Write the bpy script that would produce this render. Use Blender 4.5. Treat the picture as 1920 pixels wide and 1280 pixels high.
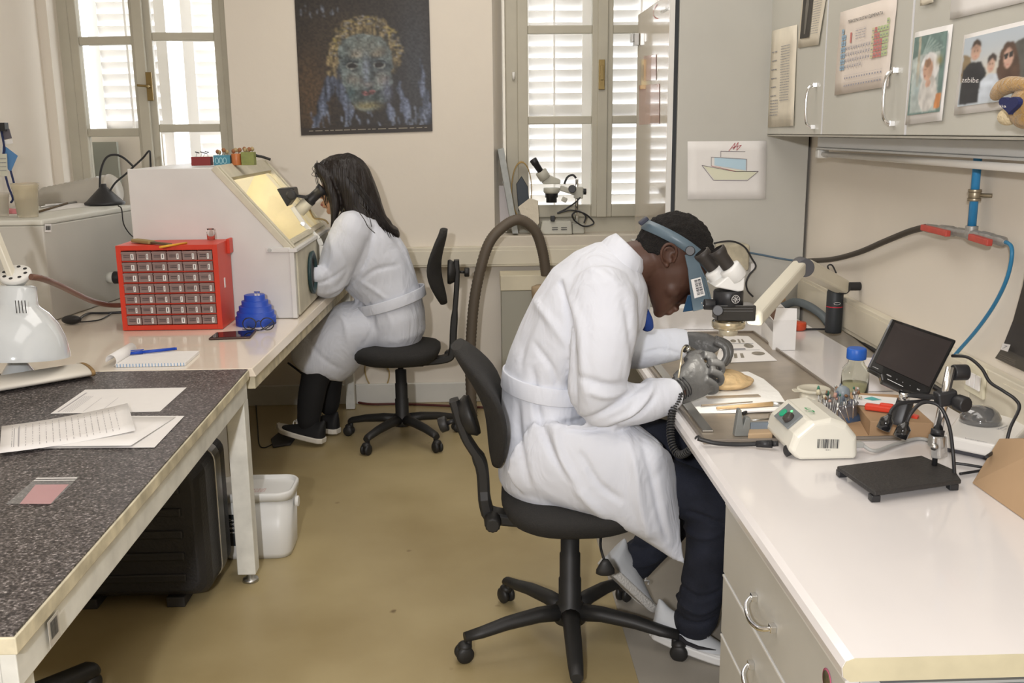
import bpy, bmesh, math, random
from mathutils import Vector, Matrix, noise
random.seed(7)
SC=bpy.context.scene; COL=SC.collection
for o in list(bpy.data.objects): bpy.data.objects.remove(o)
R=math.radians; PI=math.pi
# ---------------------------------------------------------------- camera
H=1.52; F=1842.0; PITCH=R(12.04); YAW=R(1.9); ROLL=R(0.57)
def _basis():
    cy,sy=math.cos(YAW),math.sin(YAW); cp,sp=math.cos(PITCH),math.sin(PITCH)
    f=Vector((sy*cp,cy*cp,-sp)); r=Vector((cy,-sy,0)); u=Vector((sy*sp,cy*sp,cp))
    c,s=math.cos(ROLL),math.sin(ROLL)
    return f, r*c-u*s, r*s+u*c
FV,RV,UV=_basis()
cd=bpy.data.cameras.new('camera'); cam=bpy.data.objects.new('camera',cd); COL.objects.link(cam)
cd.sensor_width=36; cd.lens=36*F/1920; cd.clip_start=0.05; cd.clip_end=100
mw=Matrix((RV,UV,-FV)).transposed().to_4x4(); mw.translation=Vector((0,0,H)); cam.matrix_world=mw
SC.camera=cam
SC.view_settings.view_transform='Standard'; SC.view_settings.look='None'
SC.view_settings.gamma=1; SC.view_settings.use_curve_mapping=False
SC.view_settings.exposure=0.0
# real places from points of the photograph: a ray cut with a known plane of the room
def ray(px,py): return FV+RV*((px-960)/F)+UV*((640-py)/F)
def PZ(px,py,z): d=ray(px,py); t=(z-H)/d.z; return Vector((t*d.x,t*d.y,z))
def PY(px,py,y): d=ray(px,py); t=y/d.y; return Vector((t*d.x,y,H+t*d.z))
def PX(px,py,x): d=ray(px,py); t=x/d.x; return Vector((x,t*d.y,H+t*d.z))
# ---------------------------------------------------------------- world and lights
w=bpy.data.worlds.new('world'); SC.world=w; w.use_nodes=True
nt=w.node_tree; bg=nt.nodes['Background']; bg.inputs[0].default_value=(0.93,0.96,1,1); bg.inputs[1].default_value=4.0
def area(name,loc,target,size,power,color=(1,1,1),sizey=None):
    l=bpy.data.lights.new(name,'AREA'); l.energy=power; l.color=color; l.size=size
    if sizey: l.shape='RECTANGLE'; l.size_y=sizey
    o=bpy.data.objects.new(name,l); COL.objects.link(o); o.location=loc
    o.rotation_euler=(Vector(target)-Vector(loc)).to_track_quat('-Z','Y').to_euler(); return o
area('camera_flash',(-0.32,-0.75,1.86),(0.15,3.0,0.9),0.10,70,(1,0.98,0.985))
area('ceiling_lamp_near',(0.1,1.5,3.12),(0.1,1.5,0),1.3,19,(1,0.95,0.90),2.2)
area('ceiling_lamp_far',(0.0,4.0,3.12),(0.0,4.0,0),1.3,24,(1,0.95,0.89),1.6)
area('daylight_left',(-1.85,6.6,2.0),(-1.5,5.0,1.2),1.2,30,(0.95,0.97,1),1.9)
area('daylight_right',(0.7,6.6,2.0),(0.6,5.0,1.2),1.2,22,(0.95,0.97,1),1.9)
# ---------------------------------------------------------------- materials
MATS={}
def mat(name,col,rough=0.5,metal=0.0,var=0.0,vscale=6.0,bump=0.0,bscale=60.0,spec=0.5,coat=0.0,trans=0.0,ior=1.45,emit=None,alpha=1.0,sheen=0.0,sub=0.0):
    if name in MATS: return MATS[name]
    m=bpy.data.materials.new(name); m.use_nodes=True; n=m.node_tree; b=n.nodes['Principled BSDF']
    c=(col[0],col[1],col[2],1)
    b.inputs['Base Color'].default_value=c; b.inputs['Roughness'].default_value=rough; b.inputs['Metallic'].default_value=metal
    b.inputs['Specular IOR Level'].default_value=spec; b.inputs['Coat Weight'].default_value=coat
    b.inputs['Transmission Weight'].default_value=trans; b.inputs['IOR'].default_value=ior; b.inputs['Alpha'].default_value=alpha
    b.inputs['Sheen Weight'].default_value=sheen; b.inputs['Subsurface Weight'].default_value=sub
    if emit: b.inputs['Emission Color'].default_value=(emit[0],emit[1],emit[2],1); b.inputs['Emission Strength'].default_value=emit[3]
    if var>0 or bump>0:
        tc=n.nodes.new('ShaderNodeTexCoord')
    if var>0:
        t=n.nodes.new('ShaderNodeTexNoise'); t.inputs['Scale'].default_value=vscale; t.inputs['Detail'].default_value=6
        n.links.new(tc.outputs['Object'],t.inputs['Vector'])
        r=n.nodes.new('ShaderNodeValToRGB'); r.color_ramp.elements[0].position=0.3; r.color_ramp.elements[1].position=0.7
        r.color_ramp.elements[0].color=tuple(x*(1-var) for x in col)+(1,); r.color_ramp.elements[1].color=tuple(min(1,x*(1+var*0.5)) for x in col)+(1,)
        n.links.new(t.outputs['Fac'],r.inputs[0]); n.links.new(r.outputs[0],b.inputs['Base Color'])
    if bump>0:
        t2=n.nodes.new('ShaderNodeTexNoise'); t2.inputs['Scale'].default_value=bscale; t2.inputs['Detail'].default_value=4
        n.links.new(tc.outputs['Object'],t2.inputs['Vector'])
        bp=n.nodes.new('ShaderNodeBump'); bp.inputs['Strength'].default_value=bump; bp.inputs['Distance'].default_value=0.01
        n.links.new(t2.outputs['Fac'],bp.inputs['Height']); n.links.new(bp.outputs[0],b.inputs['Normal'])
    MATS[name]=m; return m
def nodes(m): return m.node_tree.nodes, m.node_tree.links, m.node_tree.nodes['Principled BSDF']
# ---------------------------------------------------------------- mesh helpers
def V(*a): return Vector(a)
class MB:
    def __init__(s): s.v=[]; s.f=[]; s.sm=[]
    def add(s,vs,fs,sm=False):
        k=len(s.v); s.v+= [Vector(v) for v in vs]; s.f+=[tuple(i+k for i in f) for f in fs]; s.sm+=[sm]*len(fs); return s
    def box(s,a,b,rz=0,piv=None):
        x0,y0,z0=a; x1,y1,z1=b
        vs=[V(x,y,z) for z in (z0,z1) for y in (y0,y1) for x in (x0,x1)]
        if rz:
            c=piv or V((x0+x1)/2,(y0+y1)/2,0); m=Matrix.Rotation(rz,4,'Z')
            vs=[m@(v-V(c[0],c[1],0))+V(c[0],c[1],0) for v in vs]
        return s.add(vs,[(0,2,3,1),(4,5,7,6),(0,1,5,4),(2,6,7,3),(0,4,6,2),(1,3,7,5)])
    def obox(s,c,ax,ay,az):
        c=Vector(c); ax=Vector(ax);ay=Vector(ay);az=Vector(az)
        vs=[c+ax*i+ay*j+az*k for k in(-1,1) for j in(-1,1) for i in(-1,1)]
        return s.add(vs,[(0,2,3,1),(4,5,7,6),(0,1,5,4),(2,6,7,3),(0,4,6,2),(1,3,7,5)])
    def hexa(s,b4,t4):   # four bottom, four top corners
        return s.add(list(b4)+list(t4),[(3,2,1,0),(4,5,6,7),(0,1,5,4),(1,2,6,5),(2,3,7,6),(3,0,4,7)])
    def bar(s,p,q,w,h=None,up=(0,0,1)):
        p=Vector(p);q=Vector(q);d=(q-p); h=h or w
        z=Vector(up); x=d.cross(z)
        if x.length<1e-6: x=d.cross(V(0,1,0))
        x.normalize(); y=x.cross(d).normalized()
        return s.obox((p+q)/2,x*w/2,d/2,y*h/2)
    def ring(s,c,ax,ay,n): return [Vector(c)+Vector(ax)*math.cos(2*PI*i/n)+Vector(ay)*math.sin(2*PI*i/n) for i in range(n)]
    def loft(s,rings,cap=True,sm=True,close=False):
        n=len(rings[0]); k=len(s.v)
        for r in rings: s.v+=[Vector(v) for v in r]
        m=len(rings)
        for j in range(m if close else m-1):
            j2=(j+1)%m
            for i in range(n):
                a=k+j*n+i; b=k+j*n+(i+1)%n; c=k+j2*n+(i+1)%n; d=k+j2*n+i
                s.f.append((a,b,c,d)); s.sm.append(sm)
        if cap and not close:
            s.f.append(tuple(k+i for i in reversed(range(n)))); s.sm.append(False)
            s.f.append(tuple(k+(m-1)*n+i for i in range(n))); s.sm.append(False)
        return s
    def tube(s,pts,r,n=12,cap=True,close=False):
        pts=[Vector(p) for p in pts]; m=len(pts); rr=r if isinstance(r,(list,tuple)) else [r]*m
        rings=[]; prev=None
        for i,p in enumerate(pts):
            if close: t=pts[(i+1)%m]-pts[i-1]
            else: t=pts[min(i+1,m-1)]-pts[max(i-1,0)]
            t.normalize()
            if prev is None:
                a=V(0,0,1) if abs(t.z)<.9 else V(1,0,0); x=t.cross(a).normalized()
            else: x=(prev-t*prev.dot(t)).normalized()
            prev=x; y=t.cross(x)
            rings.append([p+(x*math.cos(2*PI*k/n)+y*math.sin(2*PI*k/n))*rr[i] for k in range(n)])
        return s.loft(rings,cap,True,close)
    def cyl(s,p,q,r,r2=None,n=24):
        p=Vector(p);q=Vector(q); r2=r if r2 is None else r2
        t=(q-p).normalized(); a=V(0,0,1) if abs(t.z)<.9 else V(1,0,0); x=t.cross(a).normalized(); y=t.cross(x)
        rg=lambda c,rad:[c+(x*math.cos(2*PI*k/n)+y*math.sin(2*PI*k/n))*rad for k in range(n)]
        return s.loft([rg(p,r),rg(q,r2)])
    def lathe(s,prof,c,axis=(0,0,1),n=32,cap=True):
        c=Vector(c); t=Vector(axis).normalized(); a=V(0,0,1) if abs(t.z)<.9 else V(1,0,0); x=t.cross(a).normalized(); y=t.cross(x)
        return s.loft([[c+t*z+(x*math.cos(2*PI*k/n)+y*math.sin(2*PI*k/n))*max(r,1e-5) for k in range(n)] for r,z in prof],cap)
    def prism(s,poly,ex):   # polygon of 3D points extruded by vector
        ex=Vector(ex); p=[Vector(v) for v in poly]; n=len(p); k=len(s.v); s.v+=p+[v+ex for v in p]
        s.f.append(tuple(k+i for i in reversed(range(n)))); s.f.append(tuple(k+n+i for i in range(n))); s.sm+=[False,False]
        for i in range(n): s.f.append((k+i,k+(i+1)%n,k+n+(i+1)%n,k+n+i)); s.sm.append(False)
        return s
    def sphere(s,c,r,n=20,m=12,sc=(1,1,1)):
        rings=[]
        for j in range(m+1):
            a=-PI/2+PI*j/m; z=math.sin(a); q=max(math.cos(a),1e-4)
            rings.append([Vector(c)+V(math.cos(2*PI*i/n)*q*sc[0],math.sin(2*PI*i/n)*q*sc[1],z*sc[2])*r for i in range(n)])
        return s.loft(rings)
    def quad(s,a,b,c,d): return s.add([a,b,c,d],[(0,1,2,3)])
    def text(s,txt,o,right,up,h,depth=0.0006,align='LEFT',bold=0):
        cu=bpy.data.curves.new('t','FONT'); cu.body=txt; cu.size=1; cu.align_x=align; cu.resolution_u=2; cu.extrude=0; cu.offset=bold
        ob=bpy.data.objects.new('t',cu); COL.objects.link(ob)
        dg=bpy.context.evaluated_depsgraph_get(); me=ob.evaluated_get(dg).to_mesh()
        r=Vector(right).normalized(); u=Vector(up).normalized(); nn=r.cross(u).normalized(); o=Vector(o)
        vs=[o+r*v.co.x*h+u*v.co.y*h+nn*depth for v in me.vertices]
        s.add(vs,[tuple(p.vertices) for p in me.polygons]); ob.evaluated_get(dg).to_mesh_clear()
        bpy.data.objects.remove(ob); bpy.data.curves.remove(cu); return s
    def obj(s,name,m,parent=None,bevel=0.0,seg=2,solid=0.0,subd=0,smooth=None,angle=35):
        me=bpy.data.meshes.new(name); me.from_pydata([tuple(v) for v in s.v],[],s.f)
        mm=m if isinstance(m,(list,tuple)) else [m]
        for q in mm: me.materials.append(q)
        for i,p in enumerate(me.polygons): p.use_smooth=s.sm[i] if smooth is None else smooth
        bmm=bmesh.new(); bmm.from_mesh(me); bmesh.ops.recalc_face_normals(bmm,faces=bmm.faces); bmm.to_mesh(me); bmm.free()
        me.update(); o=bpy.data.objects.new(name,me); COL.objects.link(o)
        if parent: 
            o.parent=parent; o.matrix_parent_inverse=wm(parent).inverted()
        if solid: md=o.modifiers.new('s','SOLIDIFY'); md.thickness=solid; md.offset=0
        if bevel: md=o.modifiers.new('b','BEVEL'); md.width=bevel; md.segments=seg; md.limit_method='ANGLE'; md.angle_limit=R(angle)
        if subd: md=o.modifiers.new('u','SUBSURF'); md.levels=subd; md.render_levels=subd
        return o
def wm(o):
    m=o.matrix_basis.copy()
    if o.parent: m=wm(o.parent)@o.matrix_parent_inverse@m
    return m
def thing(name,label,cat,loc=(0,0,0),group=None):
    o=bpy.data.objects.new(name,None); COL.objects.link(o); o.location=loc; o.empty_display_size=0.05
    o['label']=label; o['category']=cat
    if group: o['group']=group
    return o
def tag(o,label,cat,group=None,kind=None):
    o['label']=label; o['category']=cat
    if group: o['group']=group
    if kind: o['kind']=kind
    return o
def lab(o,label): o['label']=label; return o
def struct(o): o['kind']='structure'; return o
def copy_tree(o,parent=None):
    c=o.copy(); COL.objects.link(c)
    if parent: c.parent=parent
    for ch in [x for x in bpy.data.objects if x.parent==o]: copy_tree(ch,c)
    return c
def spline(pts,n=8,close=False):
    P=[Vector(p) for p in pts]; out=[]; m=len(P)
    rng=range(m) if close else range(m-1)
    for i in rng:
        if close: a,b,c,d=P[i-1],P[i],P[(i+1)%m],P[(i+2)%m]
        else: a,b,c,d=P[max(i-1,0)],P[i],P[i+1],P[min(i+2,m-1)]
        for k in range(n):
            t=k/n; out.append(0.5*((2*b)+(c-a)*t+(2*a-5*b+4*c-d)*t*t+(3*b-a-3*c+d)*t**3))
    if not close: out.append(P[-1])
    return out
def rrect(w,h,r,n=5):
    out=[]
    for cx,cy,a0 in ((w/2-r,h/2-r,0),(-w/2+r,h/2-r,90),(-w/2+r,-h/2+r,180),(w/2-r,-h/2+r,270)):
        for k in range(n+1): a=R(a0+90*k/n); out.append((cx+r*math.cos(a),cy+r*math.sin(a)))
    return out
# common materials
WHITEMET=mat('white_enamel',(0.78,0.77,0.73),0.35,var=0.06,vscale=9)
LAMIN=mat('white_laminate',(0.79,0.76,0.75),0.16,var=0.03,vscale=3,coat=0.3)
BLACKP=mat('black_plastic',(0.022,0.022,0.024),0.42)
DARKRUB=mat('dark_rubber',(0.035,0.033,0.032),0.7)
CHROME=mat('chrome',(0.8,0.8,0.8),0.12,1.0)
STEEL=mat('brushed_steel',(0.55,0.55,0.54),0.35,1.0)
PAPER=mat('white_paper',(0.82,0.80,0.78),0.8,var=0.02,vscale=20)
INK=mat('black_ink',(0.03,0.03,0.035),0.8)
INKG=mat('grey_ink',(0.25,0.25,0.28),0.8)
GLASS=mat('clear_glass',(0.95,0.97,0.97),0.02,trans=1.0,ior=1.2,spec=0.4)
CREAMP=mat('cream_plastic',(0.72,0.66,0.50),0.45,var=0.08,vscale=7)
GREYCAB=mat('grey_cabinet',(0.53,0.52,0.475),0.42,var=0.04,vscale=4)
REDP=mat('red_plastic',(0.62,0.045,0.02),0.4,var=0.08,vscale=5)
BLUEP=mat('blue_plastic',(0.01,0.06,0.42),0.4)
CLEARP=mat('clear_plastic',(0.86,0.84,0.82),0.12,trans=0.85,ior=1.3)
BRASS=mat('brass',(0.26,0.19,0.08),0.35,0.9)
YELFOAM=mat('aged_cream_board',(0.66,0.58,0.40),0.7,var=0.15,vscale=12)
class Quad:
    """a flat sheet in the room given by its four corners (tl,tr,br,bl); draws marks on its surface"""
    def __init__(s,tl,tr,br,bl):
        s.c=[Vector(v) for v in (tl,tr,br,bl)]; s.n=(s.c[3]-s.c[0]).cross(s.c[1]-s.c[0]).normalized()
    def p(s,u,v,o=0.0):
        a=s.c[0].lerp(s.c[1],u); b=s.c[3].lerp(s.c[2],u); return a.lerp(b,v)+s.n*o
    def sheet(s,name,m,parent=None,t=0.0006,o=0.0,nu=1,nv=1,curl=None):
        mb=MB()
        if nu==1 and nv==1: mb.prism([s.p(0,0,o),s.p(1,0,o),s.p(1,1,o),s.p(0,1,o)],s.n*t)
        else:
            f=curl or (lambda u,v:0)
            vs=[s.p(i/nu,j/nv,o+f(i/nu,j/nv)) for j in range(nv+1) for i in range(nu+1)]
            mb.add(vs,[(j*(nu+1)+i,j*(nu+1)+i+1,(j+1)*(nu+1)+i+1,(j+1)*(nu+1)+i) for j in range(nv) for i in range(nu)],True)
            return mb.obj(name,m,parent,solid=t)
        return mb.obj(name,m,parent)
    def rect(s,mb,u0,v0,u1,v1,o=0.0012): mb.quad(s.p(u0,v0,o),s.p(u1,v0,o),s.p(u1,v1,o),s.p(u0,v1,o)); return s
    def poly(s,mb,pts,o=0.0012): mb.add([s.p(u,v,o) for u,v in pts],[tuple(range(len(pts)))]); return s
    def line(s,mb,pts,w,o=0.0013):
        asp=((s.c[1]-s.c[0]).length)/max((s.c[3]-s.c[0]).length,1e-6)
        for (a,b),(c,d) in zip(pts[:-1],pts[1:]):
            dx,dy=(c-a)*asp,(d-b); L=math.hypot(dx,dy) or 1; nx,ny=-dy/L*w/2/asp,dx/L*w/2
            mb.add([s.p(a+nx,b+ny,o),s.p(c+nx,d+ny,o),s.p(c-nx,d-ny,o),s.p(a-nx,b-ny,o)],[(0,1,2,3)])
        return s
    def text(s,mb,txt,u,v,h,o=0.0013,wid=None):
        cu=bpy.data.curves.new('t','FONT'); cu.body=txt; cu.size=1; cu.resolution_u=2
        ob=bpy.data.objects.new('t',cu); COL.objects.link(ob); dg=bpy.context.evaluated_depsgraph_get()
        me=ob.evaluated_get(dg).to_mesh(); asp=((s.c[1]-s.c[0]).length)/max((s.c[3]-s.c[0]).length,1e-6)
        mxw=max([q.co.x for q in me.vertices] or [1]); k=h/asp if wid is None else wid/mxw
        mb.add([s.p(u+q.co.x*k,v-q.co.y*h,o) for q in me.vertices],[tuple(p.vertices) for p in me.polygons])
        ob.evaluated_get(dg).to_mesh_clear(); bpy.data.objects.remove(ob); bpy.data.curves.remove(cu); return s
    def scrawl(s,mb,u0,v0,u1,n,dv,w=0.006,seed=1,o=0.0013):
        rr=random.Random(seed)
        for i in range(n):
            u=u0; v=v0+i*dv
            while u<u1:
                k=rr.uniform(.02,.07); e=min(u+k,u1); s.rect(mb,u,v,e,v+w,o); u=e+rr.uniform(.008,.02)
        return s
    def barcode(s,mb,u0,v0,u1,v1,seed=3,o=0.0014):
        rr=random.Random(seed); u=u0
        while u<u1:
            k=rr.choice((.006,.012,.02))*(u1-u0)*2; s.rect(mb,u,v0,min(u+k,u1),v1,o); u+=k+rr.choice((.006,.012))*(u1-u0)*2.4
        return s
def PP(px,py,p0,d2,off=0.0):
    n=Vector((-d2[1],d2[0])); n.normalize(); r=ray(px,py); t=(n.x*p0[0]+n.y*p0[1]+off)/(n.x*r.x+n.y*r.y)
    return V(t*r.x,t*r.y,H+t*r.z)
WP=((1.455,4.3),(.035,1.0)); CP=((1.255,4.3),(.035,1.0))
def PW(px,py,off=0.0): return PP(px,py,*WP,off=off)   # on the right wall (off = metres out into the room)
def PC(px,py,off=0.0): return PP(px,py,*CP,off=off)   # on the wall-cabinet doors
T=0.75
import numpy as np
class Painter:
    """a printed picture: a fine grid on the sheet with one colour per vertex"""
    def __init__(s,q,u0,v0,u1,v1,nu,nv,base,seed=1):
        s.q=q; s.nu=nu; s.nv=nv; s.rng=np.random.RandomState(seed); s.U,s.V=np.meshgrid(np.linspace(u0,u1,nu),np.linspace(v0,v1,nv)); s.C=np.ones((nv,nu,3))*np.array(base)
    def nz(s,kx,ky=None):
        ky=ky or kx; g=s.rng.rand(ky+2,kx+2); x=np.linspace(0,kx,s.nu); y=np.linspace(0,ky,s.nv); xi=x.astype(int); yi=y.astype(int); fx=x-xi; fy=(y-yi)[:,None]; fx=fx*fx*(3-2*fx); fy=fy*fy*(3-2*fy)
        a=g[yi][:,xi]; b=g[yi][:,xi+1]; c=g[yi+1][:,xi]; d=g[yi+1][:,xi+1]; return (a*(1-fx)+b*fx)*(1-fy)+(c*(1-fx)+d*fx)*fy
    def poly(s,pts,c,vr=.2,a=1.0,jit=.006,kx=14,ky=None):
        U=s.U+(s.nz(30)-.5)*jit*2; W=s.V+(s.nz(30)-.5)*jit*2; m=np.zeros(U.shape,bool); n=len(pts)
        for i in range(n):
            x1,y1=pts[i]; x2,y2=pts[(i+1)%n]
            if abs(y1-y2)<1e-9: continue
            m^=((y1>W)!=(y2>W))&(U<(x2-x1)*(W-y1)/(y2-y1)+x1)
        k=(1+vr*2*(s.nz(kx,ky)-.5)*1.6+vr*(s.rng.rand(s.nv,s.nu)-.5)*.5)[...,None]*np.array(c); s.C=np.where(m[...,None],s.C*(1-a)+np.clip(k,0,1)*a,s.C)
    def glow(s,cx,cy,rx,ry,c,a=1.0):
        w=np.exp(-(((s.U-cx)/rx)**2+((s.V-cy)/ry)**2))[...,None]*a; s.C=s.C*(1-w)+np.array(c)*w
    def blur(s,n=1):
        for _ in range(n):
            P=np.pad(s.C,((1,1),(1,1),(0,0)),mode='edge'); s.C=(P[1:-1,1:-1]*2+P[:-2,1:-1]+P[2:,1:-1]+P[1:-1,:-2]+P[1:-1,2:])/6
    def finish(s,name,parent,o,rough=.4):
        vs=[tuple(s.q.p(float(s.U[j,i]),float(s.V[j,i]),o)) for j in range(s.nv) for i in range(s.nu)]
        me=bpy.data.meshes.new(name); me.from_pydata(vs,[],[(j*s.nu+i,j*s.nu+i+1,(j+1)*s.nu+i+1,(j+1)*s.nu+i) for j in range(s.nv-1) for i in range(s.nu-1)])
        at=me.color_attributes.new('ink','FLOAT_COLOR','POINT'); C=np.clip(s.C,0,1).reshape(-1,3); at.data.foreach_set('color',np.hstack([C,np.ones((len(C),1))]).astype(np.float32).ravel())
        k='print_ink_%g'%rough; m=MATS.get(k)
        if not m:
            m=mat(k,(.5,.5,.5),rough); n,l,b=nodes(m); a=n.new('ShaderNodeAttribute'); a.attribute_name='ink'; l.new(a.outputs['Color'],b.inputs['Base Color'])
        me.materials.append(m); ob=bpy.data.objects.new(name,me); COL.objects.link(ob); ob.parent=parent; ob.matrix_parent_inverse=wm(parent).inverted(); return ob
# ================================================================ THE ROOM
WALL=mat('cream_wall_paint',(0.76,0.70,0.61),0.85,var=0.03,vscale=1.5,bump=0.15,bscale=14)
FLOOR=mat('beige_linoleum',(0.36,0.29,0.14),0.38)
n,l,b=nodes(FLOOR)
tc=n.new('ShaderNodeTexCoord'); a=n.new('ShaderNodeTexNoise'); a.inputs['Scale'].default_value=1.6; a.inputs['Detail'].default_value=8
l.new(tc.outputs['Object'],a.inputs['Vector'])
r=n.new('ShaderNodeValToRGB'); r.color_ramp.elements[0].position=0.32; r.color_ramp.elements[1].position=0.72
r.color_ramp.elements[0].color=(0.33,0.255,0.125,1); r.color_ramp.elements[1].color=(0.46,0.375,0.205,1); l.new(a.outputs['Fac'],r.inputs[0])
s2=n.new('ShaderNodeTexVoronoi'); s2.inputs['Scale'].default_value=5.0; s2.inputs['Randomness'].default_value=1
nz=n.new('ShaderNodeTexNoise'); nz.inputs['Scale'].default_value=18; mx0=n.new('ShaderNodeVectorMath'); mx0.operation='MULTIPLY_ADD'; mx0.inputs[1].default_value=(0.05,0.05,0)
l.new(tc.outputs['Object'],nz.inputs['Vector']); l.new(nz.outputs['Color'],mx0.inputs[0]); l.new(tc.outputs['Object'],mx0.inputs[2]); l.new(mx0.outputs[0],s2.inputs['Vector'])
r2=n.new('ShaderNodeValToRGB'); r2.color_ramp.elements[0].position=0.035; r2.color_ramp.elements[1].position=0.075
r2.color_ramp.elements[0].color=(0.75,0.75,0.75,1); r2.color_ramp.elements[1].color=(0,0,0,1); l.new(s2.outputs['Distance'],r2.inputs[0])
mx=n.new('ShaderNodeMix'); mx.data_type='RGBA'; mx.inputs[7].default_value=(0.10,0.06,0.02,1)
l.new(r2.outputs[0],mx.inputs[0]); l.new(r.outputs[0],mx.inputs[6]); l.new(mx.outputs[2],b.inputs['Base Color'])
nr=n.new('ShaderNodeMapRange'); nr.inputs[3].default_value=0.25; nr.inputs[4].default_value=0.5; l.new(a.outputs['Fac'],nr.inputs[0]); l.new(nr.outputs[0],b.inputs['Roughness'])
WX0=-2.30; WX1=1.50; YB=5.50; CH=3.2
struct(MB().box((WX0-.6,-2.5,-0.06),(WX1+.3,6.0,0)).obj('floor',FLOOR))
g=mat('grey_floor_tiles',(0.36,0.33,0.28),0.5,var=0.1,vscale=3)
gp=[PZ(1128,985,0.0),PZ(1290,1290,0)]
struct(MB().box((0.43,1.2,0.0005),(WX1,4.24,0.003)).obj('trim_1',g))
struct(MB().box((WX0-.6,-2.5,CH),(WX1+.3,6.0,CH+.1)).obj('ceiling',mat('white_ceiling',(0.82,0.80,0.76),0.9,var=0.02)))
# back wall with two splayed window openings
w1=(PY(106,200,YB).x,PY(433,200,YB).x); w2=(PY(926,300,YB).x,1.10)
W1Z0=0.55; W2Z0=0.955; WT=2.95
YO=5.82
def wallbox(mb,x0,x1,z0,z1): mb.box((x0,YB,z0),(x1,YO,z1))
m=MB()
x1a,x1b=w1; x2a,x2b=w2
sp_=(PY(128,200,5.66).x-x1a)*2
m.hexa([V(WX0-.3,YB,0),V(x1a,YB,0),V(x1a+sp_,YO,0),V(WX0-.3,YO,0)],[V(WX0-.3,YB,CH),V(x1a,YB,CH),V(x1a+sp_,YO,CH),V(WX0-.3,YO,CH)])
m.hexa([V(x1b,YB,0),V(x2a,YB,0),V(x2a+.09,YO,0),V(x1b-.02,YO,0)],[V(x1b,YB,CH),V(x2a,YB,CH),V(x2a+.09,YO,CH),V(x1b-.02,YO,CH)])
wallbox(m,x2b,WX1+.3,0,CH); wallbox(m,x1a,x1b,0,W1Z0); wallbox(m,x1a,x1b,WT,CH); wallbox(m,x2a,x2b,0,W2Z0-.03); wallbox(m,x2a,x2b,WT,CH)
struct(m.obj('wall_back',WALL))
struct(MB().hexa([V(1.455-.035*6.8,-2.5,0),V(1.9,-2.5,0),V(1.9,5.6,0),V(1.4970,5.5,0)],[V(1.455-.035*6.8,-2.5,CH),V(1.9,-2.5,CH),V(1.9,5.6,CH),V(1.4970,5.5,CH)]).obj('wall_right',WALL))
lw=PY(8,300,4.6).x
struct(MB().hexa([V(WX0-.3,-2.5,0),V(WX0,-2.5,0),V(WX0,YB,0),V(WX0-.3,YB,0)],[V(WX0-.3,-2.5,CH),V(WX0,-2.5,CH),V(WX0,YB,CH),V(WX0-.3,YB,CH)]).obj('wall_left',WALL))
struct(MB().box((WX0-.3,-2.6,0),(WX1+.3,-2.5,CH)).obj('wall_front',WALL))
# chamfered pier between the left wall and the window
base=mat('white_skirting',(0.70,0.69,0.64),0.5,var=0.08,vscale=5)
struct(MB().box((x1b-.3,YB-.025,0),(0.16,YB-.001,0.115)).obj('baseboard_back',base,bevel=0.004))
struct(MB().box((x2a-.02,YB-.05,W2Z0-.075),(x2b,YO-.1,W2Z0)).obj('trim_2',mat('cream_sill',(0.66,0.60,0.50),0.5,var=0.1,vscale=5),bevel=0.006))
FRM=mat('window_frame_paint',(0.50,0.47,0.38),0.5,var=0.06,vscale=8)
def leaf(win,xa,ya,xb,yb,z0,z1,mz,st=0.05,th=0.045):
    """one hinged leaf: stiles, rails, muntins as one frame, panes as parts"""
    a=V(xa,ya,0); bb=V(xb,yb,0); d=(bb-a).normalized(); nn=V(-d.y,d.x,0); L=(bb-a).length
    def bx(mb,u0,u1,za,zb,t0=-th/2,t1=th/2):
        q=[a+d*u0+nn*t0,a+d*u1+nn*t0,a+d*u1+nn*t1,a+d*u0+nn*t1]
        mb.hexa([v+V(0,0,za) for v in q],[v+V(0,0,zb) for v in q])
    f=MB(); bx(f,0,st,z0,z1); bx(f,L-st,L,z0,z1)
    for i,(za,zb) in enumerate(mz): bx(f,st,L-st,za,zb,-th/2+.004,th/2-.004)
    fo=f.obj('window_frame',FRM,win,bevel=0.005)
    for i in range(len(mz)-1):
        p=MB(); bx(p,st,L-st,mz[i][1],mz[i+1][0],-.002,.002); p.obj('pane',PANE,win)
PANE=mat('window_glass',(1,1,1),0.0,trans=1.0,ior=1.02,spec=0.2)
def wz(px,py,y): return PY(px,py,y).z
YF=5.66
# window 1: two leaves, tall
win=bpy.data.objects.new('window_1',None); COL.objects.link(win); win.location=((x1a+x1b)/2,YF,W1Z0); win['kind']='structure'
zA=[(W1Z0+.02,W1Z0+.14),(wz(210,256,YF),wz(210,241,YF)),(wz(200,86,YF),wz(200,70,YF)),(wz(200,86,YF)+.46+.03,WT)]
xm=PY(280,160,YF).x
m=MB(); m.box((PY(128,150,YF).x-.03,YF-.028,W1Z0+.001),(PY(146,150,YF).x-.005,YF+.05,WT)); m.box((PY(421,150,YF).x+.0,YF-.03,W1Z0),(x1b+.03,YF+.05,WT)); m.box((x1a+.1,YF-.027,W1Z0-.01),(x1b+.01,YF+.048,W1Z0+.05)); m.box((x1a+.1,YF-.027,WT-.06),(x1b+.01,YF+.048,WT+.01))
m.obj('window_frame',FRM,win,bevel=0.008)
leaf(win,PY(143,150,YF).x,YF-.01,xm,YF-.07,W1Z0+.04,WT-.05,zA)
leaf(win,xm,YF-.04,PY(425,150,YF).x,YF,W1Z0+.04,WT-.05,[(a+.02,b+.02) for a,b in zA])
MB().box((xm-.035,YF-.10,W1Z0+.04),(xm+.02,YF-.07,WT-.05)).obj('meeting_strip',FRM,win,bevel=0.004)
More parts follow.
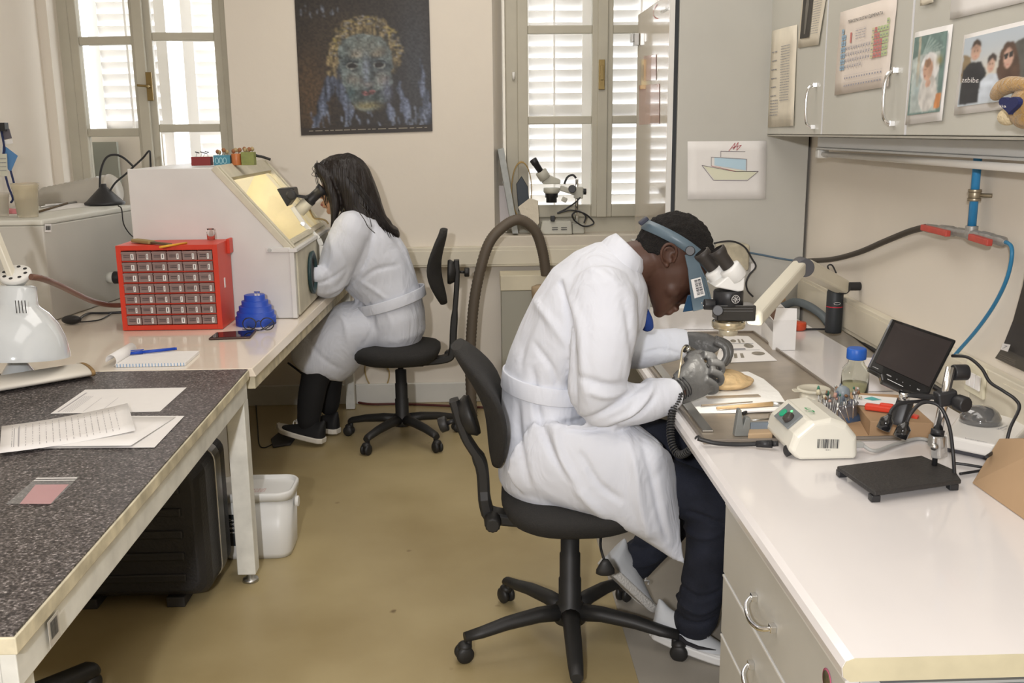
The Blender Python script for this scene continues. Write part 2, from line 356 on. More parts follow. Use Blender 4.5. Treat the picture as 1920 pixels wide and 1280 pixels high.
h=MB(); hp=PY(280,162,YF-.11); h.box((hp.x-.016,YF-.112,hp.z-.075),(hp.x+.016,YF-.10,hp.z+.075)); h.cyl(hp,hp+V(0,-.04,0),.009); h.bar(hp+V(.004,-.04,-.0),hp+V(-.052,-.04,.004),.014,.012)
h.obj('handle',BRASS,win,bevel=.002)
# window 2
win=bpy.data.objects.new('window_2',None); COL.objects.link(win); win.location=((x2a+x2b)/2,YF,W2Z0); win['kind']='structure'
zB=[(wz(1050,406,YF),wz(1050,383,YF)),(wz(1050,233,YF),wz(1050,218,YF)),(wz(1050,65,YF),wz(1050,49,YF)),(wz(1050,65,YF)+.46,wz(1050,65,YF)+.5),(WT-.08,WT-.02)]
xL=PY(958,200,YF).x; xM=PY(1127,200,YF).x; xR=x2b
m=MB(); m.box((xL-.03,YF-.03,W2Z0),(PY(973,200,YF).x,YF+.05,WT)); m.box((xR-.04,YF-.03,W2Z0),(xR+.02,YF+.05,WT)); m.box((xL-.02,YF-.027,W2Z0-.01),(xR+.01,YF+.048,PY(1050,406,YF).z)); m.box((xL-.02,YF-.027,WT-.04),(xR+.01,YF+.048,WT+.01))
m.obj('window_frame',FRM,win,bevel=0.008)
leaf(win,PY(970,200,YF).x,YF-.03,xM,YF-.03,zB[0][0],WT-.03,zB,st=.058)
leaf(win,xM,YF-.03,xR-.02,YF-.03,zB[0][0],WT-.03,zB,st=.058)
MB().box((xM-.028,YF-.068,zB[0][0]),(xM+.028,YF-.05,WT-.05)).obj('meeting_strip',FRM,win,bevel=0.004)
hp=PY(1128,140,YF-.07); h=MB(); h.box((hp.x-.017,YF-.08,hp.z-.08),(hp.x+.017,YF-.066,hp.z+.08)); h.bar(hp+V(0,-.03,.05),hp+V(0,-.03,-.03),.014,.012); h.cyl(hp+V(0,0,.0),hp+V(0,-.03,.0),.008)
h.obj('handle',BRASS,win,bevel=.002)
for px,py in ((963,142),):
    hp=PY(px,py,YF-.04); MB().cyl(hp+V(0,0,-.02),hp+V(0,0,.02),.008).obj('hinge',WHITEMET,win)
# louvred shutters outside
SHUT=mat('white_shutter_paint',(0.93,0.92,0.91),0.6)
def shutter(label,xa,xb,y,z0,z1,tiltbar,ya2=None):
    t=thing('shutter',label,'window shutter',((xa+xb)/2,y,z0),'louvred shutters outside the windows')
    ya=y; yb=ya2 if ya2 is not None else y
    a=V(xa,ya,0); bb=V(xb,yb,0); d=(bb-a).normalized(); nn=V(-d.y,d.x,0); L=(bb-a).length
    def bx(mb,u0,u1,za,zb,t0=-.02,t1=.02):
        q=[a+d*u0+nn*t0,a+d*u1+nn*t0,a+d*u1+nn*t1,a+d*u0+nn*t1]
        mb.hexa([v+V(0,0,za) for v in q],[v+V(0,0,zb) for v in q])
    f=MB(); bx(f,0,.06,z0,z1); bx(f,L-.06,L,z0,z1)
    for z,h_ in ((z0,.08),(PY(1050,225,SY).z-.02+(.0 if xa>0 else -.045),.04),(z1-.08,.08)): bx(f,.06,L-.06,z,z+h_)
    f.obj('frame',SHUT,t)
    s=MB(); z=z0+.10; P=0.066
    while z<z1-.1:
        s.obox(a+d*L/2+V(0,0,z),d*(L/2-.058),nn*.014+V(0,0,-.031),V(0,0,.003)+nn*.002); z+=P
    s.obj('slats',SHUT,t)
    b_=MB(); bx(b_,tiltbar*L-.006,tiltbar*L+.006,z0+.08,z1-.08,-.036,-.026); b_.obj('tilt_bar',SHUT,t)
SY=5.95
shutter('white louvred shutter outside the left leaf of left window',PY(170,100,SY).x,PY(316,100,SY).x,SY,.35,3.1,.50)
shutter('white louvred shutter outside the right leaf of left window, set ajar',PY(343,100,SY).x,PY(450,100,SY).x,SY,.35,3.1,.6,SY+.12)
shutter('white louvred shutter outside the left leaf of right window',PY(972,100,SY).x,PY(1110,100,SY).x,SY,.75,3.1,.48)
shutter('white louvred shutter outside the right leaf of right window',PY(1118,100,SY).x,PY(1250,100,SY).x,SY,.75,3.1,.62)
tag(MB().box((PY(176,300,YF+.1).x,YF+.10,.5),(PY(221,300,YF+.1).x,YF+.13,PY(200,266,YF+.1).z)).obj('board',mat('grey_green_board',(0.42,0.43,0.38),0.6)),'plain grey board standing behind the lower left window pane','board')
struct(MB().box((x1a,YF+.16,.4),(xm,YF+.2,PY(200,253,YF+.16).z)).obj('wall_outside',mat('pale_render',(0.95,0.88,0.80),0.9)))
# trunking
TR=mat('cream_trunking',(0.68,0.63,0.51),0.45,var=0.07,vscale=4)
za=PY(900,500,YB-.06).z; zb=PY(900,463,YB-.06).z
t=thing('cable_trunking','long cream cable trunking on back wall below the window sill','trunking',(0.1,YB,za))
xa=PY(640,480,YB-.06).x
MB().box((xa,YB-.06,za),(0.84,YB-.001,zb)).obj('channel',TR,t,bevel=.004)
MB().box((xa+.01,YB-.064,za+.012),(PY(899,480,YB).x,YB-.058,zb-.02)).obj('cover',TR,t,bevel=.002)
MB().box((PY(899,480,YB).x+.004,YB-.064,za+.012),(0.84,YB-.058,zb-.02)).obj('cover',TR,t,bevel=.002)
# ================================================================ LEFT: TABLES
SPECK=mat('speckled_grey_laminate',(0.11,0.10,0.10),0.42)
n,l,b=nodes(SPECK); tc=n.new('ShaderNodeTexCoord'); vz=n.new('ShaderNodeTexNoise'); vz.inputs['Scale'].default_value=170; vz.inputs['Detail'].default_value=2
l.new(tc.outputs['Object'],vz.inputs['Vector']); r=n.new('ShaderNodeValToRGB'); cr=r.color_ramp
cr.elements[0].position=.40; cr.elements[0].color=(0.030,0.026,0.026,1); cr.elements[1].position=.74; cr.elements[1].color=(0.50,0.46,0.44,1); e=cr.elements.new(.56); e.color=(0.115,0.10,0.095,1)
e=cr.elements.new(.64); e.color=(0.17,0.155,0.15,1)
l.new(vz.outputs['Fac'],r.inputs[0]); l.new(r.outputs[0],b.inputs['Base Color'])
EDGE=mat('worn_cream_edge',(0.66,0.60,0.44),0.6,var=0.35,vscale=16)
FRAMEW=mat('chipped_white_frame',(0.76,0.76,0.71),0.45,var=0.16,vscale=14)
t=thing('work_table','grey speckled laboratory table on chipped white steel legs, nearest on the left','table',(-1.4,2.3,0))
a=(-0.778,3.236); bq=(-0.742,1.448); xl=-2.28
P4=lambda z,i=0.0:[V(xl,bq[1]+i,z),V(bq[0]-i,bq[1]+i,z),V(a[0]-i,a[1],z),V(xl,a[1],z)]
m=MB(); m.hexa(P4(T-.004,.004),P4(T,.004)); m.obj('tabletop',SPECK,t)
m=MB(); m.hexa(P4(T-.034),P4(T-.0041)); m.obj('edge_band',EDGE,t,bevel=.002)
m=MB()
m.hexa([V(bq[0]-.035,bq[1]+.01,T-.10),V(bq[0]-.008,bq[1]+.01,T-.10),V(a[0]-.008,a[1]-.01,T-.10),V(a[0]-.035,a[1]-.01,T-.10)],[V(bq[0]-.035,bq[1]+.01,T-.035),V(bq[0]-.008,bq[1]+.01,T-.035),V(a[0]-.008,a[1]-.01,T-.035),V(a[0]-.035,a[1]-.01,T-.035)])
m.box((xl+.02,bq[1]+.012,T-.12),(bq[0]-.036,bq[1]+.04,T-.036)); m.box((xl+.02,a[1]-.04,T-.098),(a[0]-.036,a[1]-.012,T-.036))
m.obj('frame',FRAMEW,t,bevel=.002)
for (x,y) in ((bq[0]-.045,bq[1]+.05),(a[0]-.035,a[1]-.03),(-2.2,a[1]-.04),(-2.2,bq[1]+.05)):
    w_=.036 if y>2 else .038
    g=MB().box((x-w_,y-.03,.035),(x+w_-.01,y+.03,T-.101)).obj('leg',FRAMEW,t,bevel=.003)
    MB().lathe([(.012,.03),(.012,.012),(.026,.010),(.028,0.0)],(x,y,0.0)).obj('levelling_foot',STEEL,g)
# barcode sticker on the frame near the corner
A=PZ(76,1160,T-.05); q=Quad(V(-.7455,1.565,T-.040),V(-.7465,1.61,T-.040),V(-.7465,1.61,T-.088),V(-.7455,1.565,T-.088))
s=q.sheet('sticker',mat('grey_sticker',(.5,.47,.42),.6),t); mb=MB(); q.barcode(mb,.15,.1,.85,.75); mb.obj('barcode',INK,s)
# white bench
t=thing('long_bench','long white laminate bench with chamfered cream edge, behind the speckled table','bench',(-1.4,4.2,0))
A=[(xl,3.245),(-.757,3.245),(-.700,5.44),(xl,5.44)]
m=MB(); m.hexa([V(x,y,T-.03) for x,y in A],[V(x-(.012 if x>-1 else 0),y,T) for x,y in A]); m.obj('worktop',mat('white_laminate_wall_glow',(.86,.77,.65),.14,var=.04,vscale=3,coat=.4),t,bevel=.003)  # white laminate, with the warm wall's reflection put into its colour as cream
m=MB(); m.hexa([V(-.80,3.26,T-.075),V(-.765,3.26,T-.075),V(-.71,5.42,T-.075),V(-.745,5.42,T-.075)],[V(-.80,3.26,T-.0305),V(-.765,3.26,T-.0305),V(-.71,5.42,T-.0305),V(-.745,5.42,T-.0305)]).obj('front_rail',EDGE,t,bevel=.002)
for x,y in ((-.835,3.275),(-.735,5.38),(-2.2,3.3),(-2.2,5.38)): MB().box((x-.025,y-.025,.003),(x+.025,y+.025,T-.076)).obj('leg',FRAMEW,t,bevel=.003)
# grey machine cabinet standing on the white bench
ca=PZ(100,603,T); cb=PZ(220,562,T); zt=PY(79,414,ca.y).z
t=thing('machine_cabinet','large plain grey machine cabinet with barcode sticker on the white bench','cabinet',(-2.05,4.5,T))
cbb=ca+(cb-ca)*1.55; xl2=-2.28
base4=[V(xl2,ca.y,0),V(ca.x,ca.y,0),V(cbb.x,cbb.y,0),V(xl2,cbb.y,0)]
m=MB(); m.hexa([v+V(0,0,T+.002) for v in base4],[v+V(0,0,zt-.02) for v in base4]); m.obj('body',GREYCAB,t,bevel=.006)
m=MB(); m.hexa([v+V(0,0,zt-.0195) for v in base4],[v+V(0,0,zt+.004) for v in base4]); m.obj('lid',mat('pale_grey_lid',(.66,.66,.60),.4),t,bevel=.008)
q=Quad(*[PP(x,y,(ca.x,ca.y),(cb.x-ca.x,cb.y-ca.y),-.002) for x,y in((84,420),(96,420),(96,435),(84,435))])
s=q.sheet('sticker',PAPER,t); mb=MB(); q.barcode(mb,.1,.2,.9,.75); mb.obj('barcode',INK,s)
kn=PP(203,520,(ca.x,ca.y),(cb.x-ca.x,cb.y-ca.y)); nn=V(cb.y-ca.y,-(cb.x-ca.x),0).normalized()
MB().cyl(kn,kn+nn*.03,.026).obj('knob_collar',mat('pale_grey_lid',(.66,.66,.60),.4),t); MB().cyl(kn+nn*.03,kn+nn*.06,.03,.027).obj('knob',BLACKP,t,bevel=.003)
ZL=zt+.004
def onlid(px,py): return PZ(px,py,ZL)
# cups on the cabinet
CUPM=mat('cloudy_cup_plastic',(0.84,0.78,0.62),0.2,trans=0.6,ior=1.3)
def cup(label,px,py,h,r,m_,liq=None):
    c=onlid(px,py); t=thing('plastic_cup',label,'cup',c)
    MB().lathe([(r*.78,0.001),(r*.80,.004),(r*.98,h*.82),(r*1.02,h*.83),(r*1.02,h*.9),(r*1.06,h*.92),(r*1.10,h),(r*1.04,h),(r*.96,h*.9),(r*.74,.012),(.001,.010)],c,cap=False,n=36).obj('cup_body',m_,t)
    if liq: MB().lathe([(.001,.013),(r*.73,.013),(r*.86,h*.55),(.001,h*.55)],c,cap=False,n=36).obj('liquid',liq,t)
cup('cloudy beige plastic cup, larger of the two on the grey cabinet',53,407,.145,.052,CUPM,mat('beige_liquid',(.55,.42,.22),.5))
cup('small translucent cup at left edge on the grey cabinet',2,405,.10,.040,mat('clear_cup',(.8,.75,.65),.2,trans=.5,ior=1.3))
c=onlid(22,400); tag(MB().hexa([c+V(-.04,-.03,0),c+V(.1,-.03,0),c+V(.1,.06,0),c+V(-.04,.06,0)],[c+V(-.03,-.02,.02),c+V(.07,-.02,.012),c+V(.07,.05,.012),c+V(-.03,.05,.02)]).obj('sponge',mat('pink_sponge',(.62,.22,.24),.8),bevel=.004),'pink sponge lying between two cups on the grey cabinet','sponge')
q=Quad(onlid(85,383),onlid(165,379),onlid(172,386),onlid(80,398)); tag(q.sheet('paper_sheet',PAPER,o=.001),'white paper sheet lying under metal rods on the grey cabinet','paper')
for i,(a_,b_,m_,lb) in enumerate((((72,400),(128,383),mat('dark_wood',(.12,.08,.04),.6),'dark brown rod'),((76,391),(150,380),STEEL,'shiny steel rod'))):
    p=onlid(*a_)+V(0,0,.007);q_=onlid(*b_)+V(0,0,.007); tag(MB().cyl(p,q_,.005,n=10).obj('rod',m_),lb+' lying on the grey cabinet behind the cup','rod','rods on the grey cabinet')
# gooseneck lamp with cone base
c=onlid(197,384); t=thing('gooseneck_lamp','black cone-based light with two thin bent gooseneck arms on the grey cabinet','lamp',c)
MB().lathe([(.095,0.001),(.098,.012),(.085,.020),(.022,.085),(.016,.09),(.014,.105),(.001,.105)],c,n=40).obj('base',BLACKP,t)
yy=c.y
MB().tube(spline([PY(187,353,yy),PY(189,320,yy),PY(199,296,yy),PY(215,290,yy),PY(232,296,yy),PY(251,313,yy)],8),.0055,8).obj('gooseneck',BLACKP,t)
MB().tube(spline([PY(204,362,yy),PY(216,343,yy),PY(236,326,yy),PY(252,311,yy),PY(268,296,yy),PY(280,283,yy),PY(282,300,yy+.05),PY(283,330,yy+.05)],8),.005,8).obj('gooseneck',BLACKP,t)
tag(MB().tube(spline([PP(222,386,(ca.x,ca.y),(cb.x-ca.x,cb.y-ca.y),-.012),PP(228,392,(ca.x,ca.y),(cb.x-ca.x,cb.y-ca.y),-.012),PP(232,420,(ca.x,ca.y),(cb.x-ca.x,cb.y-ca.y),-.012),PP(245,440,(ca.x,ca.y),(cb.x-ca.x,cb.y-ca.y),-.012),PP(258,448,(ca.x,ca.y),(cb.x-ca.x,cb.y-ca.y),-.012)],8),.003,8).obj('power_cord',BLACKP),'thin black cord hanging down the side of the grey cabinet','cord')
# ribbed duct behind
c0=PY(158,374,5.26); c1=PY(205,352,5.26); d=(c1-c0).normalized()
m=MB(); pr_=[]; L=.42; N=26
for i in range(N+1): pr_.append((.072+(.012 if i%2 else 0),-L*.55+L*i/N))
m.lathe(pr_,c0+V(0,0,.02),axis=V(1,-.25,.18),n=28,cap=True); tag(m.obj('air_duct',mat('pale_ribbed_duct',(.72,.68,.60),.35,trans=.3),smooth=True),'pale ribbed flexible air duct behind the grey cabinet top','duct')
# hanging tags and lanyards on the left wall
YL=PX(12,285,WX0+.035).y; hk=PY(2,238,YL)
tag(MB().box((WX0,YL-.02,hk.z-.02),(WX0+.05,YL+.02,hk.z+.02)).obj('wall_hook',BLACKP),'black hook on the left wall holding lanyards','hook')
def hang(lbl,pts,m_,cat='tag'):
    q=[PY(x,y,YL) for x,y in pts]; tag(MB().prism(q,V(0,.004,0)).obj('name_tag',m_,bevel=.001),lbl,cat,'tags hanging at the left edge')
hang('dark striped tag hanging at left edge, topmost',[(2,246),(17,241),(22,259),(8,262)],mat('dark_tag',(.13,.12,.14),.5))
hang('small white tag just under the dark striped tag',[(8,263),(22,260),(24,269),(10,271)],PAPER)
hang('blue card hanging at left edge',[(5,273),(12,276),(33,292),(20,322),(15,318),(4,290)],mat('blue_card',(.10,.25,.50),.4))
q=Quad(PY(-6,289,YL-.01),PY(13,288,YL-.01),PY(15,330,YL-.01),PY(-6,330,YL-.01)); s=tag(q.sheet('name_tag',mat('pale_tag',(.62,.62,.52),.4)),'pale printed tag hanging at left edge','tag','tags hanging at the left edge')
mb=MB(); q.scrawl(mb,.15,.2,.9,4,.18,.03); mb.obj('print',INKG,s)
for i,(pts) in enumerate(([(1,240),(8,275),(6,290)],[(10,328),(16,350),(24,372),(20,380)],[(20,320),(28,350),(34,372),(38,380)])):
    tag(MB().tube(spline([PY(x,y,YL-.005) for x,y in pts],6),.005,6).obj('lanyard',mat('navy_strap',(.02,.03,.10),.7)),('navy lanyard strap from the hook at left edge','navy strap hanging below the pale tag','navy strap hanging below the blue card')[i],'lanyard')
# bench lamp with white dome
yl=3.12; t=thing('bench_lamp','large white dome lamp with vented cap and cream arm, at left edge','lamp',PZ(33,706,T))
DOME=mat('pale_blue_white_enamel',(0.64,0.67,0.68),0.12,coat=.6,var=.04,vscale=6)
cx=PY(33,672,yl); ztop=PY(33,535,yl).z; zr=PY(33,668,yl).z; hh=ztop-zr; R0=.157
prof=[(R0*1.0,0),(R0*1.0,.006),(R0*.985,.02),(R0*.90,hh*.30),(R0*.78,hh*.47),(R0*.60,hh*.62),(R0*.44,hh*.70),(R0*.40,hh*.74),(R0*.38,hh*.97),(R0*.30,hh*1.0),(.02,hh*1.0)]
MB().lathe(prof+[(.018,hh*.98),(R0*.36,hh*.9),(R0*.40,hh*.66),(R0*.75,hh*.44),(R0*.96,.01)],(cx.x,yl,zr),axis=(0.05,0.10,1),n=48,cap=False).obj('lamp_shade',DOME,t)
c2=V(cx.x,yl,zr)+V(0.05,.10,1).normalized()*(hh*1.12)
MB().lathe([(.030,-.022),(.044,-.004),(.048,.0),(.048,.010),(.044,.014),(.001,.014)],c2,axis=(0.05,-.5,1),n=36,cap=False).obj('vented_cap',WHITEMET,t)
ax=V(.05,-.5,1).normalized(); e1=ax.cross(V(0,1,0)).normalized(); e2=ax.cross(e1); m=MB()
for k in range(8): cc=c2+ax*.0145+(e1*math.cos(k*PI/4)+e2*math.sin(k*PI/4))*.033; m.cyl(cc,cc+ax*.0006,.006,n=12)
m.obj('vent_holes',BLACKP,t)
m=MB()
for k in range(4): p=PY(30+k*6,575,yl-.075); m.bar(p+V(0,0,-.02),p+V(0,0,.02),.002)
m.obj('vent_slots',BLACKP,t)
MB().bar(PY(-30,385,yl+.02),PY(24,520,yl+.02),.034,.018).obj('arm',mat('cream_arm',(.74,.70,.58),.4),t,bevel=.003)
m=MB(); m.bar(PY(-25,440,yl+.06),PY(10,575,yl+.06),.016,.012); m.bar(PY(-32,450,yl+.07),PY(3,585,yl+.07),.012,.01); m.obj('spring_rod',mat('cream_arm',(.74,.70,.58),.4),t,bevel=.002)
b0=PZ(35,706,T); MB().lathe([(.052,.001),(.052,.012),(.030,.045),(.018,.07),(.016,.10),(.001,.10)],b0,n=32).obj('base',DOME,t)
tag(MB().tube(spline([PY(58,519,yl),PY(78,522,yl+.05),PY(105,532,yl+.25),PY(140,549,yl+.5),PY(170,563,3.9),PY(200,571,4.05),PY(225,572,4.1)],8),.0105,10).obj('hose',mat('brown_hose',(.16,.075,.05),.45)),'brown rubber hose running from the dome lamp to behind the red drawers','hose')
# plug and flex on the bench
p=PZ(135,608,T)+V(0,0,.02); t=thing('plug','black round power plug with flex on the white bench','plug',PZ(135,608,T))
MB().sphere(p,.024,sc=(1.7,1,.8)).obj('body',BLACKP,t); MB().tube(spline([p+V(.03,0,0),PZ(165,590,T)+V(0,0,.005),PZ(195,589,T)+V(0,0,.005),PZ(232,587,T)+V(0,0,.005)],6),.0055,8).obj('flex',BLACKP,t)
MB().tube(spline([p+V(.03,0,-.01),PZ(168,604,T)+V(0,0,.004),PZ(190,600,T)+V(0,0,.004),PZ(210,588,T)+V(0,0,.004)],6),.003,8).obj('flex',BLACKP,t)
# ================================================================ glove box
y0=PZ(550,597,T).y; D=.93
t=thing('glove_box','white slant-fronted glove box with lit window on the white bench','glove box',(-1.1,4.4,T))
GW=mat('glove_box_white',(.70,.69,.67),.5,var=.05,vscale=5)
pr5=[PY(240,600,y0),PY(238,318,y0),PY(400,312,y0),PY(545,470,y0),PY(552,597,y0)]
pr5[0].z=T+.002; pr5[4].z=T+.002; pr5[1].x=pr5[0].x=-1.44; pr5[2].z=pr5[1].z=1.386
th=.018; m=MB()
m.prism(pr5,V(0,th,0)); m.prism([p+V(0,D-th,0) for p in pr5],V(0,th,0))   # side panels
def strip(a_,b_,n_): m.add([a_,b_,b_+V(0,D,0),a_+V(0,D,0)]+[v+n_*th for v in (a_,b_,b_+V(0,D,0),a_+V(0,D,0))],[(0,1,2,3),(4,7,6,5),(0,4,5,1),(1,5,6,2),(2,6,7,3),(3,7,4,0)])
def strip(a_,b_,n_):
    e=(b_-a_).normalized()*.003; i=n_*.002; a2=a_+e+i; b2=b_-e+i; m.add([q+V(0,dy,0)+n_*k for k in (0,th) for q,dy in ((a2,.004),(b2,.004),(b2,D-.004),(a2,D-.004))],[(0,1,2,3),(4,7,6,5),(0,4,5,1),(1,5,6,2),(2,6,7,3),(3,7,4,0)])
strip(pr5[1],pr5[2],V(0,0,-1)); strip(pr5[0],pr5[1],V(1,0,0)); strip(pr5[0],pr5[4],V(0,0,1)); strip(pr5[4],pr5[3],V(-1,0,0))
m.obj('body',GW,t,bevel=.003)
# slanted window: frame, glass, warm lit interior lamp
sa=pr5[2]; sb=pr5[3]; sd=(sb-sa).normalized(); sn=V(-sd.z,0,sd.x); sn=sn if sn.x>0 else -sn; L=(sb-sa).length
def sp(u,v,o=0.0): return sa+sd*(u*L)+V(0,v*D,0)+sn*o
CRM=mat('aged_cream_frame',(.62,.58,.46),.5,var=.12,vscale=12)
fr=MB()
def fbar(u0,v0,u1,v1,o0=-.012,o1=.016): fr.hexa([sp(u0,v0,o0),sp(u1,v0,o0),sp(u1,v1,o0),sp(u0,v1,o0)],[sp(u0,v0,o1),sp(u1,v0,o1),sp(u1,v1,o1),sp(u0,v1,o1)])
fbar(-.004,-.004,1.02,.035); fbar(-.004,.965,1.02,1.004); fbar(-.004,.0352,.15,.9648); fbar(.91,.0352,1.02,.9648)
fr.obj('window_frame',CRM,t,bevel=.003)
fr=MB(); fbar(.02,.010,1.0,.022,.0162,.024); fbar(.02,.975,1.0,.988,.0162,.024); fbar(.93,.05,.97,.95,.0162,.026); fr.obj('frame_moulding',CRM,t,bevel=.002)
g=MB(); g.hexa([sp(.15,.045,.0),sp(.91,.045,.0),sp(.91,.955,.0),sp(.15,.955,.0)],[sp(.15,.045,.004),sp(.91,.045,.004),sp(.91,.955,.004),sp(.15,.955,.004)]); g.obj('glass',PANE,t)
IN=mat('warm_box_lining',(.86,.80,.62),.7,var=.1,vscale=8)
m=MB(); m.quad(V(-1.41,y0+.02,T+.03),V(-.82,y0+.02,T+.03),V(-.82,y0+D-.02,T+.03),V(-1.41,y0+D-.02,T+.03)); m.quad(V(-1.41,y0+.02,T+.03),V(-1.41,y0+D-.02,T+.03),V(-1.41,y0+D-.02,1.36),V(-1.41,y0+.02,1.36))
m.quad(V(-1.41,y0+D-.021,T+.03),V(-.82,y0+D-.021,T+.03),V(-.82,y0+D-.021,1.02),V(-1.1,y0+D-.021,1.36)); m.obj('lining',IN,t)
m=MB(); m.cyl(V(-1.12,y0+.12,1.34),V(-1.12,y0+D-.12,1.34),.012); m.obj('tube_lamp',mat('lit_tube',(1,.95,.8),.5,emit=(1,.88,.62,22)),t)
# front panel (faces the woman) with arm port and trims
fx=pr5[4].x; m=MB()
m.box((fx-.002,y0+.03,T+.01),(fx+.022,y0+D-.02,1.03)); m.obj('front_panel',CRM,t,bevel=.003)
m=MB(); m.box((fx-.004,y0-.012,T+.004),(fx+.016,y0+.022,1.035)); m.box((fx-.006,y0-.02,1.035),(fx+.03,y0+D,1.05)); m.box((fx-.10,y0-.012,1.035),(fx,y0-.002,1.055)); m.obj('corner_trim',GW,t,bevel=.002)
MB().cyl(V(fx-.085,y0-.02,1.045),V(fx-.085,y0-.008,1.045),.008).obj('screw',STEEL,t)
pc=V(fx+.022,y0+.34,.90); MB().lathe([(.082,0),(.095,.002),(.100,.014),(.085,.018),(.078,.004)],pc,axis=(1,0,0),n=40,cap=False).obj('arm_port',mat('dark_green_ring',(.02,.05,.055),.4),t)
MB().cyl(pc+V(-.0,0,0),pc+V(.003,0,0),.08,n=40).obj('port_sleeve',DARKRUB,t)
# viewing microscope through the glass and its bent arm
t=thing('viewing_microscope','black and cream eyepiece tube poking out of the glove box window','microscope',sp(.6,.62))
yv=y0+.62
MB().cyl(PY(560,397,yv),PY(578,378,yv),.030,n=28).obj('collar',mat('cream_scope',(.72,.68,.56),.35),t,bevel=.002)
MB().lathe([(.028,0),(.029,.02),(.024,.03),(.024,.075),(.028,.08),(.029,.10),(.02,.102)],PY(577,379,yv),axis=PY(598,360,yv)-PY(577,379,yv),n=28).obj('eyepiece',BLACKP,t)
m=MB(); a1=PY(520,357,yv-.02);a2=PY(552,355,yv); m.prism([PY(518,354,yv-.05),PY(550,352,yv-.05),PY(553,368,yv-.05),PY(538,388,yv-.05)],V(0,.11,0)); m.obj('head',BLACKP,t,bevel=.006)
m=MB(); m.lathe([(.022,0),(.024,.004),(.024,.035),(.015,.038)],PY(548,365,yv-.055),axis=(0,-1,0)); m.bar(PY(550,366,yv-.03),PY(578,370,yv-.03),.018,.014); m.obj('focus_knob',BLACKP,t,bevel=.002)
t=thing('bent_arm','white bent steel arm bracket running down the glove box front','bracket',PY(606,480,yv-.04))
m=MB(); pts=[PY(548,388,yv-.04),PY(570,420,yv-.05),PY(598,448,yv-.08),PY(603,460,yv-.08),PY(604,484,yv-.08)]
for a_,b_ in zip(pts[:-1],pts[1:]): m.bar(a_,b_,.022,.012,up=(0,1,0))
m.obj('bar',WHITEMET,t,bevel=.003); MB().cyl(PY(567,420,yv-.07),PY(567,420,yv-.05),.010).obj('screw',STEEL,t)
tag(MB().tube(spline([PY(580,392,yv+.1),PY(588,408,yv+.12),PY(598,410,yv+.12),PY(610,413,yv+.12),PY(616,420,yv+.12)],8),.0045,8).obj('cable',mat('tan_cable',(.45,.33,.15),.5)),'tan cable loop on the glove box window frame','cable')
# things on the glove box top
zt2=1.388
def ot(px,py): return PZ(px,py,zt2)
yb_=4.42
def blk(label,x0p,x1p,yt,m_,kind='block'):
    a_=PY(x0p,300,yb_); b_=PY(x1p,300,yb_); z1=PY((x0p+x1p)/2,yt,yb_).z
    t=thing('bur_block',label,'bur block',((a_.x+b_.x)/2,yb_,zt2),'bur blocks on the glove box')
    m=MB()
    if kind=='round': m.cyl(V((a_.x+b_.x)/2,yb_+.02,zt2),V((a_.x+b_.x)/2,yb_+.02,z1),(b_.x-a_.x)/2,n=32)
    else: m.box((a_.x,yb_,zt2),(b_.x,yb_+.05,z1))
    m.obj('block_body',m_,t,bevel=.002); return t,a_,b_,z1
rr=random.Random(5)
def burs(t,a_,b_,z1,n,h=.022,tan=False):
    TN=mat('tan_felt',(.42,.32,.17),.8)
    for i in range(n):
        x=a_.x+.006+(b_.x-a_.x-.012)*(i+.5)/n; y=yb_+.012+rr.random()*.026; hh=h*rr.uniform(.6,1.15); dx=rr.uniform(-.006,.010)
        MB().cyl(V(x,y,z1-.002),V(x+dx,y,z1+hh),.0012,n=6).obj('bur_shank',STEEL,t)
        if tan: MB().sphere(V(x+dx,y,z1+hh),.009,10,7,sc=(1,1,1.1)).obj('bur_head',TN if i%3 else mat('rust_felt',(.30,.13,.06),.8),t)
        else: MB().bar(V(x+dx-.009,y,z1+hh+.003),V(x+dx+.009,y,z1+hh-.002),.004).obj('bur_head',BLACKP,t)
t,a_,b_,z1=blk('dark red bur block, leftmost on the glove box top',358,394,294,mat('dark_red_block',(.22,.025,.025),.5)); burs(t,a_,b_,z1,4,.018)
t,a_,b_,z1=blk('blue wooden bur block beside the dark red one',400,431,291,mat('blue_block',(.06,.24,.33),.5,var=.2,vscale=30)); burs(t,a_,b_,z1,5,.02,True)
q=Quad(V(a_.x,yb_-.001,z1),V(b_.x,yb_-.001,z1),V(b_.x,yb_-.001,zt2),V(a_.x,yb_-.001,zt2)); mb=MB()
for u in (.22,.46,.70): q.line(mb,[(u+.10*math.cos(k*PI/6),.52+.28*math.sin(k*PI/6)) for k in range(13)],.07)
mb.obj('painted_rings',mat('pale_blue_paint',(.35,.60,.65),.5),t)
t,a_,b_,z1=blk('round orange bur pot on the glove box top',432,451,288,mat('orange_pot',(.50,.16,.05),.35),'round'); burs(t,a_,b_,z1,4,.014,True)
t,a_,b_,z1=blk('olive green bur block beside the orange pot',452,476,285,mat('olive_block',(.24,.27,.08),.5,var=.2,vscale=30)); burs(t,a_,b_,z1,5,.012,True)
tag(MB().tube(spline([PY(474,288,yb_+.06),PY(482,292,yb_+.06),PY(492,294,yb_+.06),PY(507,299,yb_+.06)],6),[.016,.012]*0 or .006,8).obj('handpiece_cable',DARKRUB),'dark cable lying on the glove box top right','cable')
p=ot(468,316); 
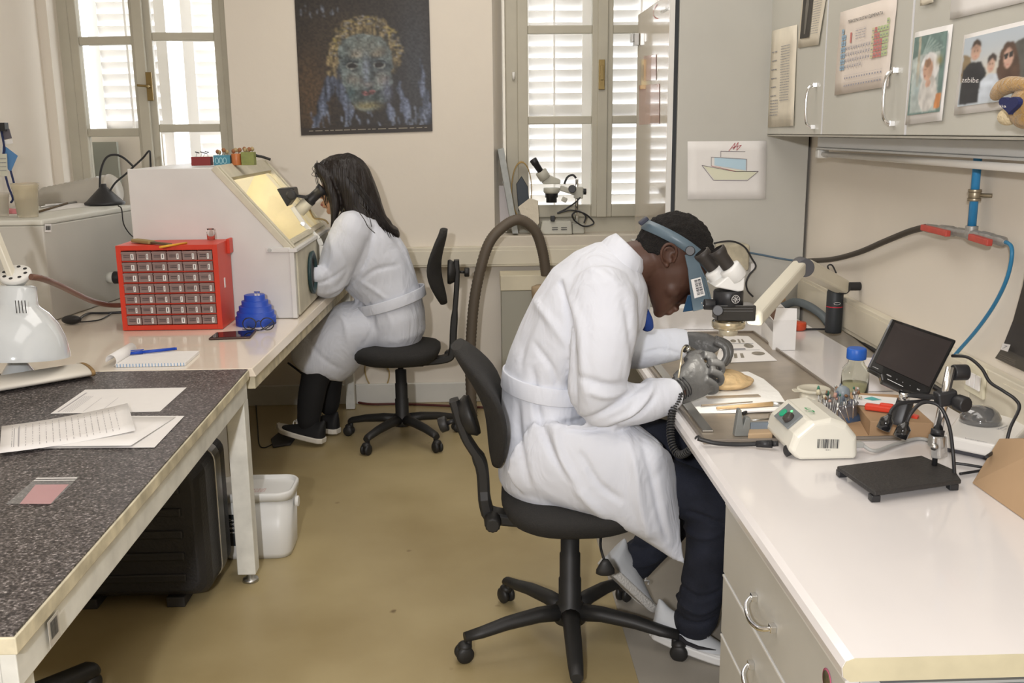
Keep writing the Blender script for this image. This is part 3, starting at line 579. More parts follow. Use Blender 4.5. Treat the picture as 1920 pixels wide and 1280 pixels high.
# ================================================================ red drawer cabinet
yr=3.935; W0=PZ(230,621,T).x; W1_=PZ(420,616,T).x; Hh=.342; Dp=.205
t=thing('drawer_cabinet','red plastic small-parts cabinet with forty-two clear labelled drawers','drawer cabinet',((W0+W1_)/2,yr+.1,T))
m=MB(); z0=T+.002; z1=z0+Hh
m.box((W0,yr,z0),(W0+.02,yr+Dp,z1)); m.box((W1_-.02,yr,z0),(W1_,yr+Dp,z1)); m.box((W0+.02,yr,z0),(W1_-.02,yr+Dp,z0+.02)); m.box((W0+.02,yr,z1-.02),(W1_-.02,yr+Dp,z1)); m.box((W0+.02,yr+Dp-.01,z0+.02),(W1_-.02,yr+Dp,z1-.02))
cw=(W1_-W0-.04)/6; rh=(Hh-.04)/7
for i in range(1,6): m.box((W0+.02+i*cw-.001,yr+.008,z0+.02),(W0+.02+i*cw+.001,yr+Dp-.01,z1-.02))
for j in range(1,7): m.box((W0+.02,yr+.004,z0+.02+j*rh-.0025),(W1_-.02,yr+Dp-.01,z0+.02+j*rh+.0025))
m.obj('cabinet_shell',REDP,t,bevel=.004)
MB().box((W1_-.002,yr+.15,z1-.055),(W1_+.012,yr+Dp+.004,z1+.006)).obj('rear_lip',REDP,t,bevel=.003)
DRW=mat('clear_drawer_plastic',(.62,.45,.42),.15,trans=.55,ior=1.2)
CONT=[mat('drawer_fill_'+k,c,.8,var=.5,vscale=90) for k,c in (('dark',(.06,.04,.04)),('grey',(.18,.16,.14)),('brown',(.16,.07,.05)),('pale',(.55,.52,.38)),('maroon',(.14,.03,.03)))]
rr=random.Random(11)
for j in range(7):
    for i in range(6):
        xa_=W0+.02+i*cw+.002; za_=z0+.02+(6-j)*rh+.004; xb_=xa_+cw-.004; zb_=za_+rh-.008
        d_=MB().box((xa_,yr-.002,za_),(xb_,yr+.004,zb_)).box((xa_,yr-.010,zb_-.006),(xb_,yr-.002,zb_-.002)).box((xa_+.002,yr+.004,za_+.001),(xb_-.002,yr+.006,zb_-.01)).obj('drawer',DRW,t)
        mi=CONT[rr.choice((0,1,2,4,4,2))]
        if (j,i) in ((3,2),(4,2),(4,5),(6,3)): mi=CONT[3]
        MB().box((xa_+.003,yr+.007,za_+.002),(xb_-.003,yr+.05,zb_-.008)).obj('contents',mi,d_)
        lx=xb_-.017-rr.uniform(0,.004); w__=rr.choice((.007,.008,.013,.012 if j<3 else .009))
        lb=MB().box((lx,yr-.0032,za_+.004),(lx+w__,yr-.0022,za_+.004+min(rh-.015,.022))).obj('paper_label',PAPER,d_)
        q=Quad(V(xa_+.006,yr-.0024,zb_-.010),V(lx-.002,yr-.0024,zb_-.010),V(lx-.002,yr-.0024,za_+.006),V(xa_+.006,yr-.0024,za_+.006)); mb=MB(); q.scrawl(mb,.05,.2,.95,2,.35,.14,seed=j*6+i)
        q=Quad(V(lx,yr-.0034,za_+.026),V(lx+w__,yr-.0034,za_+.026),V(lx+w__,yr-.0034,za_+.004),V(lx,yr-.0034,za_+.004)); q.rect(mb,.35,.15,.6,.8,.0002)
        mb.obj('mark',INK,d_)
zt3=z1
def orr(px,py): return PZ(px,py,zt3)
t=thing('brush','flat tan bristle brush lying on the red cabinet','brush',orr(290,455)); 
a_=orr(252,455)+V(0,0,.01); b_=orr(320,461)+V(0,0,.006); MB().bar(a_,a_+(b_-a_)*.5,.035,.014).obj('bristles',mat('tan_bristle',(.32,.24,.10),.9),t,bevel=.005); MB().bar(a_+(b_-a_)*.5,b_,.02,.008).obj('handle',mat('dark_wood',(.12,.08,.04),.6),t,bevel=.003)
tag(MB().cyl(orr(300,465)+V(0,0,.004),orr(350,457)+V(0,0,.004),.0045,n=6).obj('pencil',mat('yellow_paint',(.75,.38,.03),.4)),'yellow pencil lying on the red cabinet','pencil')
c=orr(396,451); t=thing('glass_jar','tiny clear glass jar on the red cabinet corner','jar',c); MB().lathe([(.016,0),(.016,.035),(.011,.042),(.015,.048),(.013,.05),(.009,.043),(.013,.033),(.013,.004),(.001,.004)],c,n=24,cap=False).obj('glass_body',GLASS,t)
MB().box((W1_+.0,yr+.07,T+.16),(W1_+.002,yr+.085,T+.20)).obj('sticker',PAPER,bpy.data.objects['drawer_cabinet'])
# blue tiered stand
c=PZ(475,612,T)+V(0,.055,0); t=thing('tiered_stand','round blue plastic stand with five shrinking tiers beside the red cabinet','stand',c)
prof=[(.082,0)]
for r_,za_,zb_ in ((.082,0,.034),(.076,.034,.055),(.066,.055,.078),(.054,.078,.100),(.042,.100,.124)): prof+=[(r_,za_+.001),(r_,zb_-.001),(r_-.003,zb_)]
prof+=[(.001,.124)]
MB().lathe(prof,c,n=40).obj('tiers',BLUEP,t)
for dx in (.012,.024):
    MB().cyl(c+V(dx,-.03,.124),c+V(dx,-.03,.142),.0045,.006,n=10).obj('glass_stub',GLASS,t)
# eyeglasses
c=PZ(485,622,T); t=thing('eyeglasses','black round-framed eyeglasses leaning on the blue stand','eyeglasses',c)
gy=c.y-.035
def ringp(px,py,rx,rz): cc=PY(px,py,gy); return [cc+V(math.cos(k*PI/12)*rx,0,math.sin(k*PI/12)*rz) for k in range(24)]
m=MB()
for px in (467.5,501): m.tube(ringp(px,607,.026,.024),.0022,8,close=True)
m.tube(spline([PY(480,604,gy),PY(485,601,gy),PY(489,603,gy)],4),.002,6); m.obj('frame',BLACKP,t)
for px in (467.5,501): g_=MB(); cc=PY(px,607,gy); g_.prism([cc+V(math.cos(k*PI/12)*.025,0,math.sin(k*PI/12)*.023) for k in range(24)],V(0,.0012,0)); g_.obj('lens',GLASS,t)
for a_,b_ in (((456,618),(519,605)),((462,612),(518,612))): MB().tube(spline([PZ(*a_,T)+V(0,-.01,.005),PZ((a_[0]+b_[0])/2,621,T)+V(0,0,.005),PZ(*b_,T)+V(0,0,.018)],5),.002,6).obj('temple',BLACKP,t)
# phone
cs=[PZ(391,638,T),PZ(470,635,T),PZ(481,622,T),PZ(405,627,T)]; t=thing('smartphone','dark smartphone lying on the white bench before the red cabinet','phone',cs[0])
m=MB(); m.hexa([v+V(0,0,.001) for v in cs],[v+V(0,0,.009) for v in cs]); m.obj('phone_body',mat('brown_case',(.06,.028,.022),.4),t,bevel=.003)
ctr=sum(cs,V(0,0,0))/4; m=MB(); m.hexa([ctr+(v-ctr)*.94+V(0,0,.0092) for v in cs],[ctr+(v-ctr)*.94+V(0,0,.0098) for v in cs]); m.obj('screen',mat('black_screen',(.008,.008,.012),.06),t)
# notebook, pen
cs=[PZ(217,689,T),PZ(348,686,T),PZ(374,663,T),PZ(255,665,T)]; t=thing('notebook','open spiral notebook with rolled-back pages on the white bench','notebook',cs[0])
m=MB(); m.hexa([v+V(0,0,.001) for v in cs],[v+V(0,0,.011) for v in cs]); m.obj('pages',PAPER,t)
m=MB(); dd=(cs[1]-cs[0]); 
for k in range(22): p=cs[0]+dd*(k+.5)/22; m.box((p.x-.0012,p.y-.002,p.z+.001),(p.x+.0012,p.y,p.z+.012))
m.obj('squared_edge',mat('blue_grid',(.25,.4,.6),.6),t)
m=MB(); ed=[cs[0],cs[3]]; rings=[]
for k in range(12):
    a_=-1.2+k*.42; off=V(-.018,0,.024)+V(math.cos(a_)*.018+.004,0,math.sin(a_)*.020)
    rings.append([cs[0]+off+V(.03,0,0)*0,cs[3]+off])
m.add([v for r_ in rings for v in r_],[(2*i,2*i+1,2*i+3,2*i+2) for i in range(11)],True); m.obj('rolled_page',PAPER,t,solid=.0012)
a_=PZ(243,672,T)+V(0,0,.0185); b_=PZ(329,663,T)+V(0,0,.0185); t=thing('pen','blue ballpoint pen on the open notebook','pen',a_)
dd=(b_-a_).normalized(); m=MB(); m.cyl(a_+dd*.02,b_,.0055,n=12); m.obj('barrel',BLUEP,t); MB().cyl(a_,a_+dd*.045,.0052,.0068,n=12).cyl(b_,b_+dd*.006,.005,n=12).obj('cap',BLUEP,t); MB().bar(a_+dd*.004+V(0,0,.009),a_+dd*.05+V(0,0,.009),.003).obj('clip',BLUEP,t)
# papers on the speckled table
def tsheet(label,pts,o=.001,marks=None,curl=None,lift=0.0):
    c=[PZ(x,y,T+lift) for x,y in pts]; q=Quad(*c); 
    if q.n.z<0: q.n=-q.n
    s=q.sheet('paper_sheet',PAPER,None,o=o,nu=8,nv=4,curl=curl) if curl else q.sheet('paper_sheet',PAPER,None,o=o)
    tag(s,label,'paper','loose papers on the speckled table')
    if marks: mb=MB(); marks(q,mb); mb.obj('print',mat('faint_print',(.45,.43,.45),.8),s)
    return s
tsheet('single white printed sheet lying alone behind the other papers',[(160,731),(350,727),(300,772),(95,776)],marks=lambda q,mb:[q.line(mb,[(.06,.15),(.02+.03,.95)],.02,o=.002)]+[q.rect(mb,.09+.02*k,.3,.094+.02*k,.95,.002) for k in range(5)]+[q.rect(mb,.28,.4,.284,.95,.002),q.rect(mb,.44,.4,.444,.95,.002)])
tsheet('white sheet with curled corner under the written page',[(150,781),(346,781),(290,840),(60,842)],o=.002)
tsheet('white sheet fanned out beneath the written page, lower edge lifted',[(135,783),(330,784),(246,842),(20,840)],o=.004,curl=lambda u,v:.006*v*u)
def wr(q,mb):
    for k in range(17): 
        u=.08+k*.05
        for v0_ in [x*.09 for x in range(1,10)]: q.rect(mb,u,v0_,u+.004,v0_+rr.uniform(.03,.085),.0095+.022*(u-.5)**2)
    q.rect(mb,.09,.15,.10,.85,.012); q.rect(mb,.125,.15,.135,.85,.012)
tsheet('written white page on top of the fanned papers',[(4,808),(240,764),(255,816),(0,859)],o=.008,marks=wr,curl=lambda u,v:.022*(u-.5)**2)
# rolled mat with brown end
t=thing('rolled_mat','long white flattened roll with frayed brown end at left edge','mat',PZ(90,720,T))
a_=PZ(-30,735,T); b_=PZ(158,704,T); dd=(b_-a_).normalized(); nn=V(-dd.y,dd.x,0); rings=[]
for p in (a_,b_): rings.append([p+nn*math.cos(k*PI/10)*.075+V(0,0,.020+math.sin(k*PI/10)*.018) for k in range(20)])
MB().loft(rings).obj('roll',mat('white_cloth_roll',(.78,.74,.66),.8,var=.05),t)
MB().loft([[b_+dd*o_+nn*math.cos(k*PI/10)*.077+V(0,0,.020+math.sin(k*PI/10)*.019) for k in range(20)] for o_ in (.0005,.012)]).obj('frayed_end',mat('brown_fray',(.30,.19,.08),.9,var=.4,vscale=60),t)
# zip bag with pink paper
cs=[PZ(70,897,T),PZ(149,896,T),PZ(98,947,T),PZ(12,947,T)]; q=Quad(*cs); q.n=V(0,0,1); t=thing('zip_bag','clear zip bag with a pink slip on the speckled table','bag',cs[3])
q.sheet('bag_film',mat('clear_film',(.9,.9,.9),.15,trans=.9,ior=1.1),t,o=.003,t=.0006); q2=Quad(q.p(.15,.28),q.p(.92,.28),q.p(.95,.98),q.p(.28,.98)); q2.n=V(0,0,1); q2.sheet('pink_slip',mat('pink_paper',(.80,.34,.36),.8),t,o=.0015)
mb=MB(); q.rect(mb,.02,.04,.98,.08,.0042); q.rect(mb,.02,.13,.98,.16,.0042); mb.obj('zip_strip',PAPER,t)
# ================================================================ under the tables
cs=[PZ(175,1148,0),PZ(400,1143,0)]; yc=cs[0].y
t=thing('flight_case','black ribbed flight case with silver rim band under the speckled table','case',V(-1.05,3.1,0))
CASE=mat('black_case_shell',(.020,.020,.022),.45,bump=.2,bscale=120)
def shell(y0_,y1_,x0_,x1_,z0_,z1_,r_,ins):
    rings=[]
    for yy_,i_ in ((y0_,ins),(y0_+.02,ins*.4),(y0_+.05,0),(y1_,0)):
        cx_=(x0_+x1_)/2; cz_=(z0_+z1_)/2
        rings.append([V(cx_+a,yy_,cz_+b) for a,b in rrect(x1_-x0_-2*i_,z1_-z0_-2*i_,r_,5)])
    return rings
xr=-.895; xl_=-1.40; zc1=.505
m=MB().loft(shell(yc,yc+.16,xl_,xr,.035,zc1,.05,.03),sm=False); 
for k in range(5): z=.10+k*.075; m.box((xl_+.07,yc-.008,z),(xr-.07,yc+.01,z+.03))
m.obj('front_shell',CASE,t,bevel=.006)
m=MB().loft(shell(yc+.225,yc+.30,xl_,xr,.035,zc1,.05,.0),sm=False).obj('rear_shell',CASE,t,bevel=.01)
MB().loft([[V((xl_+xr)/2+a,yy_,(.035+zc1)/2+b) for a,b in rrect(xr-xl_+.008,zc1-.035+.008,.055,5)] for yy_ in (yc+.16,yc+.225)],sm=False).obj('rim_band',STEEL,t,bevel=.003)
for x in (xl_+.1,xr-.12): MB().box((x-.03,yc+.02,.0),(x+.03,yc+.24,.036)).obj('foot',DARKRUB,t,bevel=.004)
MB().box((xr-.16,yc+.165,zc1+.003),(xr-.08,yc+.215,zc1+.018)).obj('latch',STEEL,t,bevel=.003)
def bucket(label,px,py,w_,d_,h_,yy=None,marks=True):
    c=PZ(px,py,0); t=thing('plastic_bucket',label,'bucket',c,'white plastic buckets under the bench')
    BK=mat('white_bucket_plastic',(.72,.72,.70),.35)
    rg=lambda s_,z_:[V(c.x+a*s_,c.y+d_/2+b*s_,z_) for a,b in rrect(w_,d_,.05,5)]
    MB().loft([rg(.90,.001),rg(.94,.02),rg(1.0,h_)]).obj('bucket_body',BK,t)
    MB().loft([rg(1.0,h_+.0005),rg(1.05,h_),rg(1.06,h_+.025),rg(1.02,h_+.032),rg(.98,h_+.03),rg(.96,h_+.015)]).obj('lid',BK,t)
    if marks:
        q=Quad(V(c.x-.10,c.y+.0,h_*.80),V(c.x-.02,c.y+.0,h_*.80),V(c.x-.02,c.y+.008,h_*.25),V(c.x-.10,c.y+.008,h_*.25)); q.n=V(0,-1,0)
        s=q.sheet('label_panel',mat('black_label',(.03,.035,.04),.4),t,o=.004); mb=MB()
        for k,tx in enumerate(('Cetrex','150 g/m','1000 metara','perlina')): q.text(mb,tx,.15,.2+k*.13,.10,o=.006,wid=.7)
        mb.obj('print',PAPER,s)
        q=Quad(V(c.x-.08,c.y+.05,h_+.032),V(c.x+.08,c.y+.05,h_+.032),V(c.x+.08,c.y+.0,h_+.032),V(c.x-.08,c.y+.0,h_+.032)); q.n=V(0,0,1); mb=MB(); q.scrawl(mb,.1,.1,.8,4,.2,.06); mb.obj('print',mat('red_ink',(.4,.08,.06),.7),t)
    for sx in (-1,1): MB().cyl(V(c.x+sx*w_*.52,c.y+d_*.4,h_-.03),V(c.x+sx*w_*.57,c.y+d_*.4,h_-.03),.02).obj('handle_lug',BK,t,bevel=.003)
bucket('white rectangular bucket with black label, beside the table leg',478,1050,.275,.20,.225)
c=PZ(385,1010,0); t=tag(MB().loft([[V(c.x-.06+a,c.y+.14+b,z_) for a,b in rrect(.24,.18,.04,4)] for z_ in (.001,.42)]).obj('storage_tub',mat('white_bucket_plastic',(.72,.72,.70),.35),bevel=.01),'pale tub behind the black flight case','tub')
# ================================================================ RIGHT: BENCH
BX=.53; BY0=1.312; BY1=4.29
def wx(y): return 1.455-.035*(4.3-y)
t=thing('work_bench','long white laminate workbench with rounded front edge along the right wall','bench',(1.0,2.8,0))
m=MB(); prof=[(BX+.012,T-.038),(BX+.002,T-.030),(BX,T-.016),(BX+.005,T-.005),(BX+.018,T)]
m.prism([V(x,BY0,z) for x,z in prof]+[V(wx(BY0)-.035,BY0,T),V(wx(BY0)-.035,BY0,T-.038)],V(0,BY1-BY0,0))
o=m.obj('worktop',LAMIN,t)
MB().prism([V(x+.001,BY0-.0015,z) for x,z in prof]+[V(wx(BY0)-.04,BY0-.0015,T-.0005),V(wx(BY0)-.04,BY0-.0015,T-.037)],V(0,.0014,0)).obj('end_banding',mat('yellow_end_band',(.62,.57,.40),.6,var=.15,vscale=10),t)
MB().box((.60,BY0+.02,T-.055),(wx(BY0)-.05,BY1-.03,T-.0385)).obj('sub_frame',mat('dark_grey_frame',(.12,.12,.11),.5),t)
MB().box((.60,4.22,.02),(1.40,4.25,T-.056)).obj('leg_panel',GREYCAB,t)
# drawer pedestal
PX_=.552; y1=2.09; y0=1.345
t=thing('drawer_pedestal','grey drawer pedestal with chrome bow handles under the right bench','drawer unit',(.9,1.6,0))
PED=mat('pedestal_grey',(.56,.55,.51),.4,var=.04); LIP=mat('pale_drawer_lip',(.74,.73,.70),.4)
MB().box((PX_+.022,y0,.03),(1.28,y1-.01,T-.057)).obj('body',PED,t,bevel=.002)
zs=[T-.062,.512,.362,.205,.035]; 
for k in range(4):
    za_=zs[k+1]+.010; zb_=zs[k]
    d_=MB().box((PX_,y0+.002,za_),(PX_+.021,y1,zb_)).obj('drawer_front',PED,t,bevel=.0015)
    MB().box((PX_-.001,y0+.002,zb_-.0005),(PX_+.021,y1+.001,zb_+.004)).obj('top_lip',LIP,d_)
    if k<3:
        ym=1.758; zh=(za_+zb_)/2-.012*(k==0); p=[V(PX_,ym-.064,zh),V(PX_-.012,ym-.064,zh-.002),V(PX_-.026,ym-.045,zh-.01),V(PX_-.031,ym,zh-.016),V(PX_-.026,ym+.045,zh-.01),V(PX_-.012,ym+.064,zh-.002),V(PX_,ym+.064,zh)]
        h_=MB().tube(spline(p,5),.0055,10); 
        for s_ in (-.064,.064): h_.box((PX_-.012,ym+s_-.009,zh-.007),(PX_-.0005,ym+s_+.009,zh+.007))
        h_.obj('handle',CHROME,d_,bevel=.001)
        if k==0:
            st=MB().lathe([(.020,0),(.020,.0006),(.001,.0008)],V(PX_-.001,y0+.075,zh+.055),axis=(-1,0,0)).obj('round_sticker',mat('pink_rim',(.5,.10,.18),.5),d_)
            MB().lathe([(.0165,0.0008),(.0165,.0012),(.001,.0013)],V(PX_-.001,y0+.075,zh+.055),axis=(-1,0,0)).obj('sticker_picture',mat('sticker_brown',(.12,.10,.05),.5,var=.6,vscale=80),st)
tag(MB().box((.575,1.315,.25),(.665,1.338,T-.059)).obj('binder',BLUEP,bevel=.003),'blue binder standing against the pedestal end below the bench corner','binder')
tag(MB().box((.672,1.318,.25),(1.25,1.336,T-.062)).obj('side_board',mat('pale_blue_panel',(.45,.52,.56),.4),bevel=.002),'pale blue-grey board at the near end of the pedestal under the worktop','board')
# tall cabinet at the far end
t=thing('tall_cabinet','tall grey steel cabinet with its side towards the room, between right window and right wall','cabinet',(1.15,4.7,0))
xa=PY(1268,300,4.3).x
m=MB(); m.box((xa,4.30,.02),(1.44,4.32,3.0)); m.obj('side_panel',GREYCAB,t,bevel=.003)
m=MB(); m.box((xa-.02,4.321,.02),(1.44,5.05,2.08)); m.obj('carcass',mat('dark_gasket',(.05,.055,.06),.6),t)
xd=PY(1256,300,4.31).x
def dpt(px,py,o=.0): 
    p=PP(px,py,(xd-.012,4.31),(-.008/.81,1.0)); return p+V(-.001-o,0,0)
dz0=1.0
m=MB(); m.hexa([V(xd-.012,4.31,dz0),V(xd,4.31,dz0),V(xd-.003,5.12,dz0),V(xd-.02,5.12,dz0)],[V(xd-.012,4.31,2.088),V(xd,4.31,2.088),V(xd-.003,5.12,2.088),V(xd-.02,5.12,2.088)])
d_=m.obj('door',mat('glossy_door_laminate',(.60,.54,.46),.12,var=.05,vscale=2,coat=.8),t,bevel=.004)
for (ua,va,ub,vb) in ((1208,105,1231,150),(1199,160,1237,232)): qq=Quad(dpt(ua,va),dpt(ub,va-3),dpt(ub,vb),dpt(ua,vb+2)); qq.n=V(-1,0,0); qq.sheet('red_reflection',mat('painted_red_reflection',(.52,.26,.22),.12,var=.35,vscale=14,coat=.8),d_,t=.0006,o=.001)  # red reflections in the glossy door, painted on as thin sheets
MB().box((xd-.016,4.30,dz0),(xd+.006,4.309,2.092)).obj('edge_strip',LIP,d_)
hz=PY(1197,75,5.10); m=MB(); m.box((xd-.045,5.06,hz.z-.03),(xd-.021,5.12,hz.z+.03)); m.box((xd-.06,5.08,hz.z-.012),(xd-.045,5.11,hz.z+.03)); m.obj('hinge',STEEL,d_,bevel=.003)
def dpt(px,py,o=.0): 
    p=PP(px,py,(xd-.012,4.31),(-.008/.81,1.0)); return p+V(-.001-o,0,0)
q=Quad(dpt(1232,8),dpt(1255,-10),dpt(1255,28),dpt(1232,36)); q.n=V(-1,0,0); mb=MB(); q.line(mb,[(.25+.55*math.cos(a),.5+.5*math.sin(a)) for a in [R(x) for x in range(250,90,-16)]],.06,o=.001); mb.obj('logo_arc',mat('red_ink',(.4,.08,.06),.7),d_)
mb=MB(); q.text(mb,'Kambic',.3,.75,.35,o=.001,wid=.65); mb.obj('logo_text',mat('grey_print',(.4,.42,.38),.6),d_)
tag(MB().box((xa-.10,4.34,.02),(xa-.021,4.9,.99)).obj('lower_panel',GREYCAB,bevel=.003),'grey low panel standing beneath the glossy cabinet door','panel')
# ship drawing on the panel
yp=4.2985; q=Quad(PY(1289,265,yp),PY(1437,264,yp),PY(1435,373,yp),PY(1289,374,yp)); q.n=V(0,-1,0)
s=tag(q.sheet('drawing',PAPER,nu=8,nv=6,curl=lambda u,v:.002+.004*(u-.5)**2),"child's crayon drawing of a ship taped on the grey cabinet side",'drawing')
def mk(pts,w,mm,nm): mb=MB(); q.line(mb,pts,w,o=.005); mb.obj(nm,mm,s)
REDC=mat('red_crayon',(.45,.08,.10),.8); BLUC=mat('blue_crayon',(.50,.68,.80),.8); YELC=mat('yellow_crayon',(.74,.74,.58),.8); INKL=mat('soft_ink',(.15,.12,.14),.8)
mb=MB(); q.poly(mb,[(.20,.42),(.90,.54),(.76,.66),(.34,.66)],o=.0038); mb.obj('hull_fill',YELC,s)
mb=MB(); q.poly(mb,[(.34,.28),(.74,.31),(.74,.50),(.34,.41)],o=.0040); mb.obj('deck_fill',BLUC,s)
mk([(.18,.41),(.33,.67),(.76,.68),(.90,.52),(.60,.52),(.18,.41)],.008,INKL,'hull_line'); mk([(.30,.42),(.30,.27),(.75,.31),(.75,.51)],.008,INKL,'deck_line'); mk([(.42,.27),(.42,.17),(.73,.18)],.008,INKL,'cabin_line')
mk([(.52,.17),(.60,.03),(.58,.14),(.64,.02),(.62,.16),(.68,.07),(.55,.12)],.009,REDC,'flag'); mk([(.30,.42),(.62,.52),(.90,.52)],.007,REDC,'red_line')
# ================================================================ wall cabinets
zc=1.492; zt=2.35; GC=mat('wall_cabinet_grey',(.54,.53,.475),.4,var=.03,vscale=3)
seams=[PC(1438,200).y,PC(1543,200).y,PC(1701,200).y,2.02,1.3]
def cpt(y,off=0.0): return V(1.255-.035*(4.3-y)-off,y,0)
def slab(mb,ya,yb,z0,z1,o0,o1):
    A=[cpt(ya,o0),cpt(ya,o1),cpt(yb,o1),cpt(yb,o0)]; mb.hexa([v+V(0,0,z0) for v in A],[v+V(0,0,z1) for v in A])
t=thing('wall_cabinet','run of grey wall cabinets with chrome bow handles above the right bench','cabinet',(1.3,3,zc))
m=MB(); slab(m,seams[-1],seams[0]-.002,zc,zt,-.20,-.0205); m.obj('carcass',GC,t,bevel=.002)
for i in range(4):
    ya_=seams[i+1]+.003; yb_=seams[i]-.003
    m=MB(); slab(m,ya_,yb_,zc+.008,zt,-.020,0); d_=m.obj('door',GC,t,bevel=.002)
    m=MB(); slab(m,ya_-.004,ya_+.004,zc+.009,zt-.001,-.018,.0012); m.obj('edge_strip',mat('pale_edge_strip',(.72,.72,.74),.4),d_)
    if i<2 or i==2:
        yh=ya_+(.085 if i<2 else .08)
        if i==2: continue
        z0=1.527+.006*i; z1=z0+.148; p=[cpt(yh,.001)+V(0,0,z0),cpt(yh,.018)+V(0,0,z0+.002),cpt(yh,.032)+V(0,0,z0+.02),cpt(yh,.036)+V(0,0,(z0+z1)/2),cpt(yh,.032)+V(0,0,z1-.02),cpt(yh,.018)+V(0,0,z1-.002),cpt(yh,.001)+V(0,0,z1)]
        h_=MB().tube(spline(p,5),.0055,10)
        for z in (z0,z1): h_.obox(cpt(yh,.008)+V(0,0,z),V(.008,0,0),V(0,.008,0),V(0,0,.008))
        h_.obj('handle',CHROME,d_,bevel=.001)
m=MB(); slab(m,seams[-1],seams[0]-.002,zc-.0,zc+.006,-.02,-.001); m.obj('bottom_rail',mat('rail_darker_grey',(.40,.38,.33),.5),t)  # thin rail, darker grey than the doors
def wsheet(label,pts,mm=None,name='paper_sheet',group=None,off=.003,cat='paper'):
    c=[PC(x,y,off) for x,y in pts]; q=Quad(*c); q.n=V(-1,.035,0).normalized()
    s=tag(q.sheet(name,mm or PAPER,None,t=.0006,nu=6,nv=6,curl=lambda u,v:.003*math.sin(u*3+v*2)**2),label,cat,group); return q,s
O=.0052
AGED=mat('aged_paper',(.74,.68,.56),.8,var=.1,vscale=12)
q,s=wsheet('narrow typed list sheet taped at the far left of the wall cabinets',[(1448,58),(1495,46),(1489,236),(1441,239)],AGED)
mb=MB(); q.scrawl(mb,.45,.18,.8,22,.026,.007,4,O); q.scrawl(mb,.08,.22,.3,6,.09,.010,9,O); q.scrawl(mb,.08,.72,.4,6,.03,.008,2,O)
mb.obj('print',INKG,s)
q,s=wsheet('torn printed sheet with a dark full-length figure picture, top left of the wall cabinets',[(1507,-30),(1556,-48),(1536,84),(1497,90)],AGED)
mb=MB(); q.rect(mb,.10,.05,.52,.86,O); p=mb.obj('dark_picture',mat('dark_print',(.045,.04,.035),.6),s)
mb=MB(); q.poly(mb,[(.28,.2),(.34,.2),(.38,.35),(.36,.55),(.34,.8),(.28,.8),(.26,.55),(.24,.35)],O+.0005); q.poly(mb,[(.28,.12),(.34,.12),(.34,.18),(.28,.18)],O+.0005); mb.obj('picture_figure',mat('dim_figure',(.16,.15,.13),.6),s)
mb=MB(); q.scrawl(mb,.58,.05,.9,22,.036,.008,3,O)
mb.obj('print',INKG,s)
# periodic table
q,s=wsheet('periodic table of elements sheet titled PERIODNI SUSTAV ELEMENATA on the middle cabinet door',[(1576,23),(1683,-8),(1667,162),(1566,179)],mat('pinkish_paper',(.78,.70,.63),.8,var=.05),name='periodic_table',cat='poster')
mb=MB(); q.text(mb,'PERIODNI SUSTAV ELEMENATA',.20,.165,.055,O,wid=.62); mb.obj('title',INK,s)
cm={k:mat('cell_'+k,c,.8) for k,c in (('blue',(.30,.45,.58)),('green',(.50,.60,.32)),('red',(.60,.22,.20)),('yellow',(.66,.62,.40)),('grey',(.52,.48,.50)))}
cells={k:MB() for k in cm}; dots=MB()
for per in range(7):
    for g_ in range(18):
        if per==0 and 0<g_<17: continue
        if per in (1,2) and 1<g_<12: continue
        if per==6 and g_>8: continue
        u=.09+g_*.0475; v=.22+per*.072
        k='blue' if g_<2 else ('grey' if g_<12 else ('yellow' if g_==12 else ('red' if g_-12<=per-0 and g_<16 else 'green')))
        if k=='grey': q.rect(dots,u+.006,v+.012,u+.036,v+.018,O+.0004)
        q.rect(cells[k],u,v,u+.040,v+.058 if k!='grey' else v+.003,O); q.rect(dots,u+.010,v+.024,u+.028,v+.040,O+.0004)
for r_ in range(2):
    for g_ in range(15):
        u=.19+g_*.047; v=.78+r_*.09; q.rect(cells['grey'],u,v,u+.04,v+.003,O); q.rect(dots,u+.01,v+.025,u+.03,v+.045,O+.0004)
q.rect(cells['grey'],.36,.25,.56,.252,O); q.rect(cells['grey'],.36,.40,.56,.402,O); q.scrawl(dots,.36,.27,.55,4,.03,.006,5,O); q.rect(cells['red'],.26,.28,.29,.40,O)
for k in cells: cells[k].obj('cells',cm[k],s)
dots.obj('symbols',mat('soft_print',(.30,.30,.36),.8),s)
# baby photo
q,s=wsheet('printed photo of a baby in a white hood, taped beside the right handle',[(1716,61),(1787,45),(1768,226),(1699,234)],name='photograph',cat='photo')
def pf(nm,pts,c,o=0.0,vr=.16): PT.poly(pts,c,vr)
PT=Painter(q,.06,.06,.94,.90,70,100,(.15,.24,.22),3)
def blob(u,v,ru,rv,n=20,a=0): return [(u+ru*math.cos(2*PI*k/n),v+rv*math.sin(2*PI*k/n)) for k in range(n)]
pf('photo_ground',[(.06,.06),(.95,.06),(.93,.90),(.10,.90)],(.15,.24,.22)); pf('photo_sheet',[(.06,.3),(.32,.26),(.80,.25),(.84,.88),(.12,.88)],(.46,.52,.50),.0003)
pf('photo_pole',[(.20,.07),(.26,.07),(.30,.6),(.22,.6)],(.50,.46,.36),.0006); pf('photo_orange',[(.80,.70),(.94,.70),(.92,.86),(.76,.86)],(.62,.25,.08),.0006)
pf('photo_hood',blob(.56,.42,.25,.17),(.72,.72,.72),.0008); pf('photo_body',blob(.56,.68,.24,.2),(.62,.60,.57),.0007); pf('photo_face',blob(.52,.43,.13,.12),(.62,.38,.27),.0011); pf('photo_hand',blob(.56,.58,.07,.04),(.60,.37,.27),.0012)
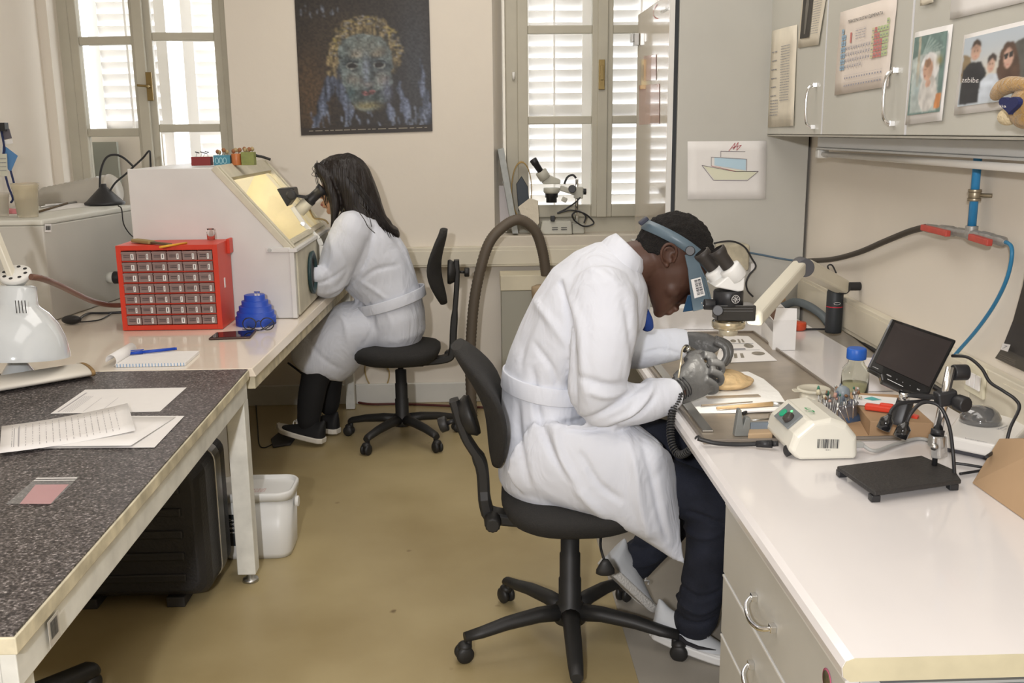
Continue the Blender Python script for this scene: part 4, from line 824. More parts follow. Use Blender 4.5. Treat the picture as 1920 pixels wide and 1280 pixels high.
for k in range(6): PT.poly([(.34,.25),(.36,.26),(.52+.08*k,.08+.03*k),(.49+.08*k,.07+.03*k)],(.34,.44,.42),.1)
PT.poly(blob(.50,.36,.09,.05),(.30,.17,.10)); PT.poly([(.42,.42),(.48,.42),(.48,.43),(.42,.43)],(.16,.07,.05),.1,jit=.002); PT.poly([(.43,.49),(.48,.485),(.48,.50),(.44,.505)],(.30,.10,.08),.1,jit=.002)
PT.glow(.60,.42,.08,.10,(.35,.20,.13),.6); PT.glow(.25,.60,.10,.12,(.25,.38,.42),.5); PT.glow(.80,.35,.08,.05,(.30,.24,.05),.8)
PT.blur(2); PT.finish('picture',s,O)
# family photo
q,s=wsheet('printed photo of three people, one in a black T-shirt, on the right cabinet',[(1808,66),(1965,28),(1958,196),(1790,216)],name='photograph',cat='photo')
PT=Painter(q,.05,.055,.965,.90,110,100,(.50,.57,.64),5); PT.glow(.5,.55,.5,.25,(.72,.66,.55),.8); pf('photo_tree',[(.06,.25),(.16,.3),(.2,.5),(.1,.6),(.05,.6)],(.30,.22,.12),.0003); pf('photo_dark_side',[(.66,.25),(.97,.12),(.97,.9),(.7,.9)],(.10,.10,.09),.0003)
pf('photo_shirt_black',[(.07,.45),(.16,.36),(.30,.38),(.38,.52),(.33,.88),(.06,.88)],(.02,.02,.025),.0005); pf('photo_head_man',blob(.22,.24,.065,.11),(.56,.36,.27),.0008); pf('photo_hair_man',[(.155,.20),(.17,.12),(.22,.09),(.28,.13),(.285,.2),(.22,.15)],(.06,.04,.03),.0012)
pf('photo_shirt_white',[(.32,.62),(.40,.55),(.50,.55),(.55,.7),(.54,.88),(.30,.88)],(.60,.66,.74),.0007); pf('photo_head_boy',blob(.43,.44,.05,.10),(.60,.40,.31),.001); pf('photo_hair_boy',[(.375,.42),(.39,.33),(.44,.30),(.49,.34),(.49,.42),(.44,.36)],(.05,.035,.03),.0013)
pf('photo_hair_woman',[(.50,.55),(.53,.3),(.60,.2),(.68,.22),(.74,.4),(.78,.7),(.6,.85)],(.10,.055,.035),.0011); pf('photo_head_woman',blob(.625,.40,.055,.12),(.60,.38,.30),.0014); PT.blur(2); PT.poly([(.575,.35),(.622,.335),(.62,.40),(.588,.415)],(.03,.03,.03),.1,jit=.002); PT.poly([(.630,.335),(.675,.32),(.675,.39),(.64,.40)],(.03,.03,.03),.1,jit=.002)
for (x,y) in ((.20,.235),(.24,.235),(.415,.43),(.445,.43)): PT.glow(x,y,.008,.012,(.12,.06,.04),.9)
for (x,y,w_) in ((.22,.30,.018),(.432,.49,.018),(.625,.475,.016)): PT.glow(x,y,w_,.010,(.55,.22,.18),.9)
PT.glow(.22,.19,.05,.03,(.10,.06,.04),.5); PT.blur(1); PT.finish('picture',s,O)
mb=MB(); qm=Quad(q.p(.30,.54),q.p(.08,.50),q.p(.08,.62),q.p(.30,.66)); qm.n=q.n; qm.text(mb,'adidas',0,.8,.8,O+.001,wid=1); mb.obj('shirt_text',PAPER,s)
# upper sheets
q,s=wsheet('blank white sheet at the top right above the photos',[(1790,-60),(1990,-100),(1990,-12),(1783,37)])
q,s=wsheet('small cream notepad stub at the top edge beside the cabinet seam',[(1727,-30),(1752,-36),(1752,4),(1727,11)],AGED,off=.008)
# plush toy
PL=mat('tan_plush',(.42,.25,.08),.95,var=.3,vscale=60,bump=.6,bscale=200,sheen=.5); PLc=mat('cream_plush',(.66,.55,.36),.95,bump=.5,bscale=200)
c=PC(1898,195,.05); t=thing('plush_toy','tan plush animal holding a navy heart, hanging at right edge of the cabinets','plush toy',c)
e_=V(.035,1,0).normalized(); 
def pp(px,py,o=.05): return PC(px,py,o)
m=MB().tube(spline([pp(1930,160,.05),pp(1900,158,.06),pp(1878,166,.065),pp(1866,180,.06)],5),[.012,.013,.014,.015,.016,.017,.018,.018,.018,.018,.017,.016,.015,.014,.013,.011][:16],14); m.obj('arm',PL,t,smooth=True)
MB().sphere(pp(1925,200,.04),.045,24,16,sc=(.7,1,1)).obj('body',PL,t); MB().sphere(pp(1890,219,.05),.020,16,12,sc=(1,1.3,.9)).obj('foot',PLc,t); MB().sphere(pp(1922,222,.05),.018,16,12,sc=(1,1.3,.9)).obj('foot',PL,t)
q2=Quad(pp(1880,178,.075),pp(1920,176,.075),pp(1920,216,.075),pp(1880,216,.075)); q2.n=V(-1,.035,0).normalized(); mb=MB(); hp_=[]
for k in range(28):
    a=2*PI*k/28; hx=16*math.sin(a)**3; hy=13*math.cos(a)-5*math.cos(2*a)-2*math.cos(3*a)-math.cos(4*a); hp_.append((.5+hx/34,.47-hy/34))
mb.prism([q2.p(u,v) for u,v in hp_],q2.n*.010); h_=mb.obj('heart',mat('navy_felt',(.02,.025,.10),.9),t,bevel=.003)
mb=MB(); q2.text(mb,'iia',.12,.62,.20,.0105,wid=.3); mb.obj('heart_text',PAPER,h_)
# ================================================================ light fitting, pipe, trunking on the right wall
t=thing('tube_light','long grey wall light fitting with a bare tube, switched off, under the wall cabinets','light fitting',PW(1700,280,.05))
def bw(mb,ya,yb,z0,z1,o0,o1):
    w_=lambda y,o:V(wx(y)-o,y,0); A=[w_(ya,o0),w_(ya,o1),w_(yb,o1),w_(yb,o0)]; mb.hexa([v+V(0,0,z0) for v in A],[v+V(0,0,z1) for v in A])
a=PW(1533,262,.10); ya,yb=1.75,a.y; zt_=1.489
m=MB(); bw(m,ya,yb,zt_-.040,zt_,.02,.10); bw(m,ya,yb,zt_-.048,zt_-.0405,.03,.105); m.obj('housing',mat('fitting_grey',(.60,.61,.61),.35),t,bevel=.003)
m=MB(); m.cyl(V(wx(yb)-.085,yb-.03,zt_-.066),V(wx(ya)-.085,ya+.03,zt_-.066),.0105,n=20); m.obj('tube',mat('unlit_tube_glass',(.78,.76,.72),.2),t)
m=MB(); bw(m,yb-.035,yb-.001,zt_-.082,zt_-.0485,.062,.108); m.obj('lamp_holder',WHITEMET,t,bevel=.006)
BP=mat('blue_pipe_paint',(.035,.24,.50),.3)
t=thing('water_pipe','bright blue vertical pipe with metal clamp on the right wall','pipe',PW(1825,360,.03))
pa=PW(1835,278,.035); pb=PW(1822,424,.035); pb.x=pa.x;pb.y=pa.y
MB().cyl(V(pa.x,pa.y,1.60),V(pb.x,pb.y,pb.z),.0115,n=20).obj('pipe_run',BP,t)
cl=PW(1829,366,.035); m=MB(); m.cyl(V(pa.x,pa.y,cl.z-.016),V(pa.x,pa.y,cl.z-.008),.018,n=20); m.cyl(V(pa.x,pa.y,cl.z+.008),V(pa.x,pa.y,cl.z+.016),.018,n=20); m.cyl(V(pa.x,pa.y,cl.z-.008),V(pa.x,pa.y,cl.z+.008),.016,n=20); m.cyl(V(pa.x+.012,pa.y-.004,cl.z),V(pa.x+.034,pa.y-.03,cl.z),.006,n=10); m.obj('clamp',mat('zinc',(.35,.30,.22),.4,.8),t,bevel=.001)
ZINC=mat('grey_fitting_metal',(.36,.35,.33),.5,.5,var=.2,vscale=50)
tc_=V(pa.x,pa.y,PW(1820,438,.035).z); t=thing('valve_manifold','grey tee fitting with two red lever valves below the blue pipe','valve',tc_)
L_=PW(1745,430,.035); R_=PW(1880,452,.035)
m=MB(); m.cyl(tc_+V(0,0,.022),tc_+V(0,0,-.012),.017,n=16); m.sphere(tc_,.019)
[m.lathe([(.013,0),(.014,.25*l_),(.011,.30*l_),(.016,.36*l_),(.016,.62*l_),(.012,.66*l_),(.014,.72*l_),(.014,.93*l_),(.008,l_)],tc_,axis=(e_-tc_).normalized(),n=8) for e_ in (PW(1733,427,.035),PW(1886,454,.035)) for l_ in [(e_-tc_).length]]; m.obj('fitting',ZINC,t,bevel=.001)
RV_=mat('red_lever',(.50,.07,.05),.45,var=.15,vscale=30)
for p1,p2,nm in ((PW(1730,426,.07),PW(1778,438,.065),'lever'),(PW(1820,444,.065),PW(1856,455,.07),'lever')): MB().bar(p1,p2,.016,.018).obj(nm,RV_,t,bevel=.003)
tag(MB().tube(spline([PW(1735,426,.035),PW(1705,434,.035),PW(1660,452,.035),PW(1610,473,.035),PW(1560,486,.03),PW(1513,489,.025)],8),.0105,12).obj('hose',mat('dark_brown_hose',(.045,.035,.025),.5)),'dark brown hose rising from the cabinet corner to the left red valve','hose')
tag(MB().tube(spline([PW(1882,452,.035),PW(1896,462,.035),PW(1896,490,.035),PW(1885,530,.035),PW(1862,575,.03),PW(1830,620,.03),PW(1795,660,.03),PW(1775,685,.03)],8),.0052,10).obj('hose',mat('blue_hose',(.03,.20,.38),.35)),'thin blue hose curving down from the right red valve','hose')
def behind(px,py,y): return PY(px,py,y)
tag(MB().tube(spline([PY(1395,472,4.28),PY(1430,478,4.28),PY(1460,484,4.28),PY(1500,490,4.27)],8),.0045,8).obj('hose',mat('steel_blue_hose',(.10,.16,.22),.4)),'thin steel-blue hose running across the grey cabinet side','hose')
# right trunking
t=thing('cable_trunking','cream cable trunking with sockets along the right wall above the bench','trunking',PW(1700,660,.02))
m=MB(); za_=.757; zb_=.885; bw(m,1.2,4.29,za_,zb_,.002,.034); m.obj('channel',TR,t,bevel=.003)
m=MB(); bw(m,2.60,4.28,za_+.018,zb_-.014,.0342,.038); m.obj('cover',TR,t,bevel=.001); m=MB(); bw(m,1.25,2.42,za_+.018,zb_-.014,.0342,.038); m.obj('cover',TR,t,bevel=.001)
so=PW(1832,712,.034); m=MB(); bw(m,so.y-.055,so.y+.055,so.z-.042,so.z+.042,.0342,.042); so_=m.obj('socket',mat('cream_socket',(.72,.68,.52),.4),t,bevel=.002)
for k in range(3): m=MB(); bw(m,so.y-.04+k*.028,so.y-.018+k*.028,so.z-.022,so.z+.018,.0425,.048); m.obj('switch_rocker',PAPER,so_,bevel=.001)
# dark poster curling off the right wall
e1=[PW(1935,440,.05),PW(1918,535,.045),PW(1900,600,.035),PW(1880,650,.02),PW(1866,671,.006)]; yend=1.5
m=MB(); vs=[]; 
for k,p in enumerate(e1): vs+=[p,V(wx(yend)-.006,yend,p.z+0.0)]
m.add(vs,[(2*i,2*i+1,2*i+3,2*i+2) for i in range(len(e1)-1)],True); t=tag(m.obj('poster',mat('dark_poster_print',(.045,.038,.035),.35,var=.2,vscale=4),solid=.001),'black poster curling off the wall at the right edge','poster')
q=Quad(PW(1884,643,.024),PW(1899,646,.024),PW(1894,659,.020),PW(1881,655,.020)); q.n=V(-1,0,0); s=q.sheet('white_square',PAPER,t,o=.006); mb=MB(); q.line(mb,[(.25,.75),(.75,.25),(.4,.3)],.08,o=.0075); mb.obj('square_mark',INKG,s)
q=Quad(PW(1882,662,.018),PW(1910,674,.018),PW(1910,690,.018),PW(1876,676,.018)); q.n=V(-1,0,0); mb=MB(); q.scrawl(mb,0,.1,1,4,.22,.06,8,.009)
mb.obj('print',mat('dim_print',(.14,.12,.11),.6),t)
# ================================================================ ON THE RIGHT BENCH
TRAY=mat('scratched_metal_tray',(.42,.36,.29),.28,.45,var=.35,vscale=6)
t=thing('work_tray','flat scratched metal work tray covering the bench under the microscope','tray',(.8,3.0,T))
tx0,tx1,ty0,ty1=.555,1.055,2.335,3.68
MB().box((tx0,ty0,T+.001),(tx1,ty1,T+.004)).obj('tray_floor',TRAY,t)
m=MB(); m.box((tx0,ty0,T+.0045),(tx0+.006,ty1,T+.012)); m.box((tx1-.006,ty0,T+.0045),(tx1,ty1,T+.012)); m.box((tx0+.0065,ty0,T+.0045),(tx1-.0065,ty0+.006,T+.012)); m.box((tx0+.0065,ty1-.006,T+.0045),(tx1-.0065,ty1,T+.012)); m.obj('rim',mat('dull_rim',(.35,.31,.27),.35,.7),t,bevel=.001)
MB().box((.572,2.42,T+.0045),(.60,3.35,T+.010)).obj('edge_strip',STEEL,t,bevel=.001)
Z1=T+.0045
def on(px,py,z=0.0): return PZ(px,py,Z1+z)
CLOTH=mat('white_cloth',(.86,.85,.82),.85,bump=.3,bscale=30)
pts=[(1268,728),(1330,700),(1403,697),(1432,711),(1460,735),(1471,752),(1484,769),(1400,774),(1305,775),(1283,752)]
tag(MB().prism([on(*p,.0005) for p in pts],V(0,0,.0014)).obj('cloth',CLOTH),'white paper towel spread on the tray under the brown dish','towel')
q=Quad(on(1357,629,.0005),on(1403,630,.0005),on(1457,676,.0005),on(1340,681,.0005)); q.n=V(0,0,1); s=tag(q.sheet('paper_sheet',PAPER),'printed sheet with oval pictures at the far end of the tray','paper')
mb=MB()
for u,v,ru,rv in ((.35,.22,.09,.06),(.72,.42,.12,.09),(.80,.72,.13,.07)): q.poly(mb,[(u+ru*math.cos(k*PI/9),v+rv*math.sin(k*PI/9)) for k in range(18)],.0011)
q.rect(mb,.5,.15,.56,.30,.0011); q.rect(mb,.62,.15,.68,.28,.0011); q.rect(mb,.2,.70,.26,.84,.0011); q.rect(mb,.32,.7,.38,.86,.0011); q.rect(mb,.44,.7,.5,.86,.0011); mb.obj('printed_pictures',mat('grey_picture',(.30,.27,.22),.7,var=.4,vscale=60),s)
mb=MB(); q.rect(mb,.1,.52,.6,.56,.0011); q.rect(mb,.05,.58,.9,.59,.0011); q.rect(mb,.05,.32,.9,.33,.0011); mb.obj('print',INKG,s)
# brown pleated dish
c=on(1357,722,.003); t=thing('pleated_dish','tan oval shell-like artefact on the white towel','artefact',c)
DSH=mat('tan_artefact',(.66,.47,.25),.55,var=.25,vscale=30,bump=.5,bscale=60)
m=MB(); rings=[]; N=96
for r_,z in ((.060,0.0),(.074,.004),(.085,.013),(.088,.020),(.084,.022),(.076,.022),(.070,.026),(.058,.036),(.040,.043),(.018,.046),(.001,.0465)):
    rings.append([c+V(math.cos(2*PI*k/N)*r_*1.0*(1+.012*(k%2)*(r_>.05)),math.sin(2*PI*k/N)*r_*1.0*(1+.012*(k%2)*(r_>.05)),z) for k in range(N)])
m.loft(rings).obj('shell',DSH,t)
WOODL=mat('pale_wood',(.66,.46,.24),.5,var=.12,vscale=30); 
def rod(nm,label,a,b,r,m_,cat,z=.004,r2=None): return tag(MB().cyl(on(*a,z+r),on(*b,z+r),r,r2,n=12).obj(nm,m_),label,cat)
tag(MB().bar(on(1325,745,.004),on(1424,741,.004),.022,.002).obj('steel_ruler',mat('tan_metal',(.50,.42,.33),.35,.6)),'thin flat metal strip beside the brown dish on the towel','ruler')
rod('needle_tool','slim pointed grey tool on the towel below the metal strip',(1315,760),(1411,753),.003,mat('tool_brown',(.30,.24,.17),.5),'tool',r2=.0015)
t=thing('paint_brush','wooden-handled paint brush on the towel edge','brush',on(1400,760)); a=on(1344,765,.009);b=on(1448,757,.009); MB().cyl(a,b,.004,.007,n=14).obj('handle',WOODL,t); cc=on(1470,757,.009); MB().cyl(b,cc,.0068,.005,n=14).obj('ferrule',STEEL,t); MB().cyl(cc,on(1490,757,.008),.0045,.0012,n=12).obj('bristles',mat('dark_bristle',(.08,.05,.03),.9),t)
tag(MB().bar(on(1395,770,.006),on(1487,767,.006),.018,.006).obj('paper_strip',PAPER,bevel=.002),'rolled white paper strip beside the paint brush','strip')
t=thing('grinding_bur','tiny dark bur lying on the tray below the towel','bur',on(1390,775)); MB().cyl(on(1378,780,.003),on(1395,774,.003),.0016,n=8).obj('shank',STEEL,t); MB().cyl(on(1393,775,.005),on(1404,769,.005),.005,.003,n=10).obj('head',BLACKP,t)
t=thing('cutting_disc','steel shank with standing round disc on the tray','bur',on(1430,790)); MB().cyl(on(1408,788,.012),on(1443,785,.012),.002,n=8).obj('shank',STEEL,t); p=on(1444,786,.012); MB().cyl(p,p+V(.003,0,0),.018,n=24).obj('disc',mat('disc_metal',(.5,.46,.4),.3,.8),t)
t=thing('jig_block','grey notched metal block with a flat bar on the tray','tool',on(1400,815)); GB=mat('grey_cast_metal',(.24,.25,.24),.5,.2)
a=on(1377,818); m=MB(); m.prism([a,a+V(.040,0,0),a+V(.040,0,.048),a+V(.028,0,.050),a+V(.022,0,.028),a+V(.016,0,.070),a+V(.008,0,.070)],V(0,.022,0)); m.obj('block',GB,t,bevel=.002); MB().box((a.x+.041,a.y+.001,a.z+.016),(a.x+.115,a.y+.014,a.z+.034)).obj('bar',mat('blue_grey_steel',(.22,.27,.33),.4,.3),t)
tag(MB().prism([on(1402,826),on(1448,824),on(1452,808),on(1406,809)],V(0,0,.018)).obj('wooden_block',mat('tan_block',(.50,.36,.22),.6),bevel=.002),'low tan block beneath the jig bar','block')
# cream control unit
UN=mat('cream_unit_shell',(.78,.76,.67),.35,var=.04,vscale=8); z0=T+.002
t=thing('drill_control_unit','cream micromotor control unit with green button and barcode on the bench edge','control unit',V(.81,2.3,T))
ux=.727; ya,yb=2.195,2.40
prf=[(.022,0),(.0,.022),(.012,.062),(.050,.096),(.10,.100),(.138,.086),(.163,.055),(.167,.004),(.160,0)]
rings=[]
for yy,ins in ((ya,.006),(ya+.012,0),(yb-.012,0),(yb,.006)):
    rings.append([V(ux+x+(ins if x<.08 else -ins),yy,z0+max(z-(ins if z>.05 else 0),0)) for x,z in prf])
MB().loft(rings,sm=False).obj('shell',UN,t,bevel=.008,seg=3)
# slanted control panel
pa=V(ux+.004,0,z0+.034); pb=V(ux+.047,0,z0+.094)
a=V(ux+.0118,0,z0+.0618); b=V(ux+.050,0,z0+.0962); d=(b-a).normalized(); nn=V(-d.z,0,d.x)
q=Quad(a+d*.046+V(0,yb-.05,0),a+d*.046+V(0,ya+.05,0),a-d*.002+V(0,ya+.05,0),a-d*.002+V(0,yb-.05,0)); q.n=nn
pnl=q.sheet('control_panel',mat('grey_panel',(.20,.22,.23),.35),t,o=.001,t=.004)
c1=q.p(.25,.55,.005); MB().cyl(c1,c1+nn*.004,.011,n=20).obj('green_button',mat('green_button_lit',(.01,.28,.14),.35,emit=(.02,.5,.25,.25)),pnl)
c1=q.p(.70,.55,.005); MB().cyl(c1,c1+nn*.012,.015,.013,n=20).obj('dial_knob',mat('dark_brown_knob',(.06,.05,.045),.4),pnl,bevel=.002)
c1=q.p(.48,.2,.005); MB().cyl(c1,c1+nn*.002,.003,n=10).obj('green_led',mat('green_led_lit',(.1,.7,.2),.4,emit=(.1,1,.2,2)),pnl)
q=Quad(V(ux+.065,ya-.0008,z0+.052),V(ux+.118,ya-.0008,z0+.050),V(ux+.118,ya-.0008,z0+.022),V(ux+.065,ya-.0008,z0+.024)); q.n=V(0,-1,0); mb=MB(); q.barcode(mb,0,0,1,.8,seed=12,o=.0008); q.text(mb,'18/01',.35,1.0,.16,.0008,wid=.25); mb.obj('barcode',INK,t)
q=Quad(V(ux+.060,ya+.10,z0+.1012),V(ux+.078,ya+.09,z0+.1012),V(ux+.078,ya+.05,z0+.1012),V(ux+.060,ya+.06,z0+.1012)); q.n=V(0,0,1); mb=MB(); q.line(mb,[(.9,.1),(.2,.1),(.2,.5),(.8,.5),(.8,.9),(.1,.9)],.1,.0006); mb.obj('green_mark',mat('green_marker',(.03,.35,.12),.6),t)
MB().lathe([(.012,-.004),(.014,.004),(.008,.008)],V(ux+.006,ya+.03,z0+.014),axis=(-1,-.3,0),n=16).obj('socket',BLACKP,t)
t=thing('handpiece_plug','dark handpiece cable plugged into the cream unit along the tray edge','cable',PZ(1400,832,T))
MB().tube(spline([PZ(1308,822,T+.02),PZ(1340,830,T+.012),PZ(1380,833,T+.008),PZ(1420,832,T+.010)],6),.0055,10).obj('cable_run',BLACKP,t); MB().cyl(PZ(1418,832,T+.012),PZ(1448,832,T+.016),.008,.010,n=14).cyl(PZ(1448,832,T+.016),PZ(1459,831,T+.018),.007,n=12).obj('plug_body',BLACKP,t)
t=thing('mains_lead','grey mains lead with plug leaving the right side of the cream unit','cable',PZ(1640,845,T)); MB().bar(V(ux+.169,ya+.05,z0+.022),V(ux+.195,ya+.055,z0+.018),.02,.014).obj('plug',mat('grey_plug',(.42,.42,.40),.5),t,bevel=.002); MB().tube(spline([V(ux+.195,ya+.055,z0+.018),PZ(1640,845,T+.008),PZ(1680,832,T+.006),PZ(1720,822,T+.005),PZ(1745,826,T+.005)],8),.0045,8).obj('flex',mat('grey_plug',(.42,.42,.40),.5),t)
# plastic tub
c=on(1524,764); t=thing('plastic_tub','small translucent plastic tub with snap lid behind the bur holder','tub',c); TB=mat('translucent_tub',(.78,.74,.62),.25,trans=.4,ior=1.3)
MB().lathe([(.030,.001),(.034,.004),(.040,.048),(.001,.048)],c,n=36).obj('tub_body',TB,t); MB().lathe([(.041,.0485),(.045,.049),(.046,.056),(.041,.058),(.036,.054),(.001,.055)],c,n=36).box((c.x-.058,c.y-.012,c.z+.049),(c.x-.043,c.y+.012,c.z+.053)).obj('lid',TB,t)
# bur holder with burs
c=PZ(1578,793,T+.004); t=thing('bur_holder','round holder bristling with metal burs, grey ball knob in the middle','bur holder',c)
MB().lathe([(.050,.002),(.052,.010),(.050,.012),(.046,.018),(.044,.050),(.047,.054),(.040,.054),(.001,.050)],c+V(0,.02,0),n=40).obj('drum',mat('grey_clear_drum',(.20,.19,.20),.25,trans=.3),t)
MB().lathe([(.054,.001),(.056,.006),(.050,.022),(.001,.022)],c+V(.006,.022,0),n=8).obj('blue_base',mat('slate_blue_plastic',(.05,.08,.14),.4),t)
MB().lathe([(.012,.0505),(.012,.062),(.016,.068),(.019,.082),(.016,.094),(.008,.100),(.001,.101)],c+V(0,.005,0),n=28).obj('ball_knob',mat('blue_grey_knob',(.24,.28,.31),.4),t)
rr=random.Random(21); hm=[mat('bur_head_'+k,cc_,.5,mt) for k,cc_,mt in (('steel',(.5,.5,.48),.9),('brown',(.22,.11,.05),0),('green',(.05,.20,.13),0),('pink',(.5,.3,.24),0),('dark',(.05,.05,.05),0),('slate',(.10,.13,.18),0),('cream',(.6,.55,.4),0))]
for k in range(30):
    a=rr.uniform(0,2*PI); r1=.047; side=V(math.cos(a),math.sin(a),0); base=c+V(0,.02,0)+side*r1*rr.uniform(.7,1.15)+V(0,0,.012+rr.random()*.01); top=base+side*rr.uniform(-.012,.022)+V(rr.uniform(-.01,.01),0,rr.uniform(.042,.062))
    if math.sin(a)<-.2 and k%3: base+=V(0,0,.0); 
    b_=MB().cyl(base,top,.0013,n=6).obj('bur_shank',STEEL,t); d=(top-base).normalized(); hh=rr.choice((.005,.008,.012))
    MB().cyl(top,top+d*hh,rr.choice((.003,.005,.007)),rr.choice((.002,.004)),n=10).obj('bur_head',hm[k%7],b_)
for k in range(9): 
    a=c+V(-.062+.006*k,-.030+.002*abs(k-4),.0); tag_=MB().cyl(a+V(-.008,-.004,.001),a+V(.006,.01,.062),.0011,n=6).obj('bur_shank',STEEL,t)
for (a,b) in (((1568,788),(1571,755)),((1571,764),(1588,793)),((1583,753),(1592,788)),((1600,752),(1599,784))): MB().cyl(PY(*a,c.y-.045),PY(*b,c.y-.045),.0014,n=6).obj('loose_bur',mat('bright_steel',(.9,.9,.88),.2,.9),t)
# bottle
c=PZ(1608,752,T)+V(0,.03,.001); t=thing('lab_bottle','clear glass laboratory bottle with ribbed blue screw cap','bottle',c)
zt_=PY(1610,652,c.y).z-c.z; r_=.039
MB().lathe([(.001,.0),(r_-.004,0),(r_,.006),(r_,zt_*.50),(r_*.92,zt_*.60),(r_*.60,zt_*.70),(.021,zt_*.76),(.021,zt_*.80),(.019,zt_*.80),(.019,zt_*.76),(r_*.55,zt_*.68),(r_*.90,zt_*.56),(r_-.002,zt_*.48),(r_-.002,.006),(.001,.003)],c,n=40,cap=False).obj('bottle_glass',mat('bottle_glass_tint',(.93,.95,.90),.03,trans=1,ior=1.3),t)
MB().lathe([(.001,.004),(r_-.0025,.0065),(r_-.0025,zt_*.30),(.001,zt_*.30)],c,n=40,cap=False).obj('liquid',mat('pale_yellow_liquid',(.78,.74,.50),.1,trans=.4,ior=1.33),t)
m=MB(); rings=[]
for z,rr_ in ((zt_*.785,.0265),(zt_*.80,.0275),(zt_*.97,.0275),(zt_,.025)): rings.append([c+V(math.cos(2*PI*k/72)*(rr_*(1-.05*(k%2))),math.sin(2*PI*k/72)*(rr_*(1-.05*(k%2))),z) for k in range(72)])
m.loft(rings).obj('cap',mat('bright_blue_cap',(.02,.12,.52),.4),t)
# shallow cardboard tray with books and red clip behind monitor
CB=mat('brown_cardboard',(.42,.27,.15),.8,var=.08,vscale=10)
t=thing('cardboard_tray','open brown cardboard tray under the small monitor','box',PZ(1670,800,T))
b4=[PZ(1560,812,T),PZ(1745,800,T),PZ(1735,765,T),PZ(1610,752,T)]; b4=[V(.985,2.36,T),V(1.135,2.33,T),V(1.17,2.60,T),V(1.03,2.64,T)]
m=MB(); m.hexa([v+V(0,0,.001) for v in b4],[v+V(0,0,.045) for v in b4]); m.obj('box_body',CB,t,bevel=.002)
m=MB(); fl=[b4[0]+V(-.07,-.01,.002),b4[0]+V(-.001,0,.002),b4[3]+V(-.001,0,.030),b4[3]+V(-.05,.01,.002)]; m.prism(fl,V(0,0,.002)); m.obj('flap',CB,t)
cs=[V(1.0,2.50,T+.046),V(1.10,2.46,T+.046),V(1.12,2.52,T+.046),V(1.02,2.56,T+.046)]; t=thing('small_box','flat white and teal printed packet on the cardboard tray','packet',cs[0]); m=MB(); m.hexa([v+V(0,0,.001) for v in cs],[v+V(0,0,.014) for v in cs]); m.obj('packet_body',PAPER,t,bevel=.001)
q=Quad(*cs); q.n=V(0,0,1); mb=MB(); q.poly(mb,[(.2,.4),(.4,.15),(.62,.4),(.4,.8)],.0146); mb.obj('teal_print',mat('teal_print',(.10,.42,.42),.6),t)
p=V(1.04,2.44,T+.055); t=thing('red_clip','bright red plastic clamp on the cardboard tray left of the monitor stem','clamp',p); m=MB(); m.bar(p+V(-.03,.02,.0),p+V(.05,-.03,.0),.022,.016); m.bar(p+V(.0,.0,.008),p+V(.03,-.018,.008),.012,.014); m.obj('clamp_body',mat('bright_red_plastic',(.70,.06,.03),.35),t,bevel=.004)
m=MB(); m.bar(p+V(.03,-.03,.0),p+V(.075,-.065,-.008),.02,.008); m.obj('grip',mat('bright_red_plastic',(.70,.06,.03),.35),t,bevel=.002)
tag(MB().box((1.155,2.80,T+.001),(1.235,2.93,T+.075)).obj('tissue_box',mat('pinkish_box',(.78,.74,.72),.6),bevel=.002),'small white box between the blue-capped bottle and the monitor','box')
# digital microscope with monitor
Z2=T
t=thing('digital_microscope','black digital microscope with tilted flat monitor on a chrome post','microscope',PZ(1690,900,T))
tp=[PZ(1569,873,T+.026),PZ(1640,922,T+.026),PZ(1803,899,T+.026),PZ(1790,880,T+.026),PZ(1728,853,T+.026)]
MB().prism([v-V(0,0,.010) for v in tp],V(0,0,.010)).obj('base_plate',mat('matt_black_base',(.03,.028,.027),.55,bump=.3,bscale=150),t,bevel=.003)
for v in (tp[0]+V(.012,0,0),tp[1]+V(.006,.014,0),tp[2]+V(-.014,.010,0),tp[4]+V(.0,-.012,0)): MB().box((v.x-.010,v.y-.010,T+.001),(v.x+.010,v.y+.010,T+.0155)).obj('foot',BLACKP,t,bevel=.002)
yp=2.14
pb_=PY(1750,855,yp); pt_=PY(1790,690,yp+.02)
pb_=PZ(1752,872,T+.026); yp=pb_.y; pt_=PY(1783,688,yp+.03); pm=PY(1757,815,yp+.005)
MB().cyl(pb_,pm,.006,n=14).obj('lower_pin',BLACKP,t)
CLR=mat('clear_acrylic',(.85,.83,.80),.15,trans=.6,ior=1.4)
MB().bar(pb_+V(.01,0,.018),pm+V(.004,0,-.004),.030,.024).obj('clear_bracket',CLR,t,bevel=.003)
MB().bar(pm+V(0,0,-.03),pm+V(0,0,.0),.03,.026).sphere(pm+V(-.012,-.016,-.022),.009).obj('clamp_block',STEEL,t,bevel=.004)
MB().cyl(pm,pm+(pt_-pm)*.08,.0145,n=24).obj('collar',BLACKP,t); MB().cyl(pm+(pt_-pm)*.075,pt_,.0105,n=28).obj('post',CHROME,t)
kc=pm.lerp(pt_,.55); MB().bar(kc+V(-.02,0,-.004),kc+V(.024,0,.004),.03,.034).obj('arm_clamp',BLACKP,t,bevel=.005)
kf=kc+V(.022,-.014,-.006); m=MB(); rings=[]; ax=V(.25,-1,0).normalized(); e1=ax.cross(V(0,0,1)).normalized(); e2=ax.cross(e1)
for z,r_ in ((0,.017),(.003,.018),(.026,.018),(.030,.015)): rings.append([kf+ax*z+(e1*math.cos(2*PI*k/36)+e2*math.sin(2*PI*k/36))*r_*(1-.06*(k%2)) for k in range(36)])
m.loft(rings).obj('knob',BLACKP,t)
kb=PY(1800,700,yp+.03); MB().cyl(kb+V(-.012,.01,.0),kb+V(.022,.01,0),.018,n=24).obj('rear_knob',BLACKP,t,bevel=.003)
